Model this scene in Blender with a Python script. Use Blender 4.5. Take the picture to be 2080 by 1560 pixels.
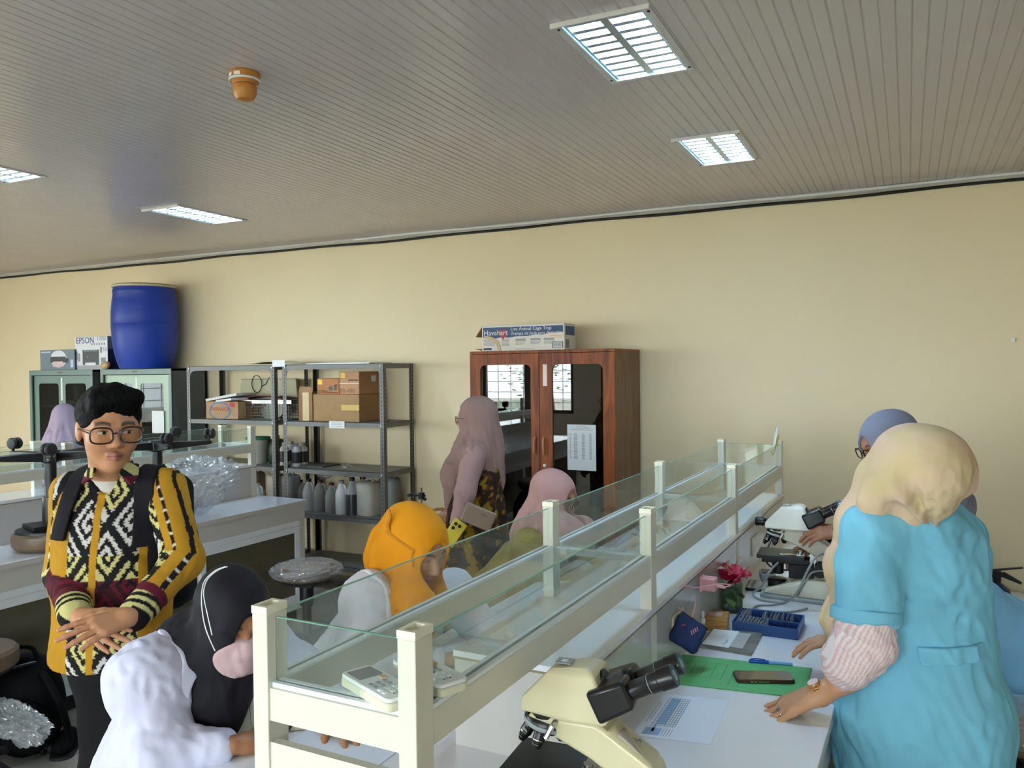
import bpy, bmesh, math, random
import numpy as np
from mathutils import Vector, Matrix

for o in list(bpy.data.objects):
    bpy.data.objects.remove(o)
scene = bpy.context.scene
COL = scene.collection
R_ = math.radians
random.seed(7)

# ------------------------------------------------------------------ camera
FPX = 1640.0
CAMH = 1.75
YAW, PITCH, ROLL = R_(26.1), R_(-1.1), 0.0115
_f = np.array([-math.sin(YAW) * math.cos(PITCH), math.cos(YAW) * math.cos(PITCH), math.sin(PITCH)])
_r = np.array([math.cos(YAW), math.sin(YAW), 0.0])
_u = np.cross(_r, _f)
_c, _s = math.cos(ROLL), math.sin(ROLL)
_r, _u = _c * _r - _s * _u, _c * _u + _s * _r
cam_d = bpy.data.cameras.new('camera')
cam_d.sensor_fit = 'HORIZONTAL'
cam_d.sensor_width = 36.0
cam_d.lens = FPX / 2080.0 * 36.0
cam_d.clip_start = 0.05
cam_d.clip_end = 200
cam = bpy.data.objects.new('camera', cam_d)
COL.objects.link(cam)
M = Matrix(((_r[0], _u[0], -_f[0], 0), (_r[1], _u[1], -_f[1], 0), (_r[2], _u[2], -_f[2], CAMH), (0, 0, 0, 1)))
cam.matrix_world = M
scene.camera = cam

def W(px, py, D):
    """world point measured in the photograph at pixel (px, py), D metres along the view axis"""
    v = _f + _r * (px - 1040) / FPX + _u * (780 - py) / FPX
    return np.array([0, 0, CAMH]) + v * D

def WZ(px, py, z):
    v = _f + _r * (px - 1040) / FPX + _u * (780 - py) / FPX
    return np.array([0, 0, CAMH]) + v * ((z - CAMH) / v[2])

def WY(px, py, y):
    v = _f + _r * (px - 1040) / FPX + _u * (780 - py) / FPX
    return np.array([0, 0, CAMH]) + v * (y / v[1])

# ------------------------------------------------------------------ world, daylight, exposure
ROOM_X0, ROOM_X1, ROOM_Y0, ROOM_Y1, CEIL = -10.2, 2.9, -3.0, 5.53, 2.85
world = bpy.data.worlds.new('world')
scene.world = world
world.use_nodes = True
_nt = world.node_tree
_bg = _nt.nodes['Background']
_bg.inputs['Color'].default_value = (0.91, 0.95, 1.0, 1)
_bg.inputs['Strength'].default_value = 9.0
FRONT_WINDOWS = [(-9.6, -7.7), (-7.1, -5.3), (-4.8, -3.0), (-2.5, -0.7), (-0.2, 1.1)]
LEFT_WINDOWS = [(-2.4, -0.3), (0.1, 2.4)]
WIN_Z0, WIN_Z1 = 0.95, 2.45

def portal(name, loc, rot, sx, sy):
    l = bpy.data.lights.new(name, 'AREA')
    l.shape = 'RECTANGLE'; l.size = sx; l.size_y = sy
    l.cycles.is_portal = True
    o = bpy.data.objects.new(name, l); COL.objects.link(o)
    o.location = loc; o.rotation_euler = rot
    return o
for a, b in FRONT_WINDOWS:
    portal('window_daylight', ((a + b) / 2, ROOM_Y0 - 0.02, (WIN_Z0 + WIN_Z1) / 2), (R_(90), 0, 0), b - a, WIN_Z1 - WIN_Z0)
for a, b in LEFT_WINDOWS:
    portal('window_daylight', (ROOM_X0 - 0.02, (a + b) / 2, (WIN_Z0 + WIN_Z1) / 2), (R_(90), 0, R_(-90)), b - a, WIN_Z1 - WIN_Z0)

vs = scene.view_settings
vs.view_transform = 'Standard'
try:
    vs.look = 'None'
except Exception:
    pass
vs.gamma = 1.0
vs.use_curve_mapping = False
vs.exposure = 1.22
LAMP_STRENGTH = 105.0

# ------------------------------------------------------------------ materials
def lin(c):
    if isinstance(c, str):
        c = c.lstrip('#'); c = [int(c[i:i + 2], 16) / 255 for i in (0, 2, 4)]
    return tuple(((v / 12.92) if v <= 0.04045 else ((v + 0.055) / 1.055) ** 2.4) for v in c[:3]) + (1.0,)

MATS = {}
def mat(name, col, rough=0.5, metal=0.0, var=0.06, scale=8.0, bump=0.0, bscale=60.0, coat=0.0, spec=0.5, attr=None, emit=0.0, stretch=None, sheen=0.0, sss=0.0):
    """plain procedural material: colour with slight noise variation, optional bump / coat"""
    if name in MATS:
        return MATS[name]
    m = bpy.data.materials.new(name); m.use_nodes = True
    nt = m.node_tree; b = nt.nodes['Principled BSDF']
    b.inputs['Roughness'].default_value = rough
    b.inputs['Metallic'].default_value = metal
    b.inputs['Coat Weight'].default_value = coat
    b.inputs['Coat Roughness'].default_value = 0.06
    b.inputs['Specular IOR Level'].default_value = spec
    if sheen: b.inputs['Sheen Weight'].default_value = sheen
    if sss:
        b.inputs['Subsurface Weight'].default_value = sss
        b.inputs['Subsurface Radius'].default_value = (0.008, 0.003, 0.0015)
        b.inputs['Subsurface Scale'].default_value = 1.0
    c = lin(col)
    tc = nt.nodes.new('ShaderNodeTexCoord')
    mp = nt.nodes.new('ShaderNodeMapping')
    nt.links.new(tc.outputs['Object'], mp.inputs['Vector'])
    if stretch: mp.inputs['Scale'].default_value = stretch
    n = nt.nodes.new('ShaderNodeTexNoise'); n.inputs['Scale'].default_value = scale; n.inputs['Detail'].default_value = 4
    nt.links.new(mp.outputs[0], n.inputs['Vector'])
    mr = nt.nodes.new('ShaderNodeMapRange')
    mr.inputs['From Min'].default_value = 0.3; mr.inputs['From Max'].default_value = 0.7
    mr.inputs['To Min'].default_value = 1 - var; mr.inputs['To Max'].default_value = 1 + var
    nt.links.new(n.outputs['Fac'], mr.inputs['Value'])
    mul = nt.nodes.new('ShaderNodeVectorMath'); mul.operation = 'SCALE'
    if attr:
        at = nt.nodes.new('ShaderNodeAttribute'); at.attribute_name = attr
        nt.links.new(at.outputs['Color'], mul.inputs[0])
    else:
        mul.inputs[0].default_value = c[:3]
    nt.links.new(mr.outputs[0], mul.inputs['Scale'])
    nt.links.new(mul.outputs[0], b.inputs['Base Color'])
    if emit:
        b.inputs['Emission Color'].default_value = c
        b.inputs['Emission Strength'].default_value = emit
    if bump:
        n2 = nt.nodes.new('ShaderNodeTexNoise'); n2.inputs['Scale'].default_value = bscale; n2.inputs['Detail'].default_value = 5
        nt.links.new(mp.outputs[0], n2.inputs['Vector'])
        bp = nt.nodes.new('ShaderNodeBump'); bp.inputs['Strength'].default_value = bump; bp.inputs['Distance'].default_value = 0.01
        nt.links.new(n2.outputs['Fac'], bp.inputs['Height'])
        nt.links.new(bp.outputs[0], b.inputs['Normal'])
    MATS[name] = m
    return m

def glass_mat(name, tint='#eef6f2', refl=1.0, alpha=0.0, rough=0.02, film='#ffffff'):
    """thin pane: mostly transparent, Fresnel reflection, optional whitish film (dust / haze in plastic; painted-in interior light on cupboard doors)"""
    if name in MATS: return MATS[name]
    m = bpy.data.materials.new(name); m.use_nodes = True
    nt = m.node_tree; nt.nodes.clear()
    out = nt.nodes.new('ShaderNodeOutputMaterial')
    tr = nt.nodes.new('ShaderNodeBsdfTransparent'); tr.inputs[0].default_value = lin(tint)
    gl = nt.nodes.new('ShaderNodeBsdfGlossy'); gl.inputs['Roughness'].default_value = rough
    fr = nt.nodes.new('ShaderNodeFresnel'); fr.inputs['IOR'].default_value = 1.5
    mm = nt.nodes.new('ShaderNodeMath'); mm.operation = 'MULTIPLY'; mm.inputs[1].default_value = refl
    ge = nt.nodes.new('ShaderNodeNewGeometry'); inv = nt.nodes.new('ShaderNodeMath'); inv.operation = 'SUBTRACT'; inv.inputs[0].default_value = 1.0
    nt.links.new(ge.outputs['Backfacing'], inv.inputs[1])
    m0 = nt.nodes.new('ShaderNodeMath'); m0.operation = 'MULTIPLY'
    nt.links.new(fr.outputs[0], m0.inputs[0]); nt.links.new(inv.outputs[0], m0.inputs[1])
    nt.links.new(m0.outputs[0], mm.inputs[0])
    cl = nt.nodes.new('ShaderNodeClamp'); nt.links.new(mm.outputs[0], cl.inputs['Value'])
    mx = nt.nodes.new('ShaderNodeMixShader')
    nt.links.new(cl.outputs[0], mx.inputs[0]); nt.links.new(tr.outputs[0], mx.inputs[1]); nt.links.new(gl.outputs[0], mx.inputs[2])
    last = mx
    if alpha > 0:
        df = nt.nodes.new('ShaderNodeBsdfDiffuse'); df.inputs[0].default_value = lin(film)
        n = nt.nodes.new('ShaderNodeTexNoise'); n.inputs['Scale'].default_value = 9; n.inputs['Detail'].default_value = 5
        tc = nt.nodes.new('ShaderNodeTexCoord'); nt.links.new(tc.outputs['Object'], n.inputs['Vector'])
        mr = nt.nodes.new('ShaderNodeMapRange'); mr.inputs['From Min'].default_value = 0.3; mr.inputs['From Max'].default_value = 0.7
        k_ = .08 if alpha > .3 else .4; mr.inputs['To Min'].default_value = alpha * (1 - k_); mr.inputs['To Max'].default_value = alpha * (1 + k_)
        nt.links.new(n.outputs['Fac'], mr.inputs['Value'])
        m2 = nt.nodes.new('ShaderNodeMixShader')
        nt.links.new(mr.outputs[0], m2.inputs[0]); nt.links.new(mx.outputs[0], m2.inputs[1]); nt.links.new(df.outputs[0], m2.inputs[2])
        last = m2
    nt.links.new(last.outputs[0], out.inputs['Surface'])
    MATS[name] = m
    return m

# ------------------------------------------------------------------ objects
def tag(o, label=None, cat=None, group=None, kind=None):
    if label: o['label'] = label
    if cat: o['category'] = cat
    if group: o['group'] = group
    if kind: o['kind'] = kind
    return o

def thing(name, label, cat, loc=(0, 0, 0), rz=0.0, group=None, rot=None):
    o = bpy.data.objects.new(name, None); COL.objects.link(o)
    o.empty_display_size = 0.05
    o.location = loc
    o.rotation_euler = rot if rot else (0, 0, rz)
    return tag(o, label, cat, group)

def link_mesh(name, me, m, parent=None):
    if m is not None and len(me.materials) == 0:
        me.materials.append(m)
    o = bpy.data.objects.new(name, me); COL.objects.link(o)
    if parent is not None: o.parent = parent
    return o

def copy_tree(o, parent=None):
    c = o.copy(); COL.objects.link(c)
    if parent is not None: c.parent = parent
    for ch in list(o.children):
        copy_tree(ch, c)
    return c

def rotz(a):
    c, s = math.cos(a), math.sin(a)
    return np.array([[c, -s, 0], [s, c, 0], [0, 0, 1.0]])
def rotx(a):
    c, s = math.cos(a), math.sin(a)
    return np.array([[1.0, 0, 0], [0, c, -s], [0, s, c]])
def roty(a):
    c, s = math.cos(a), math.sin(a)
    return np.array([[c, 0, s], [0, 1.0, 0], [-s, 0, c]])
def nrm(v):
    v = np.array(v, float); return v / (np.linalg.norm(v) + 1e-12)
def frame(fwd, up=(0, 0, 1)):
    """columns: right, forward, up"""
    f = nrm(fwd); r = nrm(np.cross(f, up)); u = np.cross(r, f)
    return np.stack([r, f, u], 1)

class MB:
    def __init__(s):
        s.v = []; s.f = []; s.mi = []; s.cur = 0
    def add(s, vs, fs):
        k = len(s.v)
        s.v.extend([tuple(map(float, p)) for p in vs])
        for f in fs:
            s.f.append([i + k for i in f]); s.mi.append(s.cur)
        return s
    def slot(s, i):
        s.cur = i; return s
    def box(s, x0, x1, y0, y1, z0, z1):
        x0, x1 = min(x0, x1), max(x0, x1); y0, y1 = min(y0, y1), max(y0, y1); z0, z1 = min(z0, z1), max(z0, z1)
        vs = [(x0, y0, z0), (x1, y0, z0), (x1, y1, z0), (x0, y1, z0), (x0, y0, z1), (x1, y0, z1), (x1, y1, z1), (x0, y1, z1)]
        return s.add(vs, [(0, 3, 2, 1), (4, 5, 6, 7), (0, 1, 5, 4), (1, 2, 6, 5), (2, 3, 7, 6), (3, 0, 4, 7)])
    def obox(s, c, half, Rm):
        c = np.array(c); vs = []
        for dz in (-1, 1):
            for dx, dy in ((-1, -1), (1, -1), (1, 1), (-1, 1)):
                vs.append(c + Rm @ (np.array(half) * (dx, dy, dz)))
        return s.add(vs, [(0, 3, 2, 1), (4, 5, 6, 7), (0, 1, 5, 4), (1, 2, 6, 5), (2, 3, 7, 6), (3, 0, 4, 7)])
    def bar(s, a, b, w, h, up=(0, 0, 1)):
        a = np.array(a, float); b = np.array(b, float); d = b - a
        F = frame(d, up if abs(nrm(d) @ nrm(up)) < 0.99 else (1, 0, 0))
        return s.obox((a + b) / 2, (w / 2, np.linalg.norm(d) / 2, h / 2), F)
    def prism(s, poly, axis, a, b):
        """poly in the two other axes (order x,y / x,z / y,z)"""
        n = len(poly); vs = []
        for t in (a, b):
            for p, q in poly:
                vs.append({'x': (t, p, q), 'y': (p, t, q), 'z': (p, q, t)}[axis])
        fs = [list(range(n))[::-1], list(range(n, 2 * n))]
        for i in range(n):
            j = (i + 1) % n; fs.append((i, j, n + j, n + i))
        return s.add(vs, fs)
    def ring(s, c, n, ux, uy, r):
        return [np.array(c) + ux * (math.cos(2 * math.pi * i / n) * r) + uy * (math.sin(2 * math.pi * i / n) * r) for i in range(n)]
    def cyl(s, a, b, r0, r1=None, n=20, cap=True):
        r1 = r0 if r1 is None else r1
        a = np.array(a, float); b = np.array(b, float); F = frame(b - a, (0, 0, 1) if abs(nrm(b - a)[2]) < 0.9 else (1, 0, 0))
        ux, uy = F[:, 0], F[:, 2]
        vs = s.ring(a, n, ux, uy, r0) + s.ring(b, n, ux, uy, r1)
        fs = [(i, n + i, n + (i + 1) % n, (i + 1) % n) for i in range(n)]
        if cap: fs += [list(range(n)), list(range(2 * n - 1, n - 1, -1))]
        return s.add(vs, fs)
    def rev(s, prof, a, d, n=24, cap=True):
        """surface of revolution: prof [(t, r)] along direction d from a"""
        a = np.array(a, float); d = nrm(d); F = frame(d, (0, 0, 1) if abs(d[2]) < 0.9 else (1, 0, 0))
        vs = []
        for t, r in prof: vs += s.ring(a + d * t, n, F[:, 0], F[:, 2], max(r, 1e-5))
        fs = []
        for k in range(len(prof) - 1):
            for i in range(n):
                j = (i + 1) % n
                fs.append((k * n + i, (k + 1) * n + i, (k + 1) * n + j, k * n + j))
        if cap:
            fs += [list(range(n)), [(len(prof) - 1) * n + i for i in range(n - 1, -1, -1)]]
        return s.add(vs, fs)
    def lathe(s, prof, c=(0, 0, 0), n=28, cap=True):
        """prof [(r, z)]"""
        return s.rev([(z, r) for r, z in prof], c, (0, 0, 1), n, cap)
    def tube(s, pts, r, n=8, closed=False, radii=None):
        P = [np.array(p, float) for p in pts]; m = len(P)
        up = np.array([0, 0, 1.0]); vs = []; prev = None
        for i in range(m):
            if closed: t = P[(i + 1) % m] - P[i - 1]
            else: t = P[min(i + 1, m - 1)] - P[max(i - 1, 0)]
            t = nrm(t)
            if prev is None:
                a = np.array([0, 0, 1.0]) if abs(t[2]) < 0.9 else np.array([1.0, 0, 0])
                u = nrm(np.cross(t, a))
            else:
                u = nrm(prev - t * (prev @ t))
            prev = u; w = np.cross(t, u)
            rr = radii[i] if radii is not None else r
            vs += [P[i] + u * (rr * math.cos(2 * math.pi * k / n)) + w * (rr * math.sin(2 * math.pi * k / n)) for k in range(n)]
        fs = []
        for i in range(m if closed else m - 1):
            j = (i + 1) % m
            for k in range(n):
                l = (k + 1) % n
                fs.append((i * n + k, i * n + l, j * n + l, j * n + k))
        if not closed:
            fs += [list(range(n))[::-1], [(m - 1) * n + k for k in range(n)]]
        return s.add(vs, fs)
    def ell(s, c, r, Rm=None, nu=16, nv=10):
        Rm = np.eye(3) if Rm is None else Rm
        c = np.array(c, float); vs = [c + Rm @ np.array([0, 0, -r[2]])]
        for j in range(1, nv):
            t = -math.pi / 2 + math.pi * j / nv
            for i in range(nu):
                a = 2 * math.pi * i / nu
                vs.append(c + Rm @ np.array([r[0] * math.cos(t) * math.cos(a), r[1] * math.cos(t) * math.sin(a), r[2] * math.sin(t)]))
        vs.append(c + Rm @ np.array([0, 0, r[2]]))
        fs = [(0, 1 + (i + 1) % nu, 1 + i) for i in range(nu)]
        for j in range(nv - 2):
            for i in range(nu):
                a = 1 + j * nu; k = (i + 1) % nu
                fs.append((a + i, a + k, a + nu + k, a + nu + i))
        l = len(vs) - 1; a = 1 + (nv - 2) * nu
        fs += [(a + i, a + (i + 1) % nu, l) for i in range(nu)]
        return s.add(vs, fs)
    def grid(s, fn, nu, nv, thick=0.0):
        """fn(u,v)->point, u,v in 0..1"""
        vs = [np.array(fn(i / nu, j / nv), float) for j in range(nv + 1) for i in range(nu + 1)]
        fs = [(j * (nu + 1) + i, j * (nu + 1) + i + 1, (j + 1) * (nu + 1) + i + 1, (j + 1) * (nu + 1) + i) for j in range(nv) for i in range(nu)]
        return s.add(vs, fs)
    def hull(s, pts):
        bm = bmesh.new()
        for p in pts: bm.verts.new(tuple(map(float, p)))
        r = bmesh.ops.convex_hull(bm, input=bm.verts)
        bmesh.ops.delete(bm, geom=[g for g in r['geom_interior'] if isinstance(g, bmesh.types.BMVert)], context='VERTS')
        bmesh.ops.dissolve_limit(bm, angle_limit=0.02, verts=bm.verts, edges=bm.edges)
        bm.verts.index_update()
        vs = [tuple(v.co) for v in bm.verts]; fs = [[v.index for v in f.verts] for f in bm.faces]
        bm.free()
        return s.add(vs, fs)
    def rrect(s, cx, cy, hx, hy, r, z0, z1, seg=4):
        return s.prism(rrect_poly(cx, cy, hx, hy, r, seg), 'z', z0, z1)
    def mesh(s, name, smooth=True, angle=35):
        me = bpy.data.meshes.new(name)
        me.from_pydata(s.v, [], s.f)
        if any(s.mi): me.polygons.foreach_set('material_index', s.mi)
        if smooth:
            me.polygons.foreach_set('use_smooth', [True] * len(me.polygons))
            me.set_sharp_from_angle(angle=R_(angle))
        me.update()
        return me
    def build(s, name, m, parent=None, bevel=0.0, seg=2, smooth=True, angle=35, solid=0.0, sub=0):
        me = s.mesh(name, smooth, angle)
        ms = m if isinstance(m, (list, tuple)) else [m]
        for q in ms: me.materials.append(q)
        o = link_mesh(name, me, None, parent)
        if solid:
            md = o.modifiers.new('solid', 'SOLIDIFY'); md.thickness = solid; md.offset = 0
        if bevel:
            md = o.modifiers.new('bevel', 'BEVEL'); md.width = bevel; md.segments = seg; md.limit_method = 'ANGLE'; md.angle_limit = R_(40)
            md.harden_normals = False
        if sub:
            md = o.modifiers.new('sub', 'SUBSURF'); md.levels = sub; md.render_levels = sub
        return o

def rrect_poly(cx, cy, hx, hy, r, seg=4):
    P = []
    for k, (sx, sy) in enumerate(((1, 1), (-1, 1), (-1, -1), (1, -1))):
        for i in range(seg + 1):
            a = math.pi / 2 * (k + i / seg)
            P.append((cx + sx * (hx - r) + r * math.cos(a), cy + sy * (hy - r) + r * math.sin(a)))
    return P

def text(name, body, size, m, parent, loc, Rm, align='LEFT', extrude=0.0004, sx=1.0, shear=0.0):
    """lettering as flat mesh; Rm columns: right, up, normal"""
    cu = bpy.data.curves.new('t', 'FONT'); cu.body = body; cu.size = size; cu.align_x = align; cu.extrude = extrude; cu.shear = shear
    cu.resolution_u = 2
    o = bpy.data.objects.new('t', cu); COL.objects.link(o)
    me = bpy.data.meshes.new_from_object(o)
    bpy.data.objects.remove(o); bpy.data.curves.remove(cu)
    n = len(me.vertices); co = np.empty(n * 3); me.vertices.foreach_get('co', co); co = co.reshape(-1, 3)
    co[:, 0] *= sx
    co = co @ np.array(Rm).T + np.array(loc)
    me.vertices.foreach_set('co', co.ravel()); me.update()
    me.name = name
    me.materials.clear(); me.materials.append(m)
    return link_mesh(name, me, None, parent)

FACE_MY = np.array([[1, 0, 0], [0, 0, -1], [0, 1, 0]], float)   # text on a face looking to -Y
FACE_PX = np.array([[0, 0, 1], [1, 0, 0], [0, 1, 0]], float)    # on a face looking to +X
FACE_PZ = np.eye(3)
# ------------------------------------------------------------------ room shell
def wall_mat(name, col, var=0.03):
    return mat(name, col, rough=0.55, var=var, scale=0.9, bump=0.02, bscale=14, spec=0.35)
M_WALL = wall_mat('cream_wall_paint', '#ecd8b2')
M_WALL2 = wall_mat('side_wall_paint', '#ebe2cc')
M_FLOOR = mat('floor_tile', '#a9a39a', rough=0.22, var=0.10, scale=5, coat=0.2)
M_GROUT = mat('floor_grout', '#6d665d', rough=0.8)
M_PVC = mat('ceiling_pvc', '#cbc1bf', rough=0.26, var=0.02, scale=3, spec=0.6, coat=0.15)
M_PVCB = mat('ceiling_groove', '#8f8882', rough=0.5, var=0.03)
M_WHITE = mat('white_paint', '#e9e9e6', rough=0.35, var=0.02)
M_ALU = mat('white_aluminium', '#e4e6e8', rough=0.3, var=0.02)
M_BLACKCABLE = mat('black_cable', '#17140f', rough=0.5)

def struct(name, mb, m, parent=None, **k):
    o = mb.build(name, m, parent, **k)
    if parent is None: o['kind'] = 'structure'
    return o

# back wall
b = MB(); b.box(ROOM_X0, ROOM_X1, ROOM_Y1, ROOM_Y1 + 0.15, -0.05, 3.1)
wall_back = struct('wall_back', b, M_WALL)
b = MB(); b.box(ROOM_X1, ROOM_X1 + 0.15, ROOM_Y0, ROOM_Y1, -0.05, 3.1)
struct('wall_right', b, M_WALL2)
# little wall-mounted plastic plug on the back wall, right side
b = MB(); p = WY(2057, 691, ROOM_Y1); b.box(p[0] - .012, p[0] + .012, ROOM_Y1 - .012, ROOM_Y1, p[2] - .012, p[2] + .012)
tag(b.build('wall_plug', M_WHITE, None, bevel=.002), 'small off-white plastic plug on the bare cream wall at right', 'wall plug')

def windowed_wall(name, spans, lo, hi, axis, pos, out):
    """wall along an axis with window openings, bars and frames"""
    b = MB()
    t0, t1 = (pos, pos + out * 0.15)
    def seg(a, c, z0, z1):
        if axis == 'x': b.box(a, c, t0, t1, z0, z1)
        else: b.box(t0, t1, a, c, z0, z1)
    seg(lo, hi, -0.05, WIN_Z0); seg(lo, hi, WIN_Z1, 3.1)
    e = lo
    for a, c in spans:
        seg(e, a, WIN_Z0, WIN_Z1); e = c
    seg(e, hi, WIN_Z0, WIN_Z1)
    struct(name, b, M_WALL2)
windowed_wall('wall_front', FRONT_WINDOWS, ROOM_X0, ROOM_X1, 'x', ROOM_Y0, -1)
windowed_wall('wall_left', LEFT_WINDOWS, ROOM_Y0, ROOM_Y1, 'y', ROOM_X0, -1)
M_WINGLASS = glass_mat('window_glass', '#f4f9f8', refl=1.0)
M_FRAME = mat('window_frame_brown', '#5c4636', rough=0.5)
M_GRILLE = mat('window_grille', '#d9d9d4', rough=0.4, metal=0.3)
def window(n, a, c, axis, pos, out):
    b = MB(); t0, t1 = pos + out * .03, pos + out * .10
    def seg(x0, x1, z0, z1, mb=None, d0=t0, d1=t1):
        mb = mb or b
        if axis == 'x': mb.box(x0, x1, d0, d1, z0, z1)
        else: mb.box(d0, d1, x0, x1, z0, z1)
    w = .06
    seg(a, a + w, WIN_Z0, WIN_Z1); seg(c - w, c, WIN_Z0, WIN_Z1); seg(a, c, WIN_Z0, WIN_Z0 + w); seg(a, c, WIN_Z1 - w, WIN_Z1)
    m = (a + c) / 2; seg(m - .06, m + .06, WIN_Z0 + w, WIN_Z1 - w)
    o = struct('window_%d' % n, b, M_FRAME)
    for x0, x1 in ((a + w, m - .06), (m + .06, c - w)):
        g = MB(); seg(x0, x1, WIN_Z0 + w, WIN_Z1 - w, g, pos + out * .062, pos + out * .066)
        g.build('pane', M_WINGLASS, o)
    for k in range(1, 8):
        g = MB(); z = WIN_Z0 + (WIN_Z1 - WIN_Z0) * k / 8
        seg(a, c, z - .005, z + .005, g, pos + out * .125, pos + out * .135); g.build('grille_bar', M_GRILLE, o)
    for k in range(1, 7):
        g = MB(); x = a + (c - a) * k / 7
        seg(x - .005, x + .005, WIN_Z0, WIN_Z1, g, pos + out * .136, pos + out * .146); g.build('grille_bar', M_GRILLE, o)
for i, (a, c) in enumerate(FRONT_WINDOWS): window(i + 1, a, c, 'x', ROOM_Y0, -1)
for i, (a, c) in enumerate(LEFT_WINDOWS): window(i + 6, a, c, 'y', ROOM_X0, -1)
# ground outside
b = MB(); b.box(-40, 30, -40, ROOM_Y0 - .16, -.4, -.3); b.box(-40, ROOM_X0 - .16, -40, 30, -.45, -.35)
struct('ground', b, mat('yard_ground', '#b5b0a2', rough=.9, var=.3, scale=1.5))

# floor with tiles
b = MB(); b.box(ROOM_X0, ROOM_X1, ROOM_Y0, ROOM_Y1, -0.05, -0.004)
floor = struct('floor', b, M_GROUT)
T = 0.6
b = MB(); b.box(-T / 2 + .002, T / 2 - .002, -T / 2 + .002, T / 2 - .002, -.004, 0)
tile_me = b.mesh('floor_tile'); tile_me.materials.append(M_FLOOR)
for i in range(22):
    for j in range(15):
        x = ROOM_X0 + T / 2 + i * T; y = ROOM_Y0 - .35 + T / 2 + j * T
        if x > ROOM_X1 - .2 or y > ROOM_Y1 + .1 or not (-7.2 < x < 2.2 and y > -1.2): continue
        o = link_mesh('floor_tile', tile_me, None, floor); o.location = (x, y, 0)
# beyond the tiles in view the floor carries one slab of the same tile
b = MB(); b.box(ROOM_X0, -7.2, ROOM_Y0, ROOM_Y1, -.004, 0); b.box(-7.2, ROOM_X1, ROOM_Y0, -1.2, -.004, -.0005)
b.build('floor_margin', M_FLOOR, floor)

# ------------------------------------------------------------------ ceiling of grooved PVC boards, lamp openings cut out
LX0, LX1 = -1.02, -0.705
LX2, LX3 = -4.63, -4.30
LAMPS = [(LX0, LX1, 2.405, 2.995), (LX0, LX1, 3.875, 4.465), (LX2, LX3, 3.82, 4.44), (LX2, LX3, 2.31, 2.92)]
PW = 0.19
PX_OFF = -0.648
SEAM_Y = 4.17
def rect_minus(x0, x1, y0, y1):
    """axis rectangles of (x0..x1,y0..y1) minus lamp openings"""
    rs = [(x0, x1, y0, y1)]
    for a, c, d, e in LAMPS:
        nr = []
        for (p, q, s, t) in rs:
            if q <= a or p >= c or t <= d or s >= e: nr.append((p, q, s, t)); continue
            if s < d: nr.append((p, q, s, d))
            if t > e: nr.append((p, q, e, t))
            y0_, y1_ = max(s, d), min(t, e)
            if p < a: nr.append((p, a, y0_, y1_))
            if q > c: nr.append((c, q, y0_, y1_))
        rs = nr
    return rs
b = MB()
for r in rect_minus(ROOM_X0, ROOM_X1, ROOM_Y0, ROOM_Y1):
    b.box(r[0], r[1], r[2], r[3], CEIL + .0035, CEIL + .012)
ceiling = struct('ceiling', b, M_PVCB, smooth=False)
n0 = int((ROOM_X0 - PX_OFF) / PW) - 1; n1 = int((ROOM_X1 - PX_OFF) / PW) + 1
for k in range(n0, n1):
    xs = PX_OFF + k * PW
    for (ya, yb) in ((ROOM_Y0, SEAM_Y - .001), (SEAM_Y + .001, ROOM_Y1)):
        b = MB()
        rib = PW / 4
        for q in range(4):
            x0 = xs + q * rib + (.0022 if q else .0009); x1 = xs + (q + 1) * rib - (.0022 if q < 3 else .0009)
            x0, x1 = max(x0, ROOM_X0), min(x1, ROOM_X1)
            if x1 - x0 < .002: continue
            for (p, r, s, t) in rect_minus(x0, x1, ya, yb):
                if r - p < .001: continue
                e = min(.0022, (r - p) * .3)
                # rib: flat face with chamfered flanks
                b.prism([(p - e, CEIL + .0034), (p + e, CEIL), (r - e, CEIL), (r + e, CEIL + .0034)], 'y', s, t)
        if b.v: b.build('ceiling_panel', M_PVC, ceiling, smooth=False)
# cornice strip and cable along the top of the wall
pts = [(x, ROOM_Y1 - .018, CEIL - .02 + .004 * math.sin(x * 2.1) + .003 * math.sin(x * 5.3)) for x in np.arange(ROOM_X0 + .05, ROOM_X1, .12)]
b = MB(); b.prism([(ROOM_Y1 - .001, CEIL), (ROOM_Y1 - .001, CEIL - .032), (ROOM_Y1 - .012, CEIL - .03), (ROOM_Y1 - .026, CEIL - .012), (ROOM_Y1 - .028, CEIL)], 'x', ROOM_X0, ROOM_X1)
trim = struct('trim_1', b, mat('cornice', '#bdb6ab', rough=.3))
b = MB(); b.tube([(p[0], ROOM_Y1 - .012, p[2] - .022) for p in pts], .010, 8); b.build('cable', M_BLACKCABLE, trim)
b = MB(); b.tube([(p[0], ROOM_Y1 - .034, CEIL - .010 + .004 * math.sin(p[0] * 3.1)) for p in pts if p[0] > -4.2], .008, 8); b.build('conduit', M_WHITE, trim)

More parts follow.
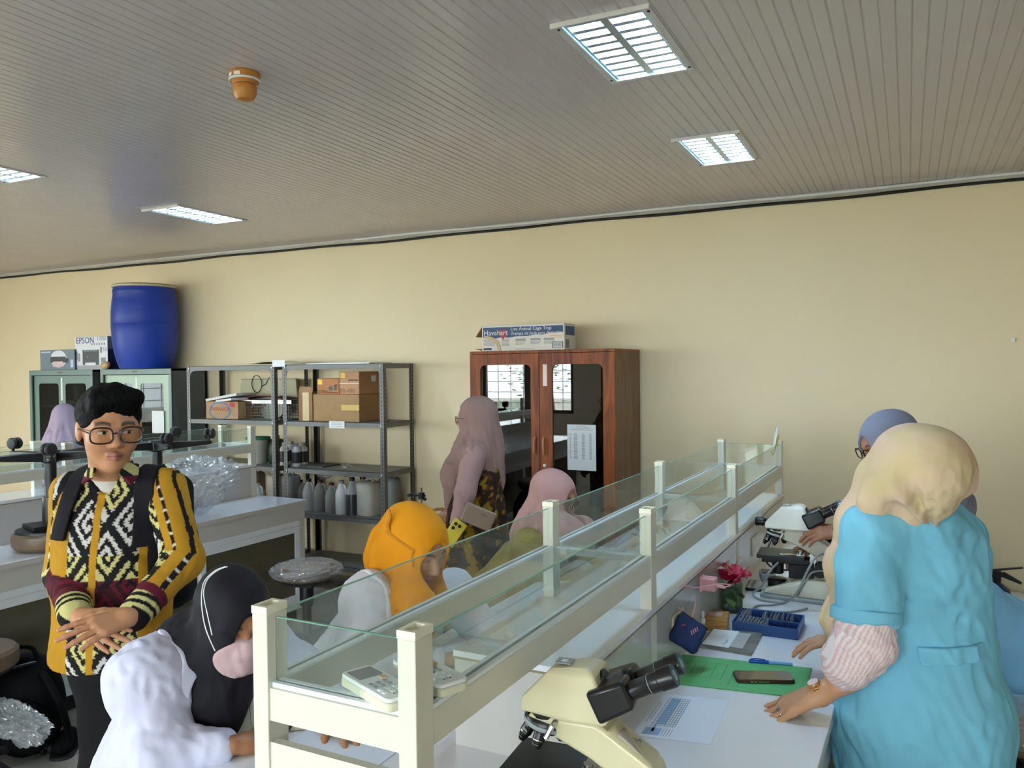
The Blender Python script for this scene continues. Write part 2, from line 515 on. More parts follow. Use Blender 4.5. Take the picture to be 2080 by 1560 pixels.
# ------------------------------------------------------------------ recessed louvre lamps
M_TUBE = mat('lamp_tube', '#c4e6ff', emit=LAMP_STRENGTH, var=0)
M_REFL = mat('lamp_reflector', '#d8ecf6', rough=.18, metal=.55, var=.01)
M_LFRAME = mat('lamp_frame', '#d2cec8', rough=.4)
M_SCREW = mat('screw_dark', '#2c2824', rough=.4, metal=.6)
def louvre_lamp(a, c, d, e, label):
    t = thing('louvre_lamp', label, 'ceiling lamp', ((a + c) / 2, (d + e) / 2, CEIL), group='recessed ceiling lamps')
    w, l = (c - a) / 2, (e - d) / 2
    f = .022
    b = MB()
    b.box(-w - .004, -w + f, -l - .004, l + .004, -.005, 0); b.box(w - f, w + .004, -l - .004, l + .004, -.005, 0)
    b.box(-w + f, w - f, -l - .004, -l + f * .6, -.005, 0); b.box(-w + f, w - f, l - f * .6, l + .004, -.005, 0)
    b.box(-w - .006, w + .006, -l - .008, -l - .002, -.016, 0)
    b.build('frame', M_LFRAME, t, bevel=.001)
    b = MB()
    h = .085
    b.box(-w, w, -l, l, h, h + .004); b.box(-w, -w + .004, -l, l, 0, h); b.box(w - .004, w, -l, l, 0, h)
    b.box(-w, w, -l, -l + .004, 0, h); b.box(-w, w, l - .004, l, 0, h)
    b.build('housing', M_REFL, t)
    for s in (-1, 1):
        b = MB(); b.cyl((s * w * .46, -l + .03, .055), (s * w * .46, l - .03, .055), .013, n=14)
        b.build('tube', M_TUBE, t)
        for k in range(9):
            y = -l + .045 + k * (2 * l - .09) / 8
            b = MB(); x0, x1 = (s * .012, s * (w - f - .002))
            b.prism([(y - .012, .004), (y + .012, .004), (y + .003, .036), (y - .003, .036)], 'x', x0, x1)
            b.build('louvre_blade', M_REFL, t)
    b = MB(); b.prism([(-.014, .002), (.014, .002), (.003, .045), (-.003, .045)], 'y', -l + .012, l - .012); b.build('louvre_spine', M_REFL, t)
    for s in (-1, 1):
        b = MB(); b.prism([(s * (w - f), .001), (s * (w - f - .010), .001), (s * (w - f + .004), .045), (s * (w - f + .008), .045)], 'y', -l + .012, l - .012); b.build('louvre_side', M_REFL, t)
    for sx in (-1, 1):
        for sy in (-1, 1):
            b = MB(); b.cyl((sx * (w - .008), sy * (l - .035), -.008), (sx * (w - .008), sy * (l - .035), -.004), .005, n=8); b.build('screw', M_SCREW, t)
    return t
louvre_lamp(*LAMPS[0], 'lit louvre ceiling lamp nearest the camera, top right of centre')
louvre_lamp(*LAMPS[1], 'lit louvre ceiling lamp further back on the right, near the cream wall')
louvre_lamp(*LAMPS[2], 'lit louvre ceiling lamp above the blue drum, seen very flat')
louvre_lamp(*LAMPS[3], 'lit louvre ceiling lamp cut by the left edge of the photo')
# smoke detector
p = WZ(497, 148, CEIL)
t = thing('smoke_detector', 'orange-brown ceiling smoke detector with two stacked drums', 'smoke detector', p)
M_ORANGE = mat('detector_orange', '#c07f35', rough=.35, var=.10, scale=30)
b = MB(); b.lathe([(.052, 0), (.055, -.004), (.055, -.028), (.050, -.032), (.040, -.044)], n=32); b.build('mounting_base', M_ORANGE, t)
b = MB(); b.lathe([(.036, -.044), (.041, -.048), (.043, -.06), (.041, -.08), (.030, -.098), (.018, -.102)], n=32); b.build('sensor_cap', M_ORANGE, t)
b = MB(); b.lathe([(.0555, -.026), (.057, -.028), (.057, -.033), (.053, -.034)], n=32, cap=False); b.build('white_rim', M_WHITE, t)
for k, ang in enumerate((-1.1, -.35, .3)):
    b = MB(); b.obox((.0555 * math.cos(-1.57 + ang * .9), .0555 * math.sin(-1.57 + ang * .9), -.018), (.004 + .004 * k, .0015, .006), rotz(ang * .9)); b.build('paint_fleck', M_WHITE, t)

# trees in the yard outside the front windows
M_TLEAF = mat('yard_leaf', '#6f8a3a', rough=.5, var=.35, scale=1.2); M_BARK = mat('yard_bark', '#6a5a4a', rough=.9)
for k, (x, y, h, lb) in enumerate(((-6.9, -5.6, 3.4, 'leafy tree outside the window, left one mirrored in the cabinet glass'), (-4.6, -6.2, 3.8, 'leafy tree outside the window, right one mirrored in the cabinet glass'))):
    t = thing('yard_tree', lb, 'tree', (x, y, -.3))
    b = MB(); b.tube([(0, 0, 0), (.05, .02, 1.0), (-.04, .05, 2.0), (.1, 0, h * .75)], .08, 8, radii=[.10, .08, .06, .03]); b.build('trunk', M_BARK, t)
    rs = np.random.RandomState(k + 3); b = MB()
    for i in range(420):
        d = rs.randn(3); d = d / np.linalg.norm(d) * rs.rand() ** .4 * np.array([1.25, .8, 1.1]); p = d + np.array([0, 0, h * .68])
        a, e = rs.rand() * 6.28, rs.rand() * 1.2 - .6; u = np.array([math.cos(a), math.sin(a), e * .6]) * .11; v = np.array([-math.sin(a), math.cos(a), .3]) * .035
        b.add([p - u * .2, p + u * .4 + v, p + u, p + u * .4 - v], [(0, 1, 2, 3)])
    o = b.build('foliage', M_TLEAF, t, smooth=False); o['kind'] = 'stuff'
# ------------------------------------------------------------------ lab benches with glass racks
M_RACK = mat('rack_powder_coat', '#dcd8c9', rough=.38, var=.02, scale=4)
M_RACKW = mat('rack_glazing_strip', '#e8f0f4', rough=.25, var=.01)
M_LAM = mat('white_laminate', '#eeeff5', rough=.10, var=.03, scale=3, coat=.4)
M_LAMG = mat('grey_laminate', '#c7c3bf', rough=.16, var=.04, scale=2, coat=.3)
M_FASCIA = mat('fascia_laminate', '#c9c4bd', rough=.35, var=.03, scale=6)
M_GLASS = glass_mat('rack_glass', '#f6faf8', refl=1.2, alpha=.03, film='#e6ece9')
M_GEDGE = mat('glass_edge_green', '#7fb5a0', rough=.15, var=.05)
M_DGLASS = glass_mat('cabinet_glass_brown', '#b5ad9a', refl=1.2, alpha=.34, film='#8d8670')  # film colour lightens the panes, standing in for light inside the cupboard
M_SOCK = mat('socket_plastic', '#ded6bd', rough=.4)
M_DARK = mat('dark_slot', '#1c1a18', rough=.6)
TZ = 0.85
NP, SP = 4, 1.085            # posts per side, spacing

def pane(name, parent, x0, x1, y0, y1, z0, z1, edge='z'):
    b = MB(); b.box(x0, x1, y0, y1, z0, z1)
    o = b.build(name, M_GLASS, parent, smooth=False)
    e = .0012; b = MB()
    if edge == 'z': b.box(x0 - .0002, x1 + .0002, y0, y1, z1 - e, z1 + .0004)
    else: b.box(x0, x1, y0 - .0003, y0 + e, z0, z1)
    b.build('polished_edge', M_GEDGE, o, smooth=False)
    return o

def rack(parent, y_end, slats):
    """rack over the bench: x from -.33 to 0, y 0..y_end"""
    ys = [y_end * k for k in (0.0, .342, .667, 1.0)]
    for k, y in enumerate(ys):
        for x0 in (-.33, -.033):
            b = MB()
            zb = TZ
            b.box(x0, x0 + .033, y, y + .048, zb, 1.343)
            o = b.build('post', M_RACK, parent, bevel=.0015)
            c = MB()
            X0, X1, Y0, Y1 = x0 - .0006, x0 + .0336, y - .0006, y + .0486
            c.box(X0, X1, Y0, Y0 + .008, 1.3435, 1.3565); c.box(X0, X1, Y1 - .008, Y1, 1.3435, 1.3565)
            c.box(X0, X0 + .008, Y0 + .008, Y1 - .008, 1.3435, 1.3565); c.box(X1 - .008, X1, Y0 + .008, Y1 - .008, 1.3435, 1.3565)
            c.box(X0 + .008, X1 - .008, Y0 + .008, Y1 - .008, 1.3435, 1.349)
            c.build('post_cap', mat('cap_cream', '#ece6cf', rough=.45), o)
        b = MB(); b.box(-.297, -.033, y + .012, y + .036, 1.204, 1.2205); b.build('cross_bar', M_RACKW, parent)
    for x0 in (-.33, -.033):
        for k in range(NP - 1):
            y0, y1 = ys[k] + .048, ys[k + 1]
            b = MB(); b.box(x0 + .001, x0 + .032, y0, y1, 1.166, 1.2205); b.build('rail', M_RACK, parent)
            b = MB(); gx = x0 + .0165
            b.box(gx - .014, gx - .004, y0, y1, 1.2205, 1.2285); b.box(gx + .004, gx + .014, y0, y1, 1.2205, 1.2285)
            b.build('glazing_strip', M_RACKW, parent)
            pane('side_glass', parent, gx - .0025, gx + .0025, y0, y1, 1.222, 1.338)
            if x0 < -.2:
                b = MB(); b.box(-.301, -.029, y0 - .01, y1 + .01, 1.2215, 1.2265); b.build('shelf_glass', M_GLASS, parent, smooth=False)
    for y in ((0, y_end) if slats else (y_end,)):
        b = MB(); b.box(-.297, -.033, y + .004, y + .044, 1.166, 1.2205); b.build('end_rail', M_RACK, parent)
        b = MB(); b.box(-.297, -.033, y + .010, y + .019, 1.2205, 1.2285); b.box(-.297, -.033, y + .026, y + .035, 1.2205, 1.2285); b.build('glazing_strip', M_RACKW, parent)
        pane('end_glass', parent, -.297, -.033, y + .020, y + .025, 1.222, 1.336)
    if slats:
        for z0, z1 in ((1.080, 1.130), (1.0, 1.045), (.91, .96)):
            b = MB(); b.box(-.297, -.033, .004, .020, z0, z1); b.build('end_slat', M_RACK, parent)

def socket(parent, y, z, x=.0):
    """double socket plate on a +X face"""
    b = MB(); b.box(x, x + .008, y - .06, y + .06, z - .04, z + .04)
    o = b.build('socket_plate', M_SOCK, parent, bevel=.003)
    for s in (-1, 1):
        b = MB(); b.cyl((x + .0078, y + s * .028, z), (x + .0088, y + s * .028, z), .019, n=16); q = b.build('socket_well', M_RACKW, o)
        b = MB()
        for t in (-1, 1): b.cyl((x + .0085, y + s * .028 + t * .008, z), (x + .0092, y + s * .028 + t * .008, z), .003, n=8)
        b.build('socket_holes', M_DARK, o)

def bench_body(parent, y0, y1, xface, side, doors):
    """cupboard below the worktop; xface outer face on one side, side=+1/-1"""
    b = MB(); s = side
    b.box(xface - s * .45, xface - s * .03, y0 + .02, y1 - .02, .10, .14); b.box(xface - s * .45, xface - s * .43, y0, y1, .10, TZ - .03)
    b.box(xface - s * .43, xface, y0, y0 + .05, .10, .72); b.box(xface - s * .43, xface, y1 - .05, y1, .10, .72)
    b.box(xface - s * .45, xface - s * .03, y0 + .02, y1 - .02, .42, .435)
    b.build('carcass', M_FASCIA, parent)
    b = MB(); b.box(xface - s * .40, xface - s * .06, y0 + .03, y1 - .03, 0, .10); b.build('plinth_base', M_DARK, parent)
    b = MB(); b.box(xface - s * .012, xface + s * .004, y0, y1, .715, TZ - .001); b.build('fascia', M_FASCIA, parent, bevel=.001)
    if doors:
        b = MB(); b.box(xface - s * .03, xface + s * .002, y0 + .05, y1 - .05, .675, .714); b.box(xface - s * .03, xface + s * .002, y0 + .05, y1 - .05, .10, .145)
        b.build('door_track', M_ALU, parent, bevel=.001)
        n = doors; w = (y1 - y0 - .1) / n
        for k in range(n):
            a = y0 + .05 + k * w; c = a + w
            off = -.012 if k % 2 else 0.0
            X0, X1 = xface - s * (.016 - off), xface - s * (.002 - off)
            b = MB()
            b.box(X0, X1, a, a + .042, .146, .674); b.box(X0, X1, c - .042, c, .146, .674)
            b.box(X0, X1, a + .042, c - .042, .63, .674); b.box(X0, X1, a + .042, c - .042, .146, .20)
            d = b.build('sliding_door', M_ALU, parent, bevel=.0015)
            b = MB(); xm = (X0 + X1) / 2; b.box(xm - .002, xm + .002, a + .040, c - .040, .198, .632); b.build('door_glass', M_DGLASS, d, smooth=False)
            if k % 2 == 0:
                b = MB(); b.cyl((X1, a + .02, .45), (X1 + s * .02, a + .02, .45), .010, n=12); b.box(X1, X1 + s * .006, a + .005, a + .036, .442, .458); b.build('lock', M_DARK, d)
                b = MB(); b.box(X1 + s * .012, X1 + s * .016, a + .012, a + .028, .38, .42); b.cyl((X1 + s * .014, a + .02, .42), (X1 + s * .014, a + .02, .45), .002, n=6); b.build('key', M_DARK, d)

M_WORN = mat('worn_edge', '#8d8168', rough=.8, var=.3, scale=40)
def lab_bench(loc, rz, y0, y1, yr0, label_b, label_r, label_w, ysock, doors, slats):
    """y0..y1 worktop extent, rack from yr0"""
    t = thing('lab_bench', label_b, 'lab bench', loc, rz)
    bench_body(t, y0, y1, .44, 1, doors); bench_body(t, y0, y1, -.77, -1, 0)
    w = thing('worktop', label_w, 'worktop', loc, rz)
    b = MB(); b.box(-.79, .46, y0 - .01, y1 + .01, TZ - .028, TZ); b.build('top_slab', M_LAM, w, bevel=.002)
    b = MB(); b.box(.457, .4605, y0 - .01, y1 + .01, TZ - .0295, TZ - .002); b.build('edge_band', M_FASCIA, w)
    r = thing('glass_rack', label_r, 'display rack', (loc[0] + math.sin(-rz) * yr0, loc[1] + math.cos(rz) * yr0, 0), rz)
    rack(r, y1 - yr0 - .06, slats)
    p0 = .645 if slats else 0.02
    # raised service duct under the rack
    Y1 = y1 - yr0 - .012
    pl = MB(); pl.box(-.329, -.001, p0, Y1, TZ, 1.062)
    pl.build('service_duct', M_LAMG, r)
    pl = MB(); pl.box(-.332, .002, p0 - .003, Y1, 1.0625, 1.078); pl.build('duct_ledge', M_LAM, r, bevel=.001)
    pl = MB(); pl.box(-.331, .0025, p0 - .0035, Y1, 1.058, 1.0635)
    pl.box(-.0025, .0022, p0 - .0032, p0 + .002, TZ, 1.06); pl.build('worn_edge', M_WORN, r)
    for ys in ysock: socket(r, ys - yr0, .965, -.001)
    return t, w, r

SL = 0.022
B1 = (-0.662, 1.012, 0)
bench1 = lab_bench(B1, -SL, -.02, 3.42, 0.0,
    'near white lab bench at which the women in blue coats work, cupboard body',
    'near aluminium and glass rack running down the middle of the near bench',
    'white glossy worktop of the near lab bench holding microscopes and slides', (.80, 1.40, 2.62), 3, True)
SL2 = 0.035
B2 = (-4.36, 1.0, 0)
bench2 = lab_bench(B2, -SL2, -.9, 3.44, -.8,
    'far left lab bench behind the young man with sliding glass cupboard doors',
    'aluminium and glass rack on the far left bench behind the young man',
    'white worktop of the far left bench with upturned stools on it', (1.30,), 5, False)

def B1p(x, y, z=TZ):
    """bench 1 local -> world"""
    return np.array([B1[0] + x * math.cos(SL) + y * math.sin(SL), B1[1] - x * math.sin(SL) + y * math.cos(SL), z])

# ------------------------------------------------------------------ green steel cabinets
M_GREEN = mat('green_steel', '#6f8279', rough=.42, var=.05, scale=3)
M_GREENL = mat('pale_green_steel', '#a3b79c', rough=.4, var=.04, scale=3)
M_GREYS = mat('grey_steel_side', '#4d524f', rough=.45, var=.05)
M_CGLASS = glass_mat('cabinet_glass', '#a9b0aa', refl=.6, alpha=.04, film='#6c7168')
M_LABEL = mat('paper_white', '#e8e8e6', rough=.7, var=.02)
def steel_cabinet(x0, x1, label, door_m, frame_m, items):
    yf, yb, zt = 5.1, 5.5, 1.785
    t = thing('steel_cabinet', label, 'cabinet', ((x0 + x1) / 2, yf, 0))
    w = (x1 - x0) / 2; d = yb - yf
    b = MB(); b.box(-w, -w + .02, .003, d, 0, zt); b.box(w - .02, w, .003, d, 0, zt); b.box(-w, w, d - .02, d, 0, zt)
    b.box(-w, w, 0, d, zt - .02, zt); b.box(-w, w, 0, d, 0, .08)
    b.build('carcass', M_GREYS, t)
    b = MB(); b.box(-w, w, -.004, .012, zt - .05, zt - .001); b.box(-w, -w + .035, -.004, .012, .08, zt - .05); b.box(w - .035, w, -.004, .012, .08, zt - .05)
    b.build('face_frame', frame_m, t, bevel=.002)
    for z in (.45, .83, 1.13, 1.42):
        b = MB(); b.box(-w + .02, w - .02, .05, d - .02, z, z + .018); b.build('shelf', frame_m, t)
    for k in range(2):
        a = -w + .035 if k == 0 else -.015; c = .015 if k == 0 else w - .035
        yy = .022 if k == 0 else .008
        b = MB(); z0, z1 = .09, zt - .055; m = .075
        # door sheet with a rounded glass opening
        outer = [(a, z0), (c, z0), (c, z1), (a, z1)]
        b.box(a, a + m, yy, yy + .012, z0, z1); b.box(c - m, c, yy, yy + .012, z0, z1); b.box(a + m, c - m, yy, yy + .012, z1 - m, z1); b.box(a + m, c - m, yy, yy + .012, z0, .62)
        for (cx, cz, sx, sz) in ((a + m, z1 - m, 1, -1), (c - m, z1 - m, -1, -1)):
            q = [(cx, cz)] + [(cx + sx * .03 * (1 - math.sin(i * math.pi / 8)), cz + sz * .03 * (1 - math.cos(i * math.pi / 8))) for i in range(5)]
            b.prism(q, 'y', yy, yy + .012)
        o = b.build('sliding_door', door_m, t)
        b = MB(); b.box(a + m - .005, c - m + .005, yy + .004, yy + .007, .6, z1 - m + .005); b.build('door_glass', M_CGLASS, o, smooth=False)
        if k == 1:
            b = MB(); b.box(a + .012, a + .034, yy - .002, yy + .001, z1 - .24, z1 - .02); b.build('door_sticker', M_LABEL, o)
    b = MB(); b.box(-.03, .03, -.006, -.003, zt - .03, zt - .018); b.build('name_plate', mat('brown_plate', '#6d4a35', rough=.5), t)
    return t
gc1 = steel_cabinet(-7.84, -6.90, 'green steel cabinet with sliding glass doors, left of the drum', M_GREEN, M_GREEN, 0)
gc2 = steel_cabinet(-6.79, -5.86, 'pale green steel cabinet under the big blue drum', M_GREENL, M_GREEN, 0)
# ------------------------------------------------------------------ slotted-angle racks
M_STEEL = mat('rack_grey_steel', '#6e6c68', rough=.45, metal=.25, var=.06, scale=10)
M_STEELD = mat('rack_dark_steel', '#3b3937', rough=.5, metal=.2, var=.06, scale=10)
def angle_post(parent, x, y, sx, sy):
    """L-shaped slotted angle; flanges run towards sx, sy"""
    b = MB(); t = .002; f = .038
    b.box(x, x + sx * f, y, y + sy * t, 0, 1.80); b.box(x, x + sx * t, y, y + sy * f, 0, 1.80)
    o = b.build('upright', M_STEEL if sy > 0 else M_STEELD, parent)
    h = MB(); z = .03
    while z < 1.79:
        h.box(x + sx * .016, x + sx * .022, y - sy * .0006, y + sy * .0004, z, z + .018)
        h.box(x - sx * .0006, x + sx * .0004, y + sy * .016, y + sy * .022, z, z + .018)
        z += .03
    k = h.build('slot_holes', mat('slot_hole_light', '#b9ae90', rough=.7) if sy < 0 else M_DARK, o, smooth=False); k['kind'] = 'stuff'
SHELF_Z = [.21, .605, .965, 1.345, 1.80]
def slotted_rack(x0, x1, label):
    yf, yb = 5.07, 5.48
    t = thing('storage_rack', label, 'shelving', ((x0 + x1) / 2, yf, 0), group='grey slotted steel shelving')
    w = (x1 - x0) / 2; d = yb - yf
    for sx in (-1, 1):
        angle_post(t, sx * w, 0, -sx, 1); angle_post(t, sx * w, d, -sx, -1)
    for z in SHELF_Z:
        b = MB()
        b.box(-w + .003, w - .003, .003, d - .003, z - .003, z)
        b.box(-w + .003, w - .003, .003, .006, z - .038, z); b.box(-w + .003, w - .003, d - .006, d - .003, z - .038, z)
        b.box(-w + .003, -w + .006, .003, d - .003, z - .038, z); b.box(w - .006, w - .003, .003, d - .003, z - .038, z)
        o = b.build('shelf', M_STEEL, t)
        b = MB()
        for sx in (-1, 1):
            b.cyl((sx * (w - .028), -.003, z - .02), (sx * (w - .028), .001, z - .02), .006, n=8)
        b.build('bolt', M_ALU, o)
    for sx in (-1, 1):   # corner gussets under the top shelf
        b = MB(); q = [(sx * (w - .036), 1.762), (sx * (w - .036), 1.70), (sx * (w - .045), 1.735), (sx * (w - .062), 1.753), (sx * (w - .10), 1.762)]
        b.prism(q, 'y', .0035, .0055); b.build('gusset', M_STEEL, t)
    return t
slotted_rack(-5.64, -4.645, 'grey slotted steel rack holding the blue-ringed carton and wire cage')
slotted_rack(-4.56, -3.57, 'grey slotted steel rack holding stacked camera cartons and jerrycans')

# ------------------------------------------------------------------ wooden cabinet
def wood_mat(name, c0, c1, scale=3.0, rough=.45, stretch=(9, 9, .8)):
    if name in MATS: return MATS[name]
    m = bpy.data.materials.new(name); m.use_nodes = True; nt = m.node_tree; bs = nt.nodes['Principled BSDF']
    tc = nt.nodes.new('ShaderNodeTexCoord'); mp = nt.nodes.new('ShaderNodeMapping'); mp.inputs['Scale'].default_value = stretch
    n = nt.nodes.new('ShaderNodeTexNoise'); n.inputs['Scale'].default_value = scale; n.inputs['Detail'].default_value = 6; n.inputs['Distortion'].default_value = 1.2
    r = nt.nodes.new('ShaderNodeValToRGB'); r.color_ramp.elements[0].color = lin(c0); r.color_ramp.elements[1].color = lin(c1)
    r.color_ramp.elements[0].position = .32; r.color_ramp.elements[1].position = .7
    nt.links.new(tc.outputs['Object'], mp.inputs[0]); nt.links.new(mp.outputs[0], n.inputs['Vector']); nt.links.new(n.outputs['Fac'], r.inputs[0]); nt.links.new(r.outputs[0], bs.inputs['Base Color'])
    bs.inputs['Roughness'].default_value = rough; bs.inputs['Specular IOR Level'].default_value = .3; bs.inputs['Coat Roughness'].default_value = .15
    MATS[name] = m
    return m
M_WOOD = wood_mat('varnished_teak', '#5a2408', '#9c4e18')
M_WOODS = wood_mat('cabinet_side_wood', '#5a3a22', '#7d5636')
M_WOODD = mat('cabinet_inner_wood', '#4a2a1a', rough=.5, var=.15, scale=4)
M_WGLASS = glass_mat('wood_cabinet_glass', '#9a8f86', refl=2.2, rough=.01)
def wood_cabinet():
    x0, x1, yf, yb, zt = -2.765, -1.695, 4.97, 5.5, 1.872
    t = thing('wooden_cabinet', 'tall varnished wooden cabinet with two glazed doors against the wall', 'cabinet', ((x0 + x1) / 2, yf, 0), R_(-.4))
    w = (x1 - x0) / 2; d = yb - yf
    b = MB(); b.box(-w, -w + .02, .022, d, .06, zt - .02); b.build('side_panel', M_WOODS, t)
    b = MB(); b.box(w - .02, w, .022, d, .06, zt - .02); b.build('side_panel', M_WOODS, t)
    b = MB(); b.box(-w, w, .0, d, zt - .02, zt); b.build('top_panel', M_WOOD, t, bevel=.002)
    b = MB(); b.box(-w + .02, w - .02, d - .012, d, .06, zt - .02); b.build('back_panel', M_WOODD, t)
    b = MB(); b.box(-w, w, .01, d, 0, .06); b.build('kick_board', M_WOODD, t)
    for z in (.38, .72, 1.05, 1.43):
        b = MB(); b.box(-w + .02, w - .02, .05, d - .012, z, z + .02); b.build('shelf', M_WOODD, t)
    for k in range(2):
        a, c = ((-w, -.002), (.002, w))[k]
        z0, z1 = .065, zt - .022; m = .082
        b = MB()
        st_in = .062
        if k == 0: ga, gc = a + m, c - st_in
        else: ga, gc = a + m + .01, c - m
        b.box(a, ga, 0, .022, z0, z1); b.box(gc, c, 0, .022, z0, z1); b.box(ga, gc, 0, .022, z1 - .075, z1); b.box(ga, gc, 0, .022, z0, z0 + .11)
        for (cx, cz, sx, sz) in ((ga, z1 - .075, 1, -1), (gc, z1 - .075, -1, -1), (ga, z0 + .11, 1, 1), (gc, z0 + .11, -1, 1)):
            q = [(cx, cz)] + [(cx + sx * .04 * (1 - math.sin(i * math.pi / 12)), cz + sz * .04 * (1 - math.cos(i * math.pi / 12))) for i in range(7)]
            b.prism(q, 'y', 0, .022)
        o = b.build('door', M_WOOD, t, bevel=.0015)
        b = MB(); b.box(ga - .006, gc + .006, .010, .0135, z0 + .1, z1 - .07); b.build('door_glass', M_WGLASS, o, smooth=False)
        hx = -.035 if k == 0 else .032
        b = MB(); b.tube([(hx, 0, 1.285), (hx, -.018, 1.27), (hx + .003, -.028, 1.23), (hx, -.018, 1.18), (hx, 0, 1.165)], .006, 8); b.build('handle', mat('pale_wood_handle', '#b98753', rough=.4), o)
        if k == 1:
            b = MB(); b.cyl((.034, -.006, 1.095), (.034, 0, 1.095), .011, n=16); b.cyl((.034, -.010, 1.095), (.034, -.006, 1.095), .006, n=12); b.build('lock', M_ALU, o)
            b = MB(); b.box(.028, .058, -.002, 0, 1.63, 1.775); b.build('door_sticker', mat('pink_white_sticker', '#ecd7cd', rough=.6), o)
    return t
wc = wood_cabinet()
# list sheet taped inside the right door glass
c0 = WY(1152, 862, 4.965); c1 = WY(1211, 957, 4.965)
t = thing('paper_list', 'printed name list taped to the right glass door of the wooden cabinet', 'paper', ((c0[0] + c1[0]) / 2, 4.966, c1[2]))
hw = (c1[0] - c0[0]) / 2; hh = c0[2] - c1[2]
b = MB(); b.box(-hw, hw, -.0006, 0, 0, hh); b.build('sheet', mat('paper_grey', '#cfd2d4', rough=.6, var=.02), t)
b = MB()
M_INK = mat('grey_print', '#8a8d90', rough=.8, var=.1)
for k in range(3): b.box(-hw * (.4 + .2 * k), hw * (.4 + .2 * k), -.0009, -.0006, hh * (.95 - .035 * k), hh * (.96 - .035 * k))
for cx, wd in ((-.78, .05), (-.42, .13), (.12, .1), (.62, .08)):
    for k in range(22): b.box(hw * (cx - wd), hw * (cx + wd), -.0009, -.0006, hh * (.79 - .026 * k), hh * (.803 - .026 * k))
o = b.build('printed_lines', M_INK, t, smooth=False); o['kind'] = 'stuff'
# things inside the wooden cabinet
for k, (px, py, w, h) in enumerate(((1040, 833, .13, .11), (1190, 941, .10, .05))):
    q = WY(px, py, 5.25)
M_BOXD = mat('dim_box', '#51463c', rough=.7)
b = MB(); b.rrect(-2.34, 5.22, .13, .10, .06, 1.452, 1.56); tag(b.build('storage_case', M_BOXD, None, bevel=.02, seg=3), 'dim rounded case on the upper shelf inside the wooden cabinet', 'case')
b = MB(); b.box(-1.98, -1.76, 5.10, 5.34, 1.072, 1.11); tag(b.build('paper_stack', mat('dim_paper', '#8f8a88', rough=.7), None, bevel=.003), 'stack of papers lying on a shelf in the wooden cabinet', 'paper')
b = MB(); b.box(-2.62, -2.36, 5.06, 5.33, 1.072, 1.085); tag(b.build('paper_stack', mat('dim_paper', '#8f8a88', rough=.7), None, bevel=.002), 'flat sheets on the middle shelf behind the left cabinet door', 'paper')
# ------------------------------------------------------------------ lab stools
M_BROWN = mat('brown_vinyl', '#6b5540', rough=.4, var=.08, scale=12, bump=.05, bscale=150)
M_BLACKP = mat('black_plastic', '#17171a', rough=.38, var=.05)
M_BLACKR = mat('black_rubber', '#232326', rough=.55, var=.05)
def make_stool(label):
    t = thing('lab_stool', label, 'stool', group='round lab stools with five castors')
    b = MB(); b.lathe([(.02, .475), (.17, .475), (.182, .485), (.186, .51), (.182, .54), (.168, .555), (.10, .560), (.001, .561)], n=40); b.build('seat', M_BROWN, t)
    b = MB(); b.lathe([(.02, .455), (.165, .462), (.168, .474), (.02, .475)], n=36)
    b.obox((0, 0, .447), (.09, .11, .010), np.eye(3)); b.build('seat_pan', M_BLACKP, t)
    b = MB(); b.lathe([(.040, .30), (.043, .33), (.043, .42), (.038, .455)], n=20); b.lathe([(.028, .10), (.028, .31)], n=20); b.build('gas_column', M_BLACKP, t)
    b = MB(); b.tube([(.06, 0, .445), (.14, .04, .44), (.24, .06, .445)], .006, 8); b.build('lever', M_BLACKP, t)
    h = MB(); h.lathe([(.045, .06), (.050, .075), (.048, .115), (.035, .125)], n=20); h.build('hub', M_BLACKP, t)
    for k in range(5):
        a = 2 * math.pi * k / 5 + .3; ca, sa = math.cos(a), math.sin(a)
        Rm = rotz(a)
        b = MB()
        pts = []
        for (x, hw, z0, z1) in ((.03, .026, .068, .118), (.29, .018, .072, .094), (.302, .010, .074, .09)):
            for sy in (-1, 1):
                for z in (z0, z1): pts.append(Rm @ np.array([x, sy * hw, z]))
        b.hull(pts); arm = b.build('base_arm', M_BLACKP, t, bevel=.004)
        c = MB(); o0 = Rm @ np.array([.285, 0, 0])
        c.cyl(o0 + [0, 0, .05], o0 + [0, 0, .075], .008, n=10)
        tw = rotz(a + 1.0 + k)
        for s in (-1, 1):
            q = o0 + tw @ np.array([.012, s * .016, .031])
            ax = tw @ np.array([0, 1.0, 0])
            c.rev([(-.013, .012), (-.011, .026), (-.005, .031), (.005, .031), (.011, .026), (.013, .012)], q, ax, n=20)
        c.hull([o0 + tw @ np.array(p) for p in ((-.018, -.006, .036), (.03, -.006, .05), (-.018, .006, .036), (.03, .006, .05), (-.012, -.006, .058), (.02, .006, .058), (-.012, .006, .058), (.02, -.006, .058))])
        c.build('castor', M_BLACKR, arm)
    return t
stool0 = make_stool('brown round stool with plastic-wrapped seat standing beside the grey racks')
def put_stool(label, loc, rz=0, flip=False, first=False, low=False):
    o = stool0 if first else copy_tree(stool0)
    o.location = loc; o.rotation_euler = (R_(180), 0, rz) if flip else (0, 0, rz)
    o['label'] = label
    if low: o.scale = (1, 1, .86)
    return o
p = W(622, 1142, 5.0)
put_stool('brown round stool with plastic-wrapped seat standing beside the grey racks', (p[0], p[1], 0), .2, first=True)
ST_UP = (p[0], p[1])
p = WZ(53, 1092, .88)
put_stool('stool turned upside down on the left bench, left of the young man', (-4.0, p[1], TZ + .563), -.28, True)
p = W(312, 905, 4.75)
put_stool('stool turned upside down on the left bench, right behind the young man', (p[0] + .03, p[1], TZ + .563), -.2, True)
p = W(-60, 1345, 3.5)
put_stool('brown stool cut by the left photo edge above the black backpack', (p[0], p[1], 0), .9)
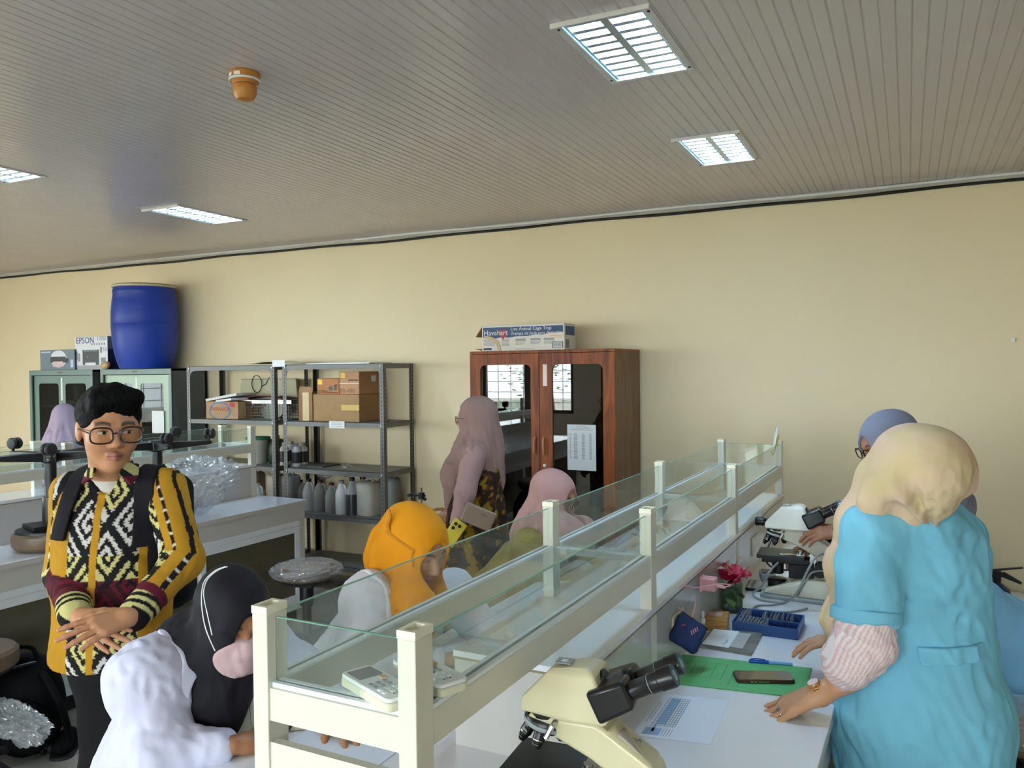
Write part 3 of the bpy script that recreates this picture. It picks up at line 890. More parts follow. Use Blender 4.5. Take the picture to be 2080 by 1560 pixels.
ST_LEFT = (p[0], p[1])

# crumpled clear film
M_FILM = glass_mat('clear_film', '#f4f6f8', refl=2.6, alpha=.17, rough=.12, film='#e8eaee')
def noise3(P, f, seed=0):
    """cheap smooth pseudo noise from warped sines, about -1..1 (wavelength about 4/f)"""
    rs = np.random.RandomState(seed); d = 0
    Q = np.asarray(P, np.float32) * np.float32(f)
    for k in range(3):
        A = (rs.randn(3, 3) * (.7 + .45 * k)).astype(np.float32)
        Q2 = Q @ A + (rs.rand(3) * 6.28).astype(np.float32)
        d = d + np.sin(Q2[..., 0] + np.float32(1.3) * np.sin(Q2[..., 1])) * np.cos(Q2[..., 2] * np.float32(.7)) / (1 + .6 * k)
    return d / 1.9
def film_blob(name, label, c, r, seed, amp=.25, squash=None, nu=110, nv=64, fn=None, thing_cat='plastic film', parent=None):
    b = MB(); b.ell((0, 0, 0), (1, 1, 1), nu=nu, nv=nv)
    V = np.array(b.v)
    n = noise3(V, 2.5, seed) * .6 + (.5 - np.abs(noise3(V, 5.0, seed + 1))) * .9 + (.5 - np.abs(noise3(V, 13.0, seed + 2))) * .45
    V = V * (1 + amp * n)[:, None] * np.array(r)
    if fn is not None: V = fn(V)
    b.v = [tuple(v) for v in V]
    o = b.build(name, M_FILM, parent, angle=12)
    o.location = c
    if label: tag(o, label, thing_cat)
    return o
film_blob('plastic_wrap', 'crumpled clear plastic wrapped over the seat of the stool by the racks', (ST_UP[0], ST_UP[1], .518), (.205, .205, .062), 3, .12)
film_blob('plastic_bag', 'large clear plastic bag slumped on the left bench behind the man', tuple(W(398, 985, 5.0)), (.20, .12, .19), 11, .42, fn=lambda V: np.stack([V[:, 0] * (1 + np.clip(V[:, 2], -.2, .1) * 3.2) + V[:, 2] * .35, V[:, 1], V[:, 2] * np.where(V[:, 2] < 0, 1.15, .8)], 1))
film_blob('plastic_wrap', 'torn clear plastic film hanging over the black backpack at lower left', tuple(W(34, 1468, 3.50)), (.15, .04, .065), 21, .6)
# ------------------------------------------------------------------ binocular microscopes (eyepieces towards +x, base on z = 0)
M_CREAM = mat('microscope_cream', '#ddd3ac', rough=.33, var=.03, scale=6, coat=.2)
M_IVORY = mat('microscope_ivory', '#e9e6dc', rough=.3, var=.02, scale=6, coat=.2)
M_MBLK = mat('microscope_black', '#131315', rough=.3, var=.05)
M_MGREY = mat('microscope_base_grey', '#9aa3a3', rough=.4)
M_CHROME = mat('chrome', '#c9c9c9', rough=.15, metal=1.0)
M_LENS = mat('eyepiece_lens', '#6f7680', rough=.05, coat=1.0)
M_PRINT = mat('white_print', '#d8d8d2', rough=.6)
def make_microscope(label, headm, armm, detail=True):
    t = thing('microscope', label, 'microscope', group='binocular microscopes')
    # foot
    b = MB(); b.hull([(x, y, z) for (x, hy, z) in ((-.135, .062, 0), (-.135, .062, .012), (.13, .095, 0), (.13, .095, .014), (-.10, .075, 0), (-.10, .075, .014)) for y in (-hy, hy)])
    b.build('foot_plate', M_MGREY, t, bevel=.004)
    b = MB(); b.hull([(x, y, z) for (x, hy, z) in ((-.125, .05, .014), (-.12, .045, .030), (-.02, .072, .056), (.125, .08, .014), (.125, .066, .085), (.02, .066, .08)) for y in (-hy, hy)])
    b.build('base', armm, t, bevel=.008, seg=3)
    b = MB(); b.lathe([(.036, .03), (.036, .058), (.030, .066), (.022, .068)], c=(-.075, 0, 0), n=24); b.build('illuminator', M_MBLK, t)
    # arm: profile in x-z, extruded in y
    prof = [(.07, .05), (.146, .05), (.146, .176), (.140, .192), (.128, .202), (.05, .250), (.03, .261), (-.10, .261), (-.104, .246), (-.05, .224), (.02, .194), (.062, .168), (.074, .14), (.072, .10)]
    b = MB(); b.prism(prof, 'y', -.032, .032); b.build('arm', armm, t, bevel=.008, seg=3)
    b = MB(); b.hull([(x, y, z) for (x, hy, z) in ((.045, .034, .248), (.134, .034, .196), (.130, .028, .203), (.055, .028, .252)) for y in (-hy, hy)]); b.build('arm_saddle', armm, t, bevel=.003)
    # nosepiece and objectives, tilted
    c = np.array([-.072, 0, .247]); ax = nrm((-.22, 0, -1))
    b = MB(); b.rev([(-.004, .040), (.002, .043), (.012, .043), (.018, .036), (.022, .020)], c, ax, n=32); npc = b.build('nosepiece', M_MBLK, t)
    b = MB(); b.rev([(.003, .0436), (.005, .0442), (.009, .0442), (.011, .0436)], c, ax, n=48, cap=False); b.build('knurled_ring', M_MGREY, npc)
    F = frame(ax, (0, 1, 0))
    for k, (ang, ln) in enumerate(((1.9, .040), (3.3, .046), (4.7, .034), (.3, .026))):
        rad = F[:, 0] * math.cos(ang) + F[:, 2] * math.sin(ang)
        q = c + ax * .014 + rad * .026; d = nrm(ax + rad * .34)
        b = MB(); b.rev([(0, .0125), (ln * .2, .0128), (ln * .22, .0118), (ln * .62, .0118), (ln * .64, .0105), (ln * .86, .0085), (ln, .0062)], q, d, n=20)
        ob = b.build('objective', M_MBLK, t)
        b = MB(); b.rev([(ln * .55, .0121), (ln * .58, .0121)], q, d, n=20, cap=False); b.rev([(ln * .80, .0099), (ln * .83, .0094)], q, d, n=20, cap=False); b.build('ring_mark', (M_CHROME if k != 0 else mat('cyan_ring', '#5fb6c9', rough=.4)), ob)
        b = MB(); b.rev([(ln * .97, .0066), (ln * 1.02, .004)], q, d, n=16); b.build('tip', M_CHROME, ob)
        if k < 2 and detail:
            nrmv = nrm(np.array([-.25, -1.0, 0])); nrmv = nrm(nrmv - d * (nrmv @ d))
            rt = np.cross(d, nrmv) * -1.0
            Rm = np.stack([np.cross(-d, nrmv), -d, nrmv], 1)
            for j, (tx, sz) in enumerate((('BE', .0045), (('40x', '100x')[k], .0065))):
                text('print', tx, sz, M_PRINT, ob, q + d * (ln * (.26 + .22 * j)) + nrmv * .0123, Rm, 'CENTER', .0002)
    # head (prism housing)
    P = []
    for (x, hy, z) in ((-.118, .030, .308), (-.118, .026, .330), (-.060, .026, .392), (.012, .030, .405), (.030, .045, .398), (.058, .048, .316), (.045, .046, .308), (-.02, .05, .308)):
        P += [(x, -hy, z), (x, hy, z)]
    P = [(x, y, z - .045) for x, y, z in P]
    b = MB(); b.hull(P); hd = b.build('head', headm, t, bevel=.009, seg=3)
    b = MB(); b.box(-.052, -.022, -.014, .014, .3555, .3575); b.build('head_mark', M_MGREY, hd)
    b = MB(); b.box(-.042, -.032, -.006, .006, .3572, .3582); b.build('mark_dot', M_LABEL, hd)
    b = MB(); b.lathe([(.034, .255), (.034, .264)], c=(-.072, 0, 0), n=24); b.build('head_seat', M_MBLK, t)
    # binocular block and tubes
    e0 = np.array([.040, 0, .307]); ed = nrm((1, 0, .50)); EF = frame(ed, (0, 0, 1))
    def EP(x, y, z): return e0 + EF[:, 0] * x + ed * y + EF[:, 2] * z
    for s in (-1, 1):
        b = MB(); P = []
        for (y, hx, hz) in ((-.012, .029, .030), (.055, .026, .026), (.062, .024, .022)):
            for sx in (-1, 1):
                for sz in (-1, 1): P.append(EP(s * .031 + sx * hx, y, sz * hz - .004))
        b.hull(P); b.build('tube_housing', M_MBLK, t, bevel=.007, seg=3)
        b = MB(); b.rev([(0, .0165), (.035, .0165), (.037, .0178), (.056, .0178), (.058, .0195), (.082, .0200), (.086, .0185), (.086, .0135)], EP(s * .031, .060, -.004), ed, n=28, cap=True)
        ey = b.build('eyepiece', M_MBLK, t)
        b = MB(); b.rev([(0, .0125), (.0015, .006)], EP(s * .031, .1452, -.004), ed, n=20); b.build('lens', M_LENS, ey)
        b = MB(); b.rev([(.0, .0186), (.001, .0186)], EP(s * .031, .099, -.004), ed, n=28, cap=False); b.build('scale_ring', M_MGREY, ey)
    b = MB(); P0 = EP(0, .02, .022); b.obox(P0, (.010, .03, .006), EF); b.cyl(EP(0, -.008, .024), EP(0, .016, .026), .016, n=18); b.build('hinge', M_MBLK, t)
    # stage, condenser, focus
    b = MB(); b.box(-.145, .03, -.068, .068, .153, .168); st = b.build('stage', M_MBLK, t, bevel=.002)
    b = MB(); b.box(-.13, .045, -.03, .03, .130, .153); b.box(-.03, .06, -.028, .028, .075, .130); b.build('stage_bracket', M_MBLK, t, bevel=.003)
    b = MB(); b.lathe([(.018, .085), (.022, .09), (.022, .12), (.026, .125), (.026, .151)], c=(-.072, 0, 0), n=22); b.build('condenser', M_MBLK, t)
    b = MB(); b.box(.0, .03, -.05, .05, .1685, .173); b.hull([(x, y, z) for x, y in ((.0, -.045), (-.012, -.05), (-.06, -.052), (-.065, -.046), (-.02, -.03)) for z in (.169, .172)]); b.cyl((.012, -.02, .173), (.012, -.02, .183), .009, n=14)
    b.build('slide_clip', M_CHROME, st, bevel=.001)
    for s in (-1, 1):
        b = MB(); b.cyl((.085, s * .03, .115), (.085, s * .058, .115), .024, n=26); b.cyl((.085, s * .058, .115), (.085, s * .075, .115), .013, n=20); b.build('focus_knob', M_MBLK, t, bevel=.002)
    b = MB(); b.tube([(-.045, -.033, .255), (-.048, -.045, .250), (-.058, -.052, .230)], .005, 8); b.build('clamp_lever', M_CHROME, t)
    b = MB(); b.box(.075, .105, -.0335, -.032, .135, .152); b.build('switch', M_MBLK, t)
    return t
_scale = 1.03
def put_scope(label, loc, rz, headm=None, armm=None, src=None):
    m = make_microscope(label, headm or M_CREAM, armm or M_CREAM)
    m.location = loc; m.rotation_euler = (0, 0, rz); m.scale = (1, 1, 1)
    return m
# near and far microscope
nm = W(1112, 1470, 1.52)
put_scope('cream microscope nearest the camera on the near bench', (nm[0] + .075, nm[1], TZ), R_(4))
fs = WZ(1600, 1222, TZ)
put_scope('ivory-headed microscope beside the grey-hijab woman', (fs[0] + .025, fs[1] + .09, TZ), R_(2), M_IVORY, mat('microscope_pale', '#d9d4bf', rough=.33, var=.03, coat=.2))
# scrap of paper lying on the arm of the near microscope
sc = bpy.data.objects['microscope']
b = MB(); b.grid(lambda u, v: (.070 + .062 * u, -.027 + .054 * v * (1 - .25 * u), .2405 - .046 * u + .003 * math.sin(v * 5 + u * 3) + .0035), 8, 8); b.build('paper_scrap', mat('scrap_paper', '#d3c9c4', rough=.7), sc, solid=.0006)
text('handwriting', 'Sigit', .011, mat('dark_print', '#6b7284', rough=.8), sc, (.098, -.002, .2285), np.stack([nrm((.4, .9, -.3)), nrm((-.85, .4, .5)), (0.5, 0, .86)], 1), extrude=.0002)
# ------------------------------------------------------------------ things on the near worktop
def quad_sheet(name, label, cat, px, thick, m, z0=TZ, parts=None):
    P = [WZ(x, y, z0) for x, y in px]
    c = sum(P) / 4
    t = thing(name, label, cat, (c[0], c[1], z0))
    b = MB()
    vs = [tuple(p - c) for p in P]; vs = [(v[0], v[1], 0.0004) for v in vs] + [(v[0], v[1], thick) for v in vs]
    b.add(vs, [(3, 2, 1, 0), (4, 5, 6, 7), (0, 1, 5, 4), (1, 2, 6, 5), (2, 3, 7, 6), (3, 0, 4, 7)])
    b.build('sheet', m, t)
    P = [p - c for p in P]
    def uv(u, v):   # u along 0->3... v along 0->1
        return (P[0] * (1 - u) + P[3] * u) * (1 - v) + (P[1] * (1 - u) + P[2] * u) * v
    return t, uv
def strips(t, name, uv, rects, z, m):
    b = MB()
    for (u0, u1, v0, v1) in rects:
        q = [uv(u0, v0), uv(u1, v0), uv(u1, v1), uv(u0, v1)]
        b.add([(p[0], p[1], z) for p in q], [(0, 1, 2, 3)])
    o = b.build(name, m, t, smooth=False); o['kind'] = 'stuff'
    return o
M_GFOLD = mat('green_card', '#5dac66', rough=.65, var=.04, scale=20)
t, uv = quad_sheet('green_folder', 'green card folder lying under the phone on the near worktop', 'folder', ((1350, 1388), (1386, 1331), (1650, 1359), (1634, 1419)), .003, M_GFOLD)
M_GLINE = mat('green_print', '#37753f', rough=.7)
rs = []
for u in (.14, .22, .30, .38): rs.append((u, u + .004, .28, .80))
rs += [(.14, .38, .28, .286), (.14, .38, .79, .796), (.45, .454, .10, .5), (.45, .58, .10, .106), (.52, .524, .1, .4)]
strips(t, 'printed_box', uv, rs, .0033, M_GLINE)
# form with a printed table
M_PAPER = mat('form_paper', '#e6eaf4', rough=.6, var=.01)
t, uv = quad_sheet('printed_form', 'printed form sheet with a small blue table beside the near microscope', 'paper', ((1250, 1490), (1318, 1406), (1481, 1424), (1444, 1513)), .0012, M_PAPER)
rs = [(.20, .62, .88, .90), (.24, .58, .93, .945), (.12, .16, .6, .9)]
M_BLUEP = mat('pale_blue_print', '#9dbcdc', rough=.7); M_INK2 = mat('dark_print', '#6b7284', rough=.8)
strips(t, 'table_header', uv, [(.33, .36, .12, .9), (.36, .44, .28, .9), (.26, .44, .05, .2)], .0015, M_BLUEP)
ln = [(.44 + .028 * k, .445 + .028 * k, .25, .9) for k in range(5)] + [(.30, .305, .1, .9), (.22, .225, .3, .8), (.25, .255, .35, .75)] + [(.30, .56, .25 + .05 * k, .255 + .05 * k) for k in range(14)] + [(.46 + .03 * k, .465 + .03 * k, .04, .2) for k in range(4)]
strips(t, 'printed_lines', uv, ln, .0018, M_INK2)

def wbox(name, label, cat, px, h, m, z0=TZ, bevel=.003, seg=2, depth=None):
    """box on the worktop: pixel of near-left, near-right bottom corners; depth along the bench"""
    a, c = WZ(*px[0], z0), WZ(*px[1], z0)
    d = c - a; w = np.linalg.norm(d[:2]); ang = math.atan2(d[1], d[0])
    t = thing(name, label, cat, (a[0], a[1], z0), ang)
    return t, w

# phone
a = WZ(1497, 1388, TZ + .003); c = WZ(1617, 1390, TZ + .003)
ang = math.atan2(c[1] - a[1], c[0] - a[0]); w = np.linalg.norm(c - a)
t = thing('smartphone', 'dark smartphone in a brown case lying on the green folder', 'phone', (a[0], a[1], TZ + .0032), ang)
b = MB(); b.rrect(w / 2, .037, w / 2, .037, .012, 0, .0095, 6); b.build('case', mat('phone_case', '#4a2d23', rough=.35, metal=.3), t, bevel=.002)
b = MB(); b.rrect(w / 2, .037, w / 2 - .003, .034, .010, .0096, .0104, 6); b.build('screen', mat('phone_screen', '#3a302b', rough=.08, coat=.5), t)
b = MB()
for x in (.042, .052): b.rrect(x, -.0004, .004, .001, .0008, .003, .0065, 2)
b.box(.06, .09, -.0008, 0, .0035, .006); b.build('side_buttons', M_CHROME, t)
# pen
a = WZ(1521, 1343, TZ + .006); c = WZ(1610, 1350, TZ + .006)
d = nrm(c - a); L = np.linalg.norm(c - a)
t = thing('ballpoint_pen', 'blue capped pen on the worktop beside the green folder', 'pen', (a[0], a[1], TZ))
M_BLUE = mat('pen_blue', '#1f58c4', rough=.25); M_BLUEL = mat('pen_light_blue', '#6fa5e6', rough=.3)
z = np.array([0, 0, .0066])
b = MB(); b.rev([(0, .003), (.002, .0055), (L * .45, .0062), (L * .46, .0055)], z, d, n=14); cap = b.build('cap', M_BLUE, t)
b = MB(); b.tube([z + d * .004 + [0, 0, .006], z + d * .02 + [0, 0, .009], z + d * (L * .38) + [0, 0, .0075]], .0018, 6); b.build('clip', M_BLUE, cap)
b = MB(); b.rev([(L * .45, .005), (L, .0048)], z, d, n=14); b.build('barrel', M_BLUEL, t)
# blue slide box with glass slides
a = WZ(1487, 1283, TZ); c = WZ(1621, 1301, TZ); ang = math.atan2(c[1] - a[1], c[0] - a[0]); w = np.linalg.norm((c - a)[:2])
t = thing('slide_box', 'open blue slide box with rows of glass slides', 'slide box', (a[0], a[1], TZ), ang)
M_NAVY = mat('slide_box_blue', '#1d4682', rough=.4, var=.04); dp = .17; h = .036
b = MB(); b.box(0, w, 0, .004, 0, h); b.build('front_wall', M_NAVY, t); b = MB(); b.box(0, w, dp - .004, dp, 0, h); b.build('rear_wall', M_NAVY, t)
b = MB(); b.box(0, .004, .004, dp - .004, 0, h); b.build('side_wall', M_NAVY, t); b = MB(); b.box(w - .004, w, .004, dp - .004, 0, h); b.build('side_wall', M_NAVY, t)
b = MB(); b.box(.004, w - .004, .004, dp - .004, 0, .006); b.build('tray_floor', M_NAVY, t)
b = MB(); b.box(.004, w - .004, dp / 2 - .003, dp / 2 + .003, .006, h - .004); b.build('divider', M_NAVY, t)
b = MB(); nr = 25
for k in range(nr):
    x = .008 + (w - .016) * k / (nr - 1)
    for (y0, y1) in ((.004, .010), (dp / 2 - .009, dp / 2 - .003), (dp / 2 + .003, dp / 2 + .009), (dp - .010, dp - .004)): b.box(x - .001, x + .001, y0, y1, .006, h - .006)
o = b.build('slot_ribs', M_NAVY, t, smooth=False); o['kind'] = 'stuff'
M_SLIDE = glass_mat('slide_glass', '#e8eff2', refl=2.0, alpha=.45, film='#d3dfe8')
for k in range(13):
    x = .012 + (w - .024) * k / 24; b = MB(); b.obox((x, dp * .27, h * .62), (.0006, dp * .21, h * .42), roty(.12 * math.sin(k * 2.1))); b.build('glass_slide', M_SLIDE, t, smooth=False)
for k in list(range(4)) + [9, 10, 12, 14, 15, 17, 19, 21]:
    x = .012 + (w - .024) * k / 24; b = MB(); b.obox((x, dp * .75, h * .66), (.0006, dp * .20, h * .42), roty(.15 * math.sin(k * 1.7))); b.build('glass_slide', M_SLIDE, t, smooth=False)
# wooden box
a = WZ(1433, 1280, TZ); c = WZ(1478, 1284, TZ); ang = math.atan2(c[1] - a[1], c[0] - a[0]); w = np.linalg.norm((c - a)[:2])
t = thing('wooden_box', 'small light wooden box between dropper bottle and slide box', 'box', (a[0], a[1], TZ), ang)
M_PINE = wood_mat('light_wood', '#a8753a', '#c79a5c', 6.0, .5, (3, 12, 12))
b = MB(); b.box(0, w, 0, .085, 0, .034); b.build('body', M_PINE, t, bevel=.002); b = MB(); b.box(-.0006, w + .0006, -.0006, .0856, .0345, .046); b.build('lid', M_PINE, t, bevel=.002)
b = MB(); b.box(w * .12, w * .72, .02, .065, .0461, .0464); b.build('label_sticker', mat('pink_label', '#d9bdb6', rough=.6, var=.12, scale=60), t)
# dropper bottle
p = WZ(1428, 1288, TZ)
t = thing('dropper_bottle', 'tiny dropper bottle with white bulb beside the navy pouch', 'bottle', p)
b = MB(); b.lathe([(.010, 0), (.0115, .003), (.0115, .034), (.007, .040)], n=18); b.build('vial', glass_mat('vial_glass', '#e2dcc6', refl=1.5, alpha=.35, film='#d8d2b8'), t)
b = MB(); b.lathe([(.0085, .038), (.0085, .052), (.006, .054)], n=16); b.build('cap', M_LABEL, t)
b = MB(); b.lathe([(.004, .054), (.0055, .060), (.005, .074), (.002, .079)], n=14); b.build('bulb', M_LABEL, t)
# clear slide mailer with a paper label
P = [WZ(x, y, TZ) for x, y in ((1420, 1316), (1448, 1281), (1549, 1291), (1526, 1333))]
cc = sum(P) / 4; t = thing('slide_tray', 'flat clear acrylic tray with handwritten paper label', 'tray', (cc[0], cc[1], TZ))
def quad_prism(P, z0, z1):
    b = MB(); vs = [(p[0], p[1], z0) for p in P] + [(p[0], p[1], z1) for p in P]
    return b.add(vs, [(3, 2, 1, 0), (4, 5, 6, 7), (0, 1, 5, 4), (1, 2, 6, 5), (2, 3, 7, 6), (3, 0, 4, 7)])
Q = [p - cc for p in P]
quad_prism(Q, .0005, .009).build('acrylic', glass_mat('acrylic', '#d9d8d4', refl=1.6, alpha=.30, film='#c9c6c0'), t)
def sub(u0, u1, v0, v1): 
    f = lambda u, v: (Q[0] * (1 - u) + Q[3] * u) * (1 - v) + (Q[1] * (1 - u) + Q[2] * u) * v
    return [f(u0, v0), f(u0, v1), f(u1, v1), f(u1, v0)]
quad_prism(sub(.03, .55, .08, .95), .0092, .0098).build('paper_label', M_LABEL, t)
quad_prism(sub(.55, .80, .15, .9), .0092, .0095).build('film_flap', mat('grey_film', '#bdbab6', rough=.3), t)
f0 = sub(.30, .46, .2, .6); Rl = np.stack([nrm(Q[1] - Q[0]), nrm(Q[0] - Q[3]), (0, 0, 1.0)], 1)
text('handwriting', 'Tripano', .016, M_INK2, t, (f0[3] + np.array([0, 0, .0099]) - (0, 0, f0[3][2])), Rl, extrude=.0001, shear=.2)
# glass vase with red hibiscus
p = WZ(1484, 1246, TZ)
t = thing('flower_vase', 'square glass of water holding red hibiscus flowers and leaves', 'vase', (p[0], p[1] + .03, TZ), R_(20))
b = MB(); b.rrect(0, 0, .033, .033, .006, .0, .006)
for (x0, x1, y0, y1) in ((-.033, .033, -.033, -.031), (-.033, .033, .031, .033), (-.033, -.031, -.031, .031), (.031, .033, -.031, .031)): b.box(x0, x1, y0, y1, .004, .11)
b.build('glass', glass_mat('vase_glass', '#e6efe8', refl=1.2, alpha=.02), t, smooth=False)
b = MB(); b.box(-.0305, .0305, -.0305, .0305, .007, .072); b.build('water', glass_mat('water', '#dfe8dc', refl=.6), t, smooth=False)
M_LEAF = mat('leaf_green', '#5c8140', rough=.4, var=.2, scale=40); M_HIB = mat('hibiscus_red', '#b80f38', rough=.5, var=.15, scale=50); M_STEM = mat('stem_green', '#5a6b3a', rough=.6)
def leaf(c, L, wd, Rm, bend, m, name, ruffle=0.0):
    def f(u, v):
        x = (u - .5) * 2; wv = wd * (math.sin(math.pi * min(1, .08 + .92 * v) ** .75) if ruffle == 0 else (.25 + .75 * v ** .6) * math.sqrt(max(0, 1 - max(0, (v - .82) / .18) ** 2 * .8)))
        q = np.array([x * wv, v * L, bend * L * v * v - .1 * wv * abs(x) + ruffle * math.sin(7 * x + 5 * v) * v])
        return np.array(c) + Rm @ q
    b = MB(); b.grid(f, 8, 8); return b.build(name, m, t, angle=80, solid=.0008)
for k, (ang, tl, zz, L) in enumerate(((.2, -.5, .095, .07), (1.9, -.8, .09, .075), (3.4, -.7, .085, .07), (4.6, -.9, .088, .08), (5.4, -.4, .08, .06))):
    leaf((.012 * math.cos(ang), .012 * math.sin(ang), zz), L, .028, rotz(ang) @ rotx(tl), -.3, M_LEAF, 'leaf')
for fi, (fc, tilt, rz) in enumerate((((-.025, -.01, .118), .55, 2.6), ((.022, -.02, .115), .75, -1.9), ((.012, .022, .13), .3, 1.0))):
    base = rotz(rz) @ rotx(tilt)
    for k in range(5):
        Rm = base @ rotz(2 * math.pi * k / 5) @ rotx(R_(38))
        leaf(fc, .058, .024, Rm, -.35, M_HIB, 'petal', .0035)
    b = MB(); tip = np.array(fc) + base @ np.array([.004, .0, .075]); b.tube([fc, np.array(fc) + base @ np.array([0, 0, .04]), tip], .0016, 6)
    for k in range(8):
        q = tip + base @ np.array([.006 * math.cos(k * .8), .006 * math.sin(k * .8), -.012 + .003 * (k % 4)]); b.ell(q, (.0018,) * 3, nu=6, nv=4)
    b.build('stamen', mat('stamen_pink', '#d98b78', rough=.6), t)
b = MB()
for k in range(3): b.tube([(.01 * k - .01, 0, .11), (.012 * (k - 1), .006, .06), (.018 * (1 - k), -.004 * k, .010)], .0022, 6)
b.build('stem', M_STEM, t)
# pink charger plugged into the duct socket, with its cable
def duct_face(px, py):
    """point on the duct front face"""
    v = W(px, py, 1.0) - np.array([0, 0, CAMH]); n = np.array([math.cos(SL), -math.sin(SL), 0]); p0 = np.array([B1[0], B1[1], 0])
    k = ((p0 - np.array([0, 0, CAMH])) @ n) / (v @ n)
    return np.array([0, 0, CAMH]) + v * k
M_PINK = mat('pink_plastic', '#e2a3a8', rough=.3, var=.03)
q = duct_face(1418, 1183)
t = thing('phone_charger', 'pink phone charger plugged into the duct socket above the hibiscus', 'charger', (q[0] + .011, q[1], q[2]), -SL)
b = MB(); b.box(0, .05, -.02, .02, -.022, .022); b.build('charger_body', M_PINK, t, bevel=.006, seg=3)
b = MB(); b.box(-.002, .006, -.024, .024, -.026, .026); b.build('charger_back', M_PINK, t, bevel=.004)
b = MB(); b.rev([(0, .006), (.022, .0055), (.03, .003)], (.05, 0, -.004), (1, -.1, -.1), n=12); b.build('cable_plug', M_PINK, t)
cab = [(.075, 0, -.006), (.10, -.01, .006), (.07, -.06, .018), (.02, -.14, .020), (.010, -.22, .045), (.008, -.30, .058)]
cab2 = [(.008, -.30, -.002), (.012, -.24, -.045), (.014, -.17, -.060), (.010, -.12, -.035), (.006, -.11, -.012)]
def spline(P, n=8):
    P = [np.array(p, float) for p in P]; out = []
    for i in range(len(P) - 1):
        p0, p1, p2, p3 = P[max(i - 1, 0)], P[i], P[i + 1], P[min(i + 2, len(P) - 1)]
        for k in range(n):
            s = k / n; out.append(.5 * ((2 * p1) + (-p0 + p2) * s + (2 * p0 - 5 * p1 + 4 * p2 - p3) * s * s + (-p0 + 3 * p1 - 3 * p2 + p3) * s ** 3))
    return out + [P[-1]]
b = MB(); b.tube(spline(cab), .0022, 6); b.build('cable', M_PINK, t)
b = MB(); b.tube(spline(cab2), .0022, 6); b.build('cable', M_PINK, t)
# black plug with cable at the far socket, grey cables of the far microscope
q = duct_face(1530, 1058)
t = thing('power_plug', 'black mains plug and cable in the duct behind the ivory microscope', 'plug', (q[0] + .01, q[1], q[2]), -SL)
b = MB(); b.rev([(0, .018), (.012, .020), (.02, .017), (.034, .019), (.05, .012), (.06, .008)], (0, 0, 0), (1, 0, 0), n=18); b.build('plug_body', M_MBLK, t)
b = MB(); b.tube(spline([(.06, 0, 0), (.085, 0, -.015), (.075, -.06, -.06), (.06, -.10, -.14), (.09, -.06, -.185), (.16, -.01, -.195), (.20, .05, -.197)]), .0042, 8); b.build('cable', M_MBLK, t)
def tablecable(name, label, pts, r, m):
    P = [np.array(p, float) for p in pts]; c = P[0]
    o = MB(); o.tube(spline([p - c for p in P], 10), r, 8); ob = o.build(name, m, None); ob.location = c
    return tag(ob, label, 'cable')
M_GCAB = mat('grey_cable', '#8f9290', rough=.45)
z0 = TZ + .005
P = [W(1688, 1124, 3.02), W(1660, 1130, 2.98), W(1640, 1160, 2.95), W(1618, 1205, 2.95)] + [WZ(1590, 1225, z0), WZ(1545, 1218, z0), WZ(1530, 1205, z0 + .01), WZ(1548, 1190, TZ + .05), W(1560, 1165, 3.05), W(1580, 1143, 3.1)]
tablecable('power_cable', 'grey cable looping around the front of the ivory microscope', P, .0042, M_GCAB)
P = [W(1686, 1160, 3.0), W(1650, 1163, 2.97), W(1632, 1190, 2.95), WZ(1615, 1214, z0), WZ(1575, 1228, z0), WZ(1540, 1230, z0), WZ(1535, 1238, z0), WZ(1600, 1243, z0), WZ(1640, 1236, z0)]
tablecable('power_cable', 'second grey cable lying flat on the worktop by the slide box', P, .0036, M_GCAB)
# black tray with small boxes left of the far microscope
a = WZ(1513, 1200, TZ); c = WZ(1560, 1203, TZ); w = np.linalg.norm((c - a)[:2])
t = thing('tablet', 'black flat tablet behind the hibiscus vase', 'tablet', (a[0], a[1], TZ), R_(3))
b = MB(); b.rrect(w / 2, .07, w / 2, .07, .012, 0.0005, .012); b.build('shell', M_MBLK, t, bevel=.002); b = MB(); b.rrect(w / 2, .07, w / 2 - .008, .062, .006, .0121, .0125); b.build('screen', M_LENS, t)
a = WZ(1540, 1180, TZ)
t = thing('adapter_box', 'small grey adapter box with black top near the duct', 'adapter', (a[0] + .03, a[1] + .05, TZ), R_(15))
b = MB(); b.rrect(0, 0, .030, .042, .008, 0, .03); b.build('body', mat('adapter_grey', '#9a9d9f', rough=.4), t, bevel=.004); b = MB(); b.rrect(0, 0, .024, .034, .006, .0302, .034); b.build('lid', M_MBLK, t, bevel=.002)
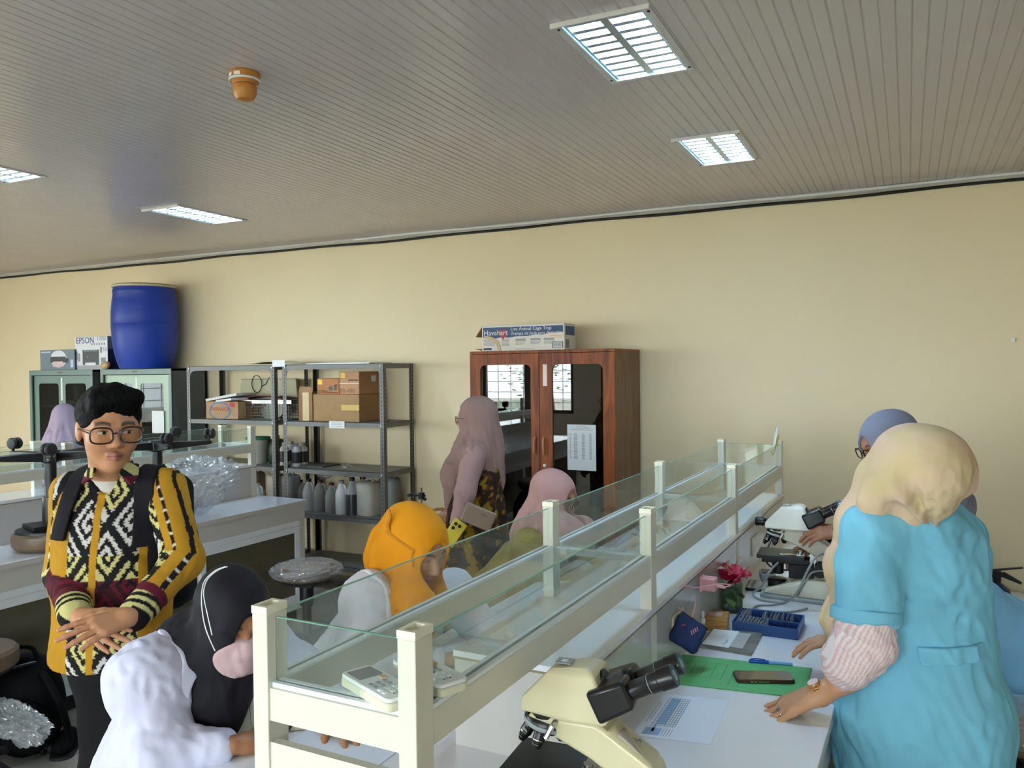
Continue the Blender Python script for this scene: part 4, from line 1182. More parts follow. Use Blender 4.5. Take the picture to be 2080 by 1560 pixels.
# ------------------------------------------------------------------ things on the glass rack
M_REM = mat('remote_white', '#e9ecea', rough=.35, var=.01); M_REMB = mat('remote_cream_edge', '#dedbc0', rough=.4); M_LCD = mat('remote_lcd', '#4c5052', rough=.15); M_OR = mat('remote_orange', '#e4a45a', rough=.4); M_BTN = mat('remote_button', '#8a9298', rough=.4)
def remote(label, loc, rz):
    t = thing('remote_control', label, 'remote control', loc, rz, group='air conditioner remotes')
    L, wd = .155, .062
    b = MB(); b.rrect(0, 0, L / 2, wd / 2, .012, .0005, .014, 4); b.build('back_shell', M_REMB, t, bevel=.002)
    b = MB(); b.rrect(0, 0, L / 2 - .001, wd / 2 - .001, .012, .0142, .021, 4); b.build('front_shell', M_REM, t, bevel=.002)
    b = MB(); b.rrect(-.045, .0, .022, .022, .003, .0212, .0218); b.build('display', M_LCD, t)
    b = MB(); b.rrect(-.010, .014, .007, .006, .002, .0212, .0232); b.build('power_button', M_OR, t)
    for i in range(4):
        for j in range(3):
            b = MB(); b.rrect(.006 + .014 * i, -.018 + .013 * j, .0045, .0035, .0015, .0212, .0228, 2)
            b.build('button', M_BTN if i < 2 else M_REM, t)
    b = MB()
    for k in range(3): b.box(.058, .060, -.010 + .006 * k, -.006 + .006 * k, .0212, .0215)
    b.build('print', M_LCD, t)
    return t
zg = 1.227
pa = WZ(765, 1378, zg + .02); pc = WZ(852, 1368, zg + .02)
remote('white remote control at the near end of the rack, closest to the post', (pa[0] + .012, pa[1] - .01, zg), R_(-24))
remote('white remote control lying behind the other one in the rack', (pa[0] + .055, pa[1] + .072, zg), R_(-26))
# leaflet standing at the far end of the rack
q = B1p(-.02, 3.24, 1.30)
t = thing('leaflet', 'yellow and white folded leaflet sticking out of the far rack end', 'leaflet', (B1p(-.03, 3.1)[0], B1p(0, 3.12)[1], 1.232), -SL)
b = MB(); b.grid(lambda u, v: (.0 + .012 * math.sin(v * 3) + (u - .5) * .02, v * .24, .005 + v * .155 + (u - .5) * .05 + .03), 4, 10); b.build('sheet', mat('leaflet_paper', '#d9dcd6', rough=.4, var=.03), t, solid=.001)
b = MB(); b.grid(lambda u, v: (.013 + .012 * math.sin((.25 + v * .5) * 3) + (u - .5) * .014, (.25 + v * .5) * .24, .0085 + (.25 + v * .5) * .155 + (u - .5) * .03 + .03), 4, 8); b.build('yellow_print', mat('leaflet_yellow', '#e0c23a', rough=.4, var=.2, scale=30), t, solid=.0008)
# cardboard box on the far-side worktop seen through the glass
p = W(1312, 1030, 3.95)
t = thing('carton', 'small pinkish carton behind the rack, left of its third post', 'box', (B1p(-.20, 2.55)[0], B1p(-.2, 2.55)[1], 1.0785), R_(-3))
b = MB(); b.box(-.07, .07, -.05, .05, 0, .10); b.build('box_body', mat('carton_pinkish', '#cdaa8c', rough=.7), t, bevel=.002)
b = MB(); b.box(-.012, .012, -.0503, .0503, .1, .1006); b.build('tape', mat('tape_tan', '#c9a877', rough=.3), t)
# ------------------------------------------------------------------ drum and boxes on the green cabinets
M_DRUM = mat('drum_blue', '#17389c', rough=.42, var=.05, scale=2, spec=.4)
p = WY(297, 742, 5.225)
t = thing('plastic_drum', 'big blue plastic drum with pale lid on top of the green cabinet', 'drum', (p[0], 5.225, 1.786))
t.scale = (1, 1, 1.04)
b = MB(); R = .292
b.lathe([(.20, 0), (.225, .006), (.245, .06), (.27, .16), (.285, .28), (.2905, .388), (.2885, .392), (.2905, .396), (.288, .50), (.278, .60), (.268, .655), (.272, .67), (.272, .685), (.266, .70), (.268, .716)], n=64); b.build('body', M_DRUM, t)
b = MB(); b.lathe([(.20, .70), (.271, .712), (.278, .716), (.278, .732), (.270, .738), (.255, .742), (.10, .752), (.001, .754)], n=64); b.build('lid', mat('lid_tan', '#a89a76', rough=.5), t)
b = MB(); b.lathe([(.2785, .716), (.281, .718), (.281, .728), (.2785, .730)], n=64, cap=False); b.build('lid_ring', mat('ring_pale', '#cfc3a0', rough=.5), t)
def face_rects(t, name, rects, y, m, kind=False):
    b = MB()
    for (x0, x1, z0, z1) in rects: b.box(x0, x1, y - .0012, y, z0, z1)
    o = b.build(name, m, t, smooth=False)
    if kind: o['kind'] = 'stuff'
    return o
# grey printer carton
M_CBG = mat('carton_grey_print', '#6f7b86', rough=.45, var=.05); M_CBW = mat('carton_white_print', '#dcdbe0', rough=.45, var=.03); M_CBN = mat('carton_navy_print', '#1c2748', rough=.4); M_PRN = mat('printer_black', '#26282b', rough=.4)
a = WY(82, 748, 5.14); c = WY(152, 748, 5.14)
w = c[0] - a[0]
t = thing('printer_carton', 'low grey printer carton with a black printer picture, far left', 'box', ((a[0] + c[0]) / 2, 5.14, 1.786))
hgt = WY(100, 711, 5.14)[2] - 1.786
b = MB(); b.box(-w / 2, w / 2, 0, .30, 0, hgt); b.build('carton_body', M_CBG, t, bevel=.002)
b = MB(); b.box(w / 2, w / 2 + .0012, .004, .296, .003, hgt - .003); b.build('side_print', M_CBN, t)
def disc(t, name, cx, cz, rx, rz_, y, m):
    b = MB(); b.prism([(cx + rx * math.cos(k * math.pi / 14), cz + rz_ * math.sin(k * math.pi / 14)) for k in range(28)], 'y', y - .0008, y); return b.build(name, m, t, smooth=False)
disc(t, 'print_halo', .02, hgt * .55, .12, hgt * .42, 0, M_CBW)
face_rects(t, 'printer_picture', [(-.10, .13, hgt * .36, hgt * .66), (.13, .165, hgt * .36, hgt * .58)], -.001, M_PRN)
face_rects(t, 'print_paper', [(-.06, .09, hgt * .16, hgt * .42)], -.0022, mat('print_pinkish', '#d8b9bd', rough=.6, var=.2, scale=40))
face_rects(t, 'print_bottle', [(.20, .24, hgt * .12, hgt * .5), (-.24, -.10, hgt * .86, hgt * .92)], -.0006, mat('print_lightblue', '#b9c9de', rough=.5), True)
# EPSON carton
a = WY(153, 746, 5.16); c = WY(219, 745, 5.16); w = c[0] - a[0]; hgt = WY(180, 684, 5.16)[2] - 1.786
t = thing('printer_carton', 'tall white EPSON printer carton next to the blue drum', 'box', ((a[0] + c[0]) / 2, 5.16, 1.786))
b = MB(); b.box(-w / 2, w / 2, 0, .22, 0, hgt); b.build('carton_body', M_CBW, t, bevel=.002)
b = MB(); b.box(w / 2, w / 2 + .0012, .002, .218, .002, hgt * .62); b.build('side_print', M_CBN, t)
b = MB(); b.box(w / 2, w / 2 + .0012, .002, .218, hgt * .62, hgt - .002); b.build('side_print', M_CBG, t)
text('brand_lettering', 'EPSON', .085, mat('epson_blue', '#24346a', rough=.5), t, (-w * .46, -.001, hgt * .80), FACE_MY)
face_rects(t, 'printer_picture', [(-w * .26, w * .24, hgt * .14, hgt * .60)], -.0005, M_PRN)
face_rects(t, 'printer_tray', [(-w * .18, w * .14, hgt * .14, hgt * .21)], -.0012, M_CBW)
face_rects(t, 'printer_top', [(-w * .22, w * .2, hgt * .55, hgt * .60), (-w * .12, -w * .08, hgt * .36, hgt * .41)], -.0012, M_CBG)
face_rects(t, 'ink_icons', [(w * (.02 + .075 * k), w * (.05 + .075 * k), hgt * .74, hgt * .80) for k in range(6)] + [(w * .28, w * .33, hgt * .50, hgt * .68), (-w * .46, -w * .42, hgt * .3, hgt * .55), (-w * .40, -w * .34, hgt * .25, hgt * .5), (w * .3, w * .44, hgt * .2, hgt * .36)], -.0005, mat('print_grey', '#8b8790', rough=.5), True)
face_rects(t, 'print_floor', [(-w * .49, w * .49, .004, hgt * .13)], -.0004, mat('print_floor_grey', '#a7a3a8', rough=.5))
text('print_text', 'L3250', .05, mat('print_grey', '#8b8790'), t, (w * .2, -.001, hgt * .88), FACE_MY)
text('print_text', '5.0', .05, mat('print_grey', '#8b8790'), t, (w * .35, -.001, hgt * .55), FACE_MY)
p = WY(212, 741, 5.12)
b = MB(); b.ell((0, 0, .035), (.055, .03, .036), nu=14, nv=10); V = np.array(b.v); V = V * (1 + .2 * noise3(V, 40, 5))[:, None]; b.v = [tuple(v) for v in V]
o = b.build('tape_clump', mat('tape_tan', '#c9a877', rough=.3), None); o.location = (p[0], 5.128, 1.786); tag(o, 'crumpled tan tape lump in front of the white printer carton', 'tape')
# microscopes stored inside the cabinets (dim)
def dim_scope(label, x, z):
    t = thing('microscope', label, 'microscope', (x, 5.34, z), R_(25), group='microscopes stored in the green cabinets')
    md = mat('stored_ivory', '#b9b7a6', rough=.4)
    b = MB(); b.box(-.06, .08, -.06, .06, 0, .04); b.box(.03, .08, -.025, .025, .04, .20); b.build('stand', md, t, bevel=.006)
    b = MB(); b.hull([(-.08, y, .20) for y in (-.03, .03)] + [(.07, y, .20) for y in (-.03, .03)] + [(.0, y, .265) for y in (-.03, .03)] + [(.05, y, .26) for y in (-.03, .03)]); b.build('head', md, t, bevel=.006)
    b = MB(); b.cyl((.05, 0, .235), (.12, 0, .27), .018, n=12); b.build('eyepiece', M_MBLK, t)
    b = MB(); b.box(-.09, .02, -.05, .05, .115, .128); b.rev([(0, .012), (.05, .009)], (-.04, 0, .19), (-.2, 0, -1), n=12); b.build('stage', M_MBLK, t)
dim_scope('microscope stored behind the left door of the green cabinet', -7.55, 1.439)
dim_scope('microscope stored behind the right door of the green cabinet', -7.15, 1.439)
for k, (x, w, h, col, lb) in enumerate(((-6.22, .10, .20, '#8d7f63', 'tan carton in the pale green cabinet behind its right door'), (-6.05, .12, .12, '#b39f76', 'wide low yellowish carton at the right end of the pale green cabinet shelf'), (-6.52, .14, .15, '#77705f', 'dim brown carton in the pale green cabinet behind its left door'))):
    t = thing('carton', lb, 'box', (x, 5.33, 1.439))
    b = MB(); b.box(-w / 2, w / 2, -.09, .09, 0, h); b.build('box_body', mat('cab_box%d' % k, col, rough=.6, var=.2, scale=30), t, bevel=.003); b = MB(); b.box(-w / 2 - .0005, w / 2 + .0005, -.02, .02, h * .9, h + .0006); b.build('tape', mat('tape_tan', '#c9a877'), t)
p = WY(322, 857, 5.10); b = MB(); b.box(-.075, .075, 0, .0008, -.10, .10); o = b.build('notice_sheet', M_LABEL, None); o.location = (p[0], 5.094, p[2]); tag(o, 'white notice sheet taped on the pale green cabinet door', 'paper')
# ------------------------------------------------------------------ goods on the racks
def carton(name, label, px0, px1, pytop, y, depth, z, m, cat='box'):
    a = WY(px0, pytop, y); c = WY(px1, pytop, y); w = c[0] - a[0]; h = a[2] - z
    t = thing(name, label, cat, ((a[0] + c[0]) / 2, y, z))
    b = MB(); b.box(-w / 2, w / 2, 0, depth, 0.0005, h); b.build('carton_body', m, t, bevel=.003)
    return t, w, h
M_KRAFT = mat('kraft_cardboard', '#a27b51', rough=.75, var=.07, scale=14); M_KRAFT2 = mat('brown_gold_card', '#b06f3a', rough=.6, var=.05)
S2, S3, S4 = SHELF_Z[3], SHELF_Z[2], SHELF_Z[1]
t, w, h = carton('cardboard_carton', 'large plain cardboard carton under the camera boxes on the rack', 636, 729, 801, 5.12, .33, S2, M_KRAFT)
BIGW = w; BX = t.location.x; BH = h
b = MB(); b.box(w * .12, w * .5, -.001, 0, h * .42, h * .62); b.build('tape', mat('tape_yellow', '#c39a3f', rough=.3), t)
t, w2, h2 = carton('cardboard_carton', 'narrow open carton with taped flaps left of the large carton', 606, 634, 797, 5.14, .30, S2, mat('kraft_worn', '#96704a', rough=.8, var=.12, scale=10))
b = MB(); b.box(-w2 * .2, w2 * .25, -.0012, 0, 0, h2); b.build('tape', mat('tape_tan', '#c9a877'), t)
b = MB(); b.hull([(x, y, z) for (x, z) in ((-w2 * .5, h2), (w2 * .5, h2), (-w2 * .4, h2 + .05), (w2 * .45, h2 + .045)) for y in (.001, .004)]); b.build('flap', M_KRAFT, t)
t, w, h = carton('camera_carton', 'orange-brown D7000 camera box with yellow square logo', 644, 688, 769, 5.13, .26, S2 + BH + .001, M_KRAFT2)
face_rects(t, 'logo_square', [(-w * .46, -w * .26, h * .62, h * .92)], 0, mat('logo_yellow', '#e6b52a', rough=.4))
face_rects(t, 'camera_picture', [(w * .05, w * .22, h * .25, h * .5), (w * .28, w * .40, h * .25, h * .58), (w * .32, w * .42, h * .55, h * .62)], 0, M_PRN)
text('model_lettering', 'D7000', .036, mat('brown_ink', '#4a2a16', rough=.6), t, (-w * .47, -.001, h * .06), FACE_MY)
b = MB(); b.box(-.02 * w, .45 * w, -.001, 0, h * .08, h * .14); b.build('print', mat('brown_ink', '#4a2a16'), t)
t, w, h = carton('lens_carton', 'taller tan 80-400 lens box with yellow square logo beside the camera box', 689, 729, 755, 5.13, .27, S2 + BH + .001, mat('gold_card', '#b5825a', rough=.55, var=.05))
face_rects(t, 'logo_square', [(-w * .42, -w * .2, h * .72, h * .95)], 0, mat('logo_yellow', '#e6b52a'))
face_rects(t, 'gold_line', [(-w * .5, w * .5, h * .46, h * .50)], 0, mat('gold_line', '#e0c59a', rough=.4))
text('model_lettering', '80-400', .052, mat('tan_ink', '#8a5a3a', rough=.6), t, (-w * .47, -.001, h * .06), FACE_MY)
b = MB(); b.box(-.05 * w, .45 * w, -.001, 0, h * .60, h * .65); b.build('print', mat('brown_ink', '#4a2a16'), t)
b = MB(); b.box(w / 2, w / 2 + .001, .16, .22, h * .55, h * .82); b.build('bar_label', M_LABEL, t)
# label sheet hanging at shelf edge
p = WY(683, 863, 5.062); b = MB(); b.box(-.075, .075, -.0008, 0, -.028, .028); o = b.build('shelf_label', M_LABEL, None); o.location = (p[0], 5.0695, p[2]); tag(o, 'white paper label on the shelf edge under the large carton', 'label')
b = MB()
for k in range(3): b.box(-.05, .05, -.0016, -.0008, .012 - .012 * k, .015 - .012 * k)
b.build('print', M_INK, o)
# TRIPANCA carton
t, w, h = carton('cardboard_carton', 'carton with blue ring and red TRIPANCA lettering on the rack', 418, 483, 815, 5.13, .30, S2, mat('kraft_light', '#b38c60', rough=.7, var=.06, scale=12))
b = MB(); N = 40
for k in range(N):
    a0, a1 = 2 * math.pi * k / N, 2 * math.pi * (k + 1) / N
    q = [(w * -.06 + r * w * .34 * math.cos(a), h * .45 + r * h * .5 * math.sin(a)) for r, a in ((1, a0), (1, a1), (.87, a1), (.87, a0))]
    b.prism(q, 'y', -.001, 0)
b.build('blue_ring', mat('ring_blue', '#3f78a8', rough=.6), t)
text('brand_lettering', 'TRIPANCA', .046, mat('ink_red', '#a3323f', rough=.6), t, (-w * .06, -.0012, h * .46), FACE_MY, 'CENTER')
face_rects(t, 'print', [(-w * .2, w * .1, h * .34, h * .37), (-w * .16, w * .06, h * .27, h * .30), (-w * .18, w * .06, h * .68, h * .71), (w * .33, w * .46, h * .3, h * .34), (w * .33, w * .44, h * .16, h * .22)], 0, M_INK)
disc(t, 'red_burst', w * .33, h * .82, w * .09, h * .13, 0, mat('burst_red', '#c1303c', rough=.6))
lid_m = mat('box_lid_white', '#d8d5cf', rough=.6)
b = MB(); b.obox((0, .11, .012), (.165, .12, .011), roty(R_(-9)) @ rotz(.1)); o = b.build('box_lid', lid_m, None, bevel=.002); o.location = (t.location.x - .01, 5.13, S2 + h + .022); tag(o, 'white flat lid lying tilted on the TRIPANCA carton', 'lid')
b = MB(); b.obox((0, .07, .01), (.10, .09, .009), roty(R_(-5)) @ rotz(-.1)); o = b.build('box_lid', lid_m, None, bevel=.002); o.location = (t.location.x + .10, 5.05 + .03, S2 + h + .004); tag(o, 'smaller white lid at the right front edge of the TRIPANCA carton', 'lid')
# wire cage trap
a = WY(490, 850, 5.22); c = WY(592, 850, 5.22); w = c[0] - a[0]; h = WY(520, 813, 5.22)[2] - S2
t = thing('cage_trap', 'wire mesh animal cage trap with silver rim on the rack', 'cage', ((a[0] + c[0]) / 2, 5.22, S2))
b = MB(); d = .16
for k in range(19): x = -w / 2 + w * k / 18; b.bar((x, 0, .002), (x, 0, h), .0025, .0025); b.bar((x, d, .002), (x, d, h), .0025, .0025); b.bar((x, 0, h), (x, d, h), .0025, .0025)
for k in range(7): z = .003 + (h - .004) * k / 6; b.bar((-w / 2, 0, z), (w / 2, 0, z), .0025, .0025); b.bar((-w / 2, d, z), (w / 2, d, z), .0025, .0025); b.bar((w / 2, 0, z), (w / 2, d, z), .0025, .0025); b.bar((-w / 2, 0, z), (-w / 2, d, z), .0025, .0025)
o = b.build('wire_mesh', mat('wire_grey', '#5c5c5a', rough=.4, metal=.6), t, smooth=False); o['kind'] = 'stuff'
b = MB(); b.box(-w / 2 - .004, w / 2 + .004, -.006, -.002, h - .028, h + .002); b.build('top_rim', M_CHROME, t)
b = MB(); b.bar((-w * .12, .06, .004), (w * .25, .06, h * .92), .16, .003, (0, 1, 0)); b.build('trap_door', mat('zinc_green', '#7b8072', rough=.4, metal=.4), t)
b = MB(); b.tube([(-w * .44, -.004, h - .02), (-w * .3, -.01, h * .45), (-w * .22, -.004, h - .02)], .003, 6); b.build('carry_rod', M_CHROME, t)
b = MB(); b.grid(lambda u, v: (-.36 + .50 * u + .03 * math.sin(v * 3), v * .22, h + .004 + .03 * math.sin(u * 3.0) * (1 - .3 * v)), 12, 6); o = b.build('cloth_bundle', mat('maroon_cloth', '#5a2530', rough=.8), None, solid=.006); o.location = (t.location.x + .05, 5.20, S2 + .004); tag(o, 'dark maroon cloth lying on top of the wire cage', 'cloth')
# pale lid sheet leaning behind, coil of cable on the wall
a = WY(478, 812, 5.40); c = WY(606, 812, 5.40)
t = thing('foam_board', 'pale beige board standing behind the wire cage on the rack', 'board', ((a[0] + c[0]) / 2, 5.405, S2)); w = c[0] - a[0]
b = MB(); b.hull([(x, y, z) for (x, z) in ((-w / 2, .0), (w / 2, .0), (w * .46, .34), (-w * .40, .34)) for y in (0, .02)]); b.build('panel', mat('board_beige', '#b9b292', rough=.7), t, bevel=.004)
b = MB(); b.bar((-w * .40, -.001, .335), (w * .46, -.001, .335), .004, .01); b.build('rim', mat('board_rim', '#8e8a72'), t)
p = WY(519, 780, 5.38)
b = MB(); b.tube([(.058 * math.cos(k * .2618), 0, .075 * math.sin(k * .2618)) for k in range(24)], .0035, 6, closed=True); b.tube([(.056, 0, -.02), (.10, .005, .0), (.14, .01, .06)], .003, 6)
o = b.build('cable_coil', M_BLACKCABLE, None); o.location = (p[0], 5.395, p[2]); tag(o, 'black cable coil hanging behind the cage on the rack', 'cable')
# sheets and bag on top of the racks
b = MB(); b.box(-.31, .31, -.15, .15, 0, .010); o = b.build('paper_sheets', M_LABEL, None); o.location = (-4.03, 5.25, 1.801); tag(o, 'white sheets lying on top of the right grey rack', 'paper')
b = MB(); b.grid(lambda u, v: ((u - .5) * .55, (v - .5) * .3, .012 + .022 * abs(math.sin(5 * u + 3 * v)) * (1 - abs(2 * u - 1))), 20, 10); o = b.build('plastic_sheet', mat('dusty_plastic', '#c3b898', rough=.4), None, solid=.004); o.location = (-4.70, 5.27, 1.803); tag(o, 'dusty folded plastic sheet on top where the two racks meet', 'plastic sheet')
p = WY(568, 738, 5.065); b = MB(); b.box(-.065, .065, -.001, 0, -.028, .026); o = b.build('shelf_label', M_LABEL, None); o.location = (p[0] - .01, 5.064, p[2]); tag(o, 'white card at the top corner where the two racks meet', 'label')
# green-lidded bucket
p = WY(525, 940, 5.22)
t = thing('lidded_bucket', 'translucent bucket with green rim on the left rack', 'bucket', (p[0], 5.22, S3))
b = MB(); b.lathe([(.07, .001), (.075, .01), (.093, .20), (.095, .215)], n=32); b.build('pail', mat('translucent_pail', '#b3aea6', rough=.35, var=.12, scale=12), t)
b = MB(); b.lathe([(.096, .205), (.103, .208), (.103, .225), (.097, .228), (.09, .222)], n=32); b.build('rim', mat('rim_green', '#2f7a56', rough=.4), t)
p = WY(558, 935, 5.3); t = thing('green_bottle', 'dark green round container between the bucket and the white bottles', 'container', (p[0], 5.32, S3))
b = MB(); b.lathe([(.06, .001), (.085, .04), (.085, .16), (.06, .20), (.03, .21)], n=24); b.build('vessel', mat('dark_green', '#33402c', rough=.4), t); b = MB(); b.lathe([(.03, .21), (.03, .235), (.026, .238)], n=18); b.build('cap', M_BLACKP, t)
# four white bottles with black labels
M_BOT = mat('bottle_white', '#cfcac4', rough=.35, var=.03)
def bottle0(label, loc, first=[None]):
    if first[0] is None:
        t = thing('reagent_bottle', label, 'bottle', loc, group='white bottles with black labels on the left rack')
        b = MB(); b.lathe([(.036, .001), (.038, .006), (.038, .135), (.030, .155), (.018, .165), (.018, .17)], n=24); b.build('flask', M_BOT, t)
        b = MB(); b.lathe([(.020, .165), (.020, .19), (.018, .192)], n=18); b.build('cap', mat('cap_grey', '#a9a49c'), t)
        b = MB(); b.lathe([(.0385, .03), (.0385, .12)], n=24, cap=False); b.build('label_band', mat('black_label', '#26242a', rough=.4), t)
        first[0] = t
    else:
        t = copy_tree(first[0]); t.location = loc; t['label'] = label
    return t
for k, (px, y, lb) in enumerate(((578, 5.20, 'black-labelled white bottle, leftmost of the four'), (592, 5.30, 'black-labelled white bottle, second from the left'), (602, 5.17, 'black-labelled white bottle, third from the left'), (616, 5.24, 'black-labelled white bottle, rightmost of the four'))):
    p = WY(px, 930, y); bottle0(lb, (p[0], y, S3))
b = MB(); b.box(-.17, .17, -.11, .11, 0, .012); o = b.build('flat_book', mat('dark_book', '#4a4741', rough=.6), None, bevel=.001); p = WY(640, 941, 5.27); o.location = (p[0], 5.27, S3); tag(o, 'flat dark book lying on the right rack above the jerrycans', 'book')
# ------------------------------------------------------------------ jerrycans and jugs
def jug(label, px, y, w, d, h, m, capm, kind='jug', shelf=S4, group='plastic jugs on the racks', liquid=None):
    p = WY(px, 1040, y)
    t = thing('plastic_jug', label, 'jug', (p[0], y, shelf), R_(random.uniform(-8, 8)), group=group)
    b = MB()
    if kind == 'can':
        P = rrect_poly(0, 0, w / 2, d / 2, min(w, d) * .28, 4); n = len(P); L = []
        for (s, z) in ((.93, .001), (1, .012), (1, h * .80), (.92, h * .86), (.62, h * .90), (.2, h * .905)): L.append([(x * s - (0 if s > .9 else w * .0), yv * s, z) for x, yv in P])
        vs = [q for l in L for q in l]; fs = [list(range(n))[::-1]] + [[(len(L) - 1) * n + i for i in range(n)]]
        for k in range(len(L) - 1):
            for i in range(n): j = (i + 1) % n; fs.append((k * n + i, k * n + j, (k + 1) * n + j, (k + 1) * n + i))
        b.add(vs, fs); b.build('can', m, t, angle=50)
        b = MB(); b.tube(spline([(w * .30, 0, h * .82), (w * .26, 0, h * .95), (.0, 0, h * .96), (-w * .12, 0, h * .88)], 6), .011, 8); b.build('handle', m, t)
        b = MB(); b.lathe([(.020, h * .88), (.020, h * .94)], c=(-w * .28, 0, 0), n=16); b.build('neck', m, t)
        b = MB(); b.lathe([(.024, h * .93), (.024, h * 1.0), (.020, h * 1.005)], c=(-w * .28, 0, 0), n=18); b.build('cap', capm, t)
    else:
        b.lathe([(w * .46, .001), (w * .5, .01), (w * .5, h * .56), (w * .42, h * .70), (w * .24, h * .84), (.018, h * .90), (.018, h * .93)], n=28); b.build('flask', m, t)
        b = MB(); b.lathe([(.022, h * .91), (.022, h * .99), (.019, h)], n=18); b.build('cap', capm, t)
        b = MB(); b.tube(spline([(w * .10, 0, h * .86), (w * .38, 0, h * .84), (w * .47, 0, h * .66), (w * .46, 0, h * .52)], 6), .009, 8); b.build('handle', m, t)
    if liquid:
        b = MB(); b.lathe([(w * .505, .004), (w * .505, h * .55), (w * .46, h * .62)], n=28, cap=False); b.build('dark_contents', liquid, t)
    return t
M_JW = mat('jug_white', '#b9b7b3', rough=.4, var=.05); M_JG = mat('jug_grey', '#9b9996', rough=.4, var=.06); M_JT = mat('jug_tan', '#9a8d80', rough=.45, var=.06); M_JB = mat('jug_bluish', '#8f9696', rough=.4, var=.05)
M_CR = mat('cap_dark_red', '#5a2226', rough=.4)
jug('tan translucent jug half hidden at the left end of the jug row', 611, 5.36, .11, .11, .22, M_JT, M_BLACKP)
jug('white jug with black side lettering, second in the jug row', 628, 5.20, .105, .10, .26, M_JW, M_BLACKP)
jug('grey jug with moulded grip, third in the jug row', 651, 5.24, .125, .12, .25, M_JG, M_CR)
jug('small whitish jug with dark red cap, fourth in the jug row', 674, 5.20, .105, .10, .24, M_JG, M_CR)
jug('white spray-shaped jug, brightest of the jug row', 694, 5.17, .095, .09, .27, M_LABEL, M_JG)
jug('jug filled with black liquid next to the big jerrycan', 716, 5.16, .10, .10, .30, M_JG, M_BLACKP, liquid=mat('black_liquid', '#2c2c30', rough=.3))
jug('big off-white square jerrycan with dark red cap', 748, 5.22, .19, .15, .30, mat('jerrycan_cream', '#b5b1a4', rough=.42, var=.04), M_CR, 'can')
jug('bluish square jerrycan behind the rack upright, far right', 792, 5.36, .16, .14, .32, M_JB, M_BLACKP, 'can')
jug('white round jug beside the white post of the left rack', 525, 5.18, .13, .13, .20, M_JW, M_JW)
jug('tall grey jug with black cap behind it on the left rack', 518, 5.36, .17, .14, .30, M_JT, M_BLACKP, 'can')
jug('pale tan square canister on the left rack near the uprights', 562, 5.24, .13, .13, .31, mat('jug_pinktan', '#b3a595', rough=.45), M_JG, 'can')
jug('grey square canister right of the pale tan canister', 590, 5.30, .15, .15, .30, M_JG, M_JG, 'can')
film_blob('plastic_wrap', 'small crumpled plastic over the white spray jug', (WY(700, 985, 5.24)[0], 5.27, S4 + .335), (.05, .05, .045), 31, .3, nu=40, nv=24)
film_blob('plastic_wrap', 'crumpled plastic lying over the caps of the grey jug', (WY(650, 985, 5.3)[0], 5.36, S4 + .29), (.08, .05, .04), 35, .3, nu=40, nv=24)
# retort stand by the right rack
p = W(856, 1010, 5.55)
t = thing('retort_stand', 'black clamp on a thin retort stand right of the grey rack', 'lab stand', (p[0], p[1], 0))
b = MB(); b.box(-.10, .10, -.07, .07, 0, .02); b.build('foot', M_STEELD, t); b = MB(); b.cyl((0, 0, .02), (0, 0, p[2] + .065), .006, n=10); b.build('rod', M_STEEL, t)
b = MB(); b.obox((0, 0, p[2] + .01), (.016, .016, .022), np.eye(3)); b.cyl((-.075, 0, p[2] + .012), (.03, 0, p[2] + .012), .008, n=10); b.cyl((-.085, -.03, p[2] + .012), (-.085, .03, p[2] + .012), .012, n=10); b.cyl((.018, 0, p[2] - .01), (.035, 0, p[2] - .012), .010, n=10); b.build('clamp', M_BLACKP, t)
# ------------------------------------------------------------------ animal trap carton on the wooden cabinet
a = WY(979, 712, 5.08); c = WY(1147, 706, 5.08); zt = 1.873
t = thing('trap_carton', 'long printed Havahart cage trap carton on top of the wooden cabinet', 'box', ((a[0] + c[0]) / 2, 5.08, zt), R_(-.4))
w = c[0] - a[0]; h = WY(1060, 659, 5.08)[2] - zt
b = MB(); b.box(-w / 2, w / 2, 0, .20, .0006, h); b.build('carton_body', mat('carton_whitish', '#ddd3c6', rough=.5, var=.03), t, bevel=.002)
q = [(-w * .485, h * .92), (-w * .485, h * .52)]
for k in range(13): u = k / 12; q.append((-w * .485 + w * .97 * u, h * (.50 + .17 * u + .022 * math.sin(k * 2.6) - .03 * math.sin(u * 3.14))))
q.append((w * .485, h * .92))
b = MB(); b.prism(q[::-1], 'y', -.001, 0); b.build('blue_band', mat('trap_blue', '#27446f', rough=.5), t, smooth=False)
hp = []
for k in range(30):
    s = 2 * math.pi * k / 30; hp.append((-w * .235 + .0022 * 16 * math.sin(s) ** 3, h * .66 + .0026 * (13 * math.cos(s) - 5 * math.cos(2 * s) - 2 * math.cos(3 * s) - math.cos(4 * s))))
b = MB(); b.prism(hp, 'y', -.0016, -.0002); b.build('heart_logo', mat('heart_red', '#b4343f', rough=.5), t, smooth=False)
M_TW = mat('trap_white_ink', '#e6e2dc', rough=.6)
text('brand_lettering', 'Havahart', .052, M_TW, t, (-w * .475, -.0022, h * .62), FACE_MY, extrude=.0006)
text('title_lettering', 'Live Animal Cage Trap', .034, M_TW, t, (-w * .14, -.0016, h * .78), FACE_MY)
text('title_lettering', 'Trampa de Jaula para Animales', .031, M_TW, t, (-w * .14, -.0016, h * .61), FACE_MY, shear=.2)
rs = [(-w * .48 + .0, -w * .34, h * (.42 - .05 * k), h * (.445 - .05 * k)) for k in range(5)] + [(-w * .25, -w * .16, h * (.44 - .05 * k), h * (.465 - .05 * k)) for k in range(6)]
for cx in (-.08, .10, .26): rs += [(w * cx, w * (cx + .12), h * (.36 + .02), h * .46)] + [(w * cx, w * (cx + .13 - .02 * k), h * (.33 - .045 * k), h * (.35 - .045 * k)) for k in range(3)]
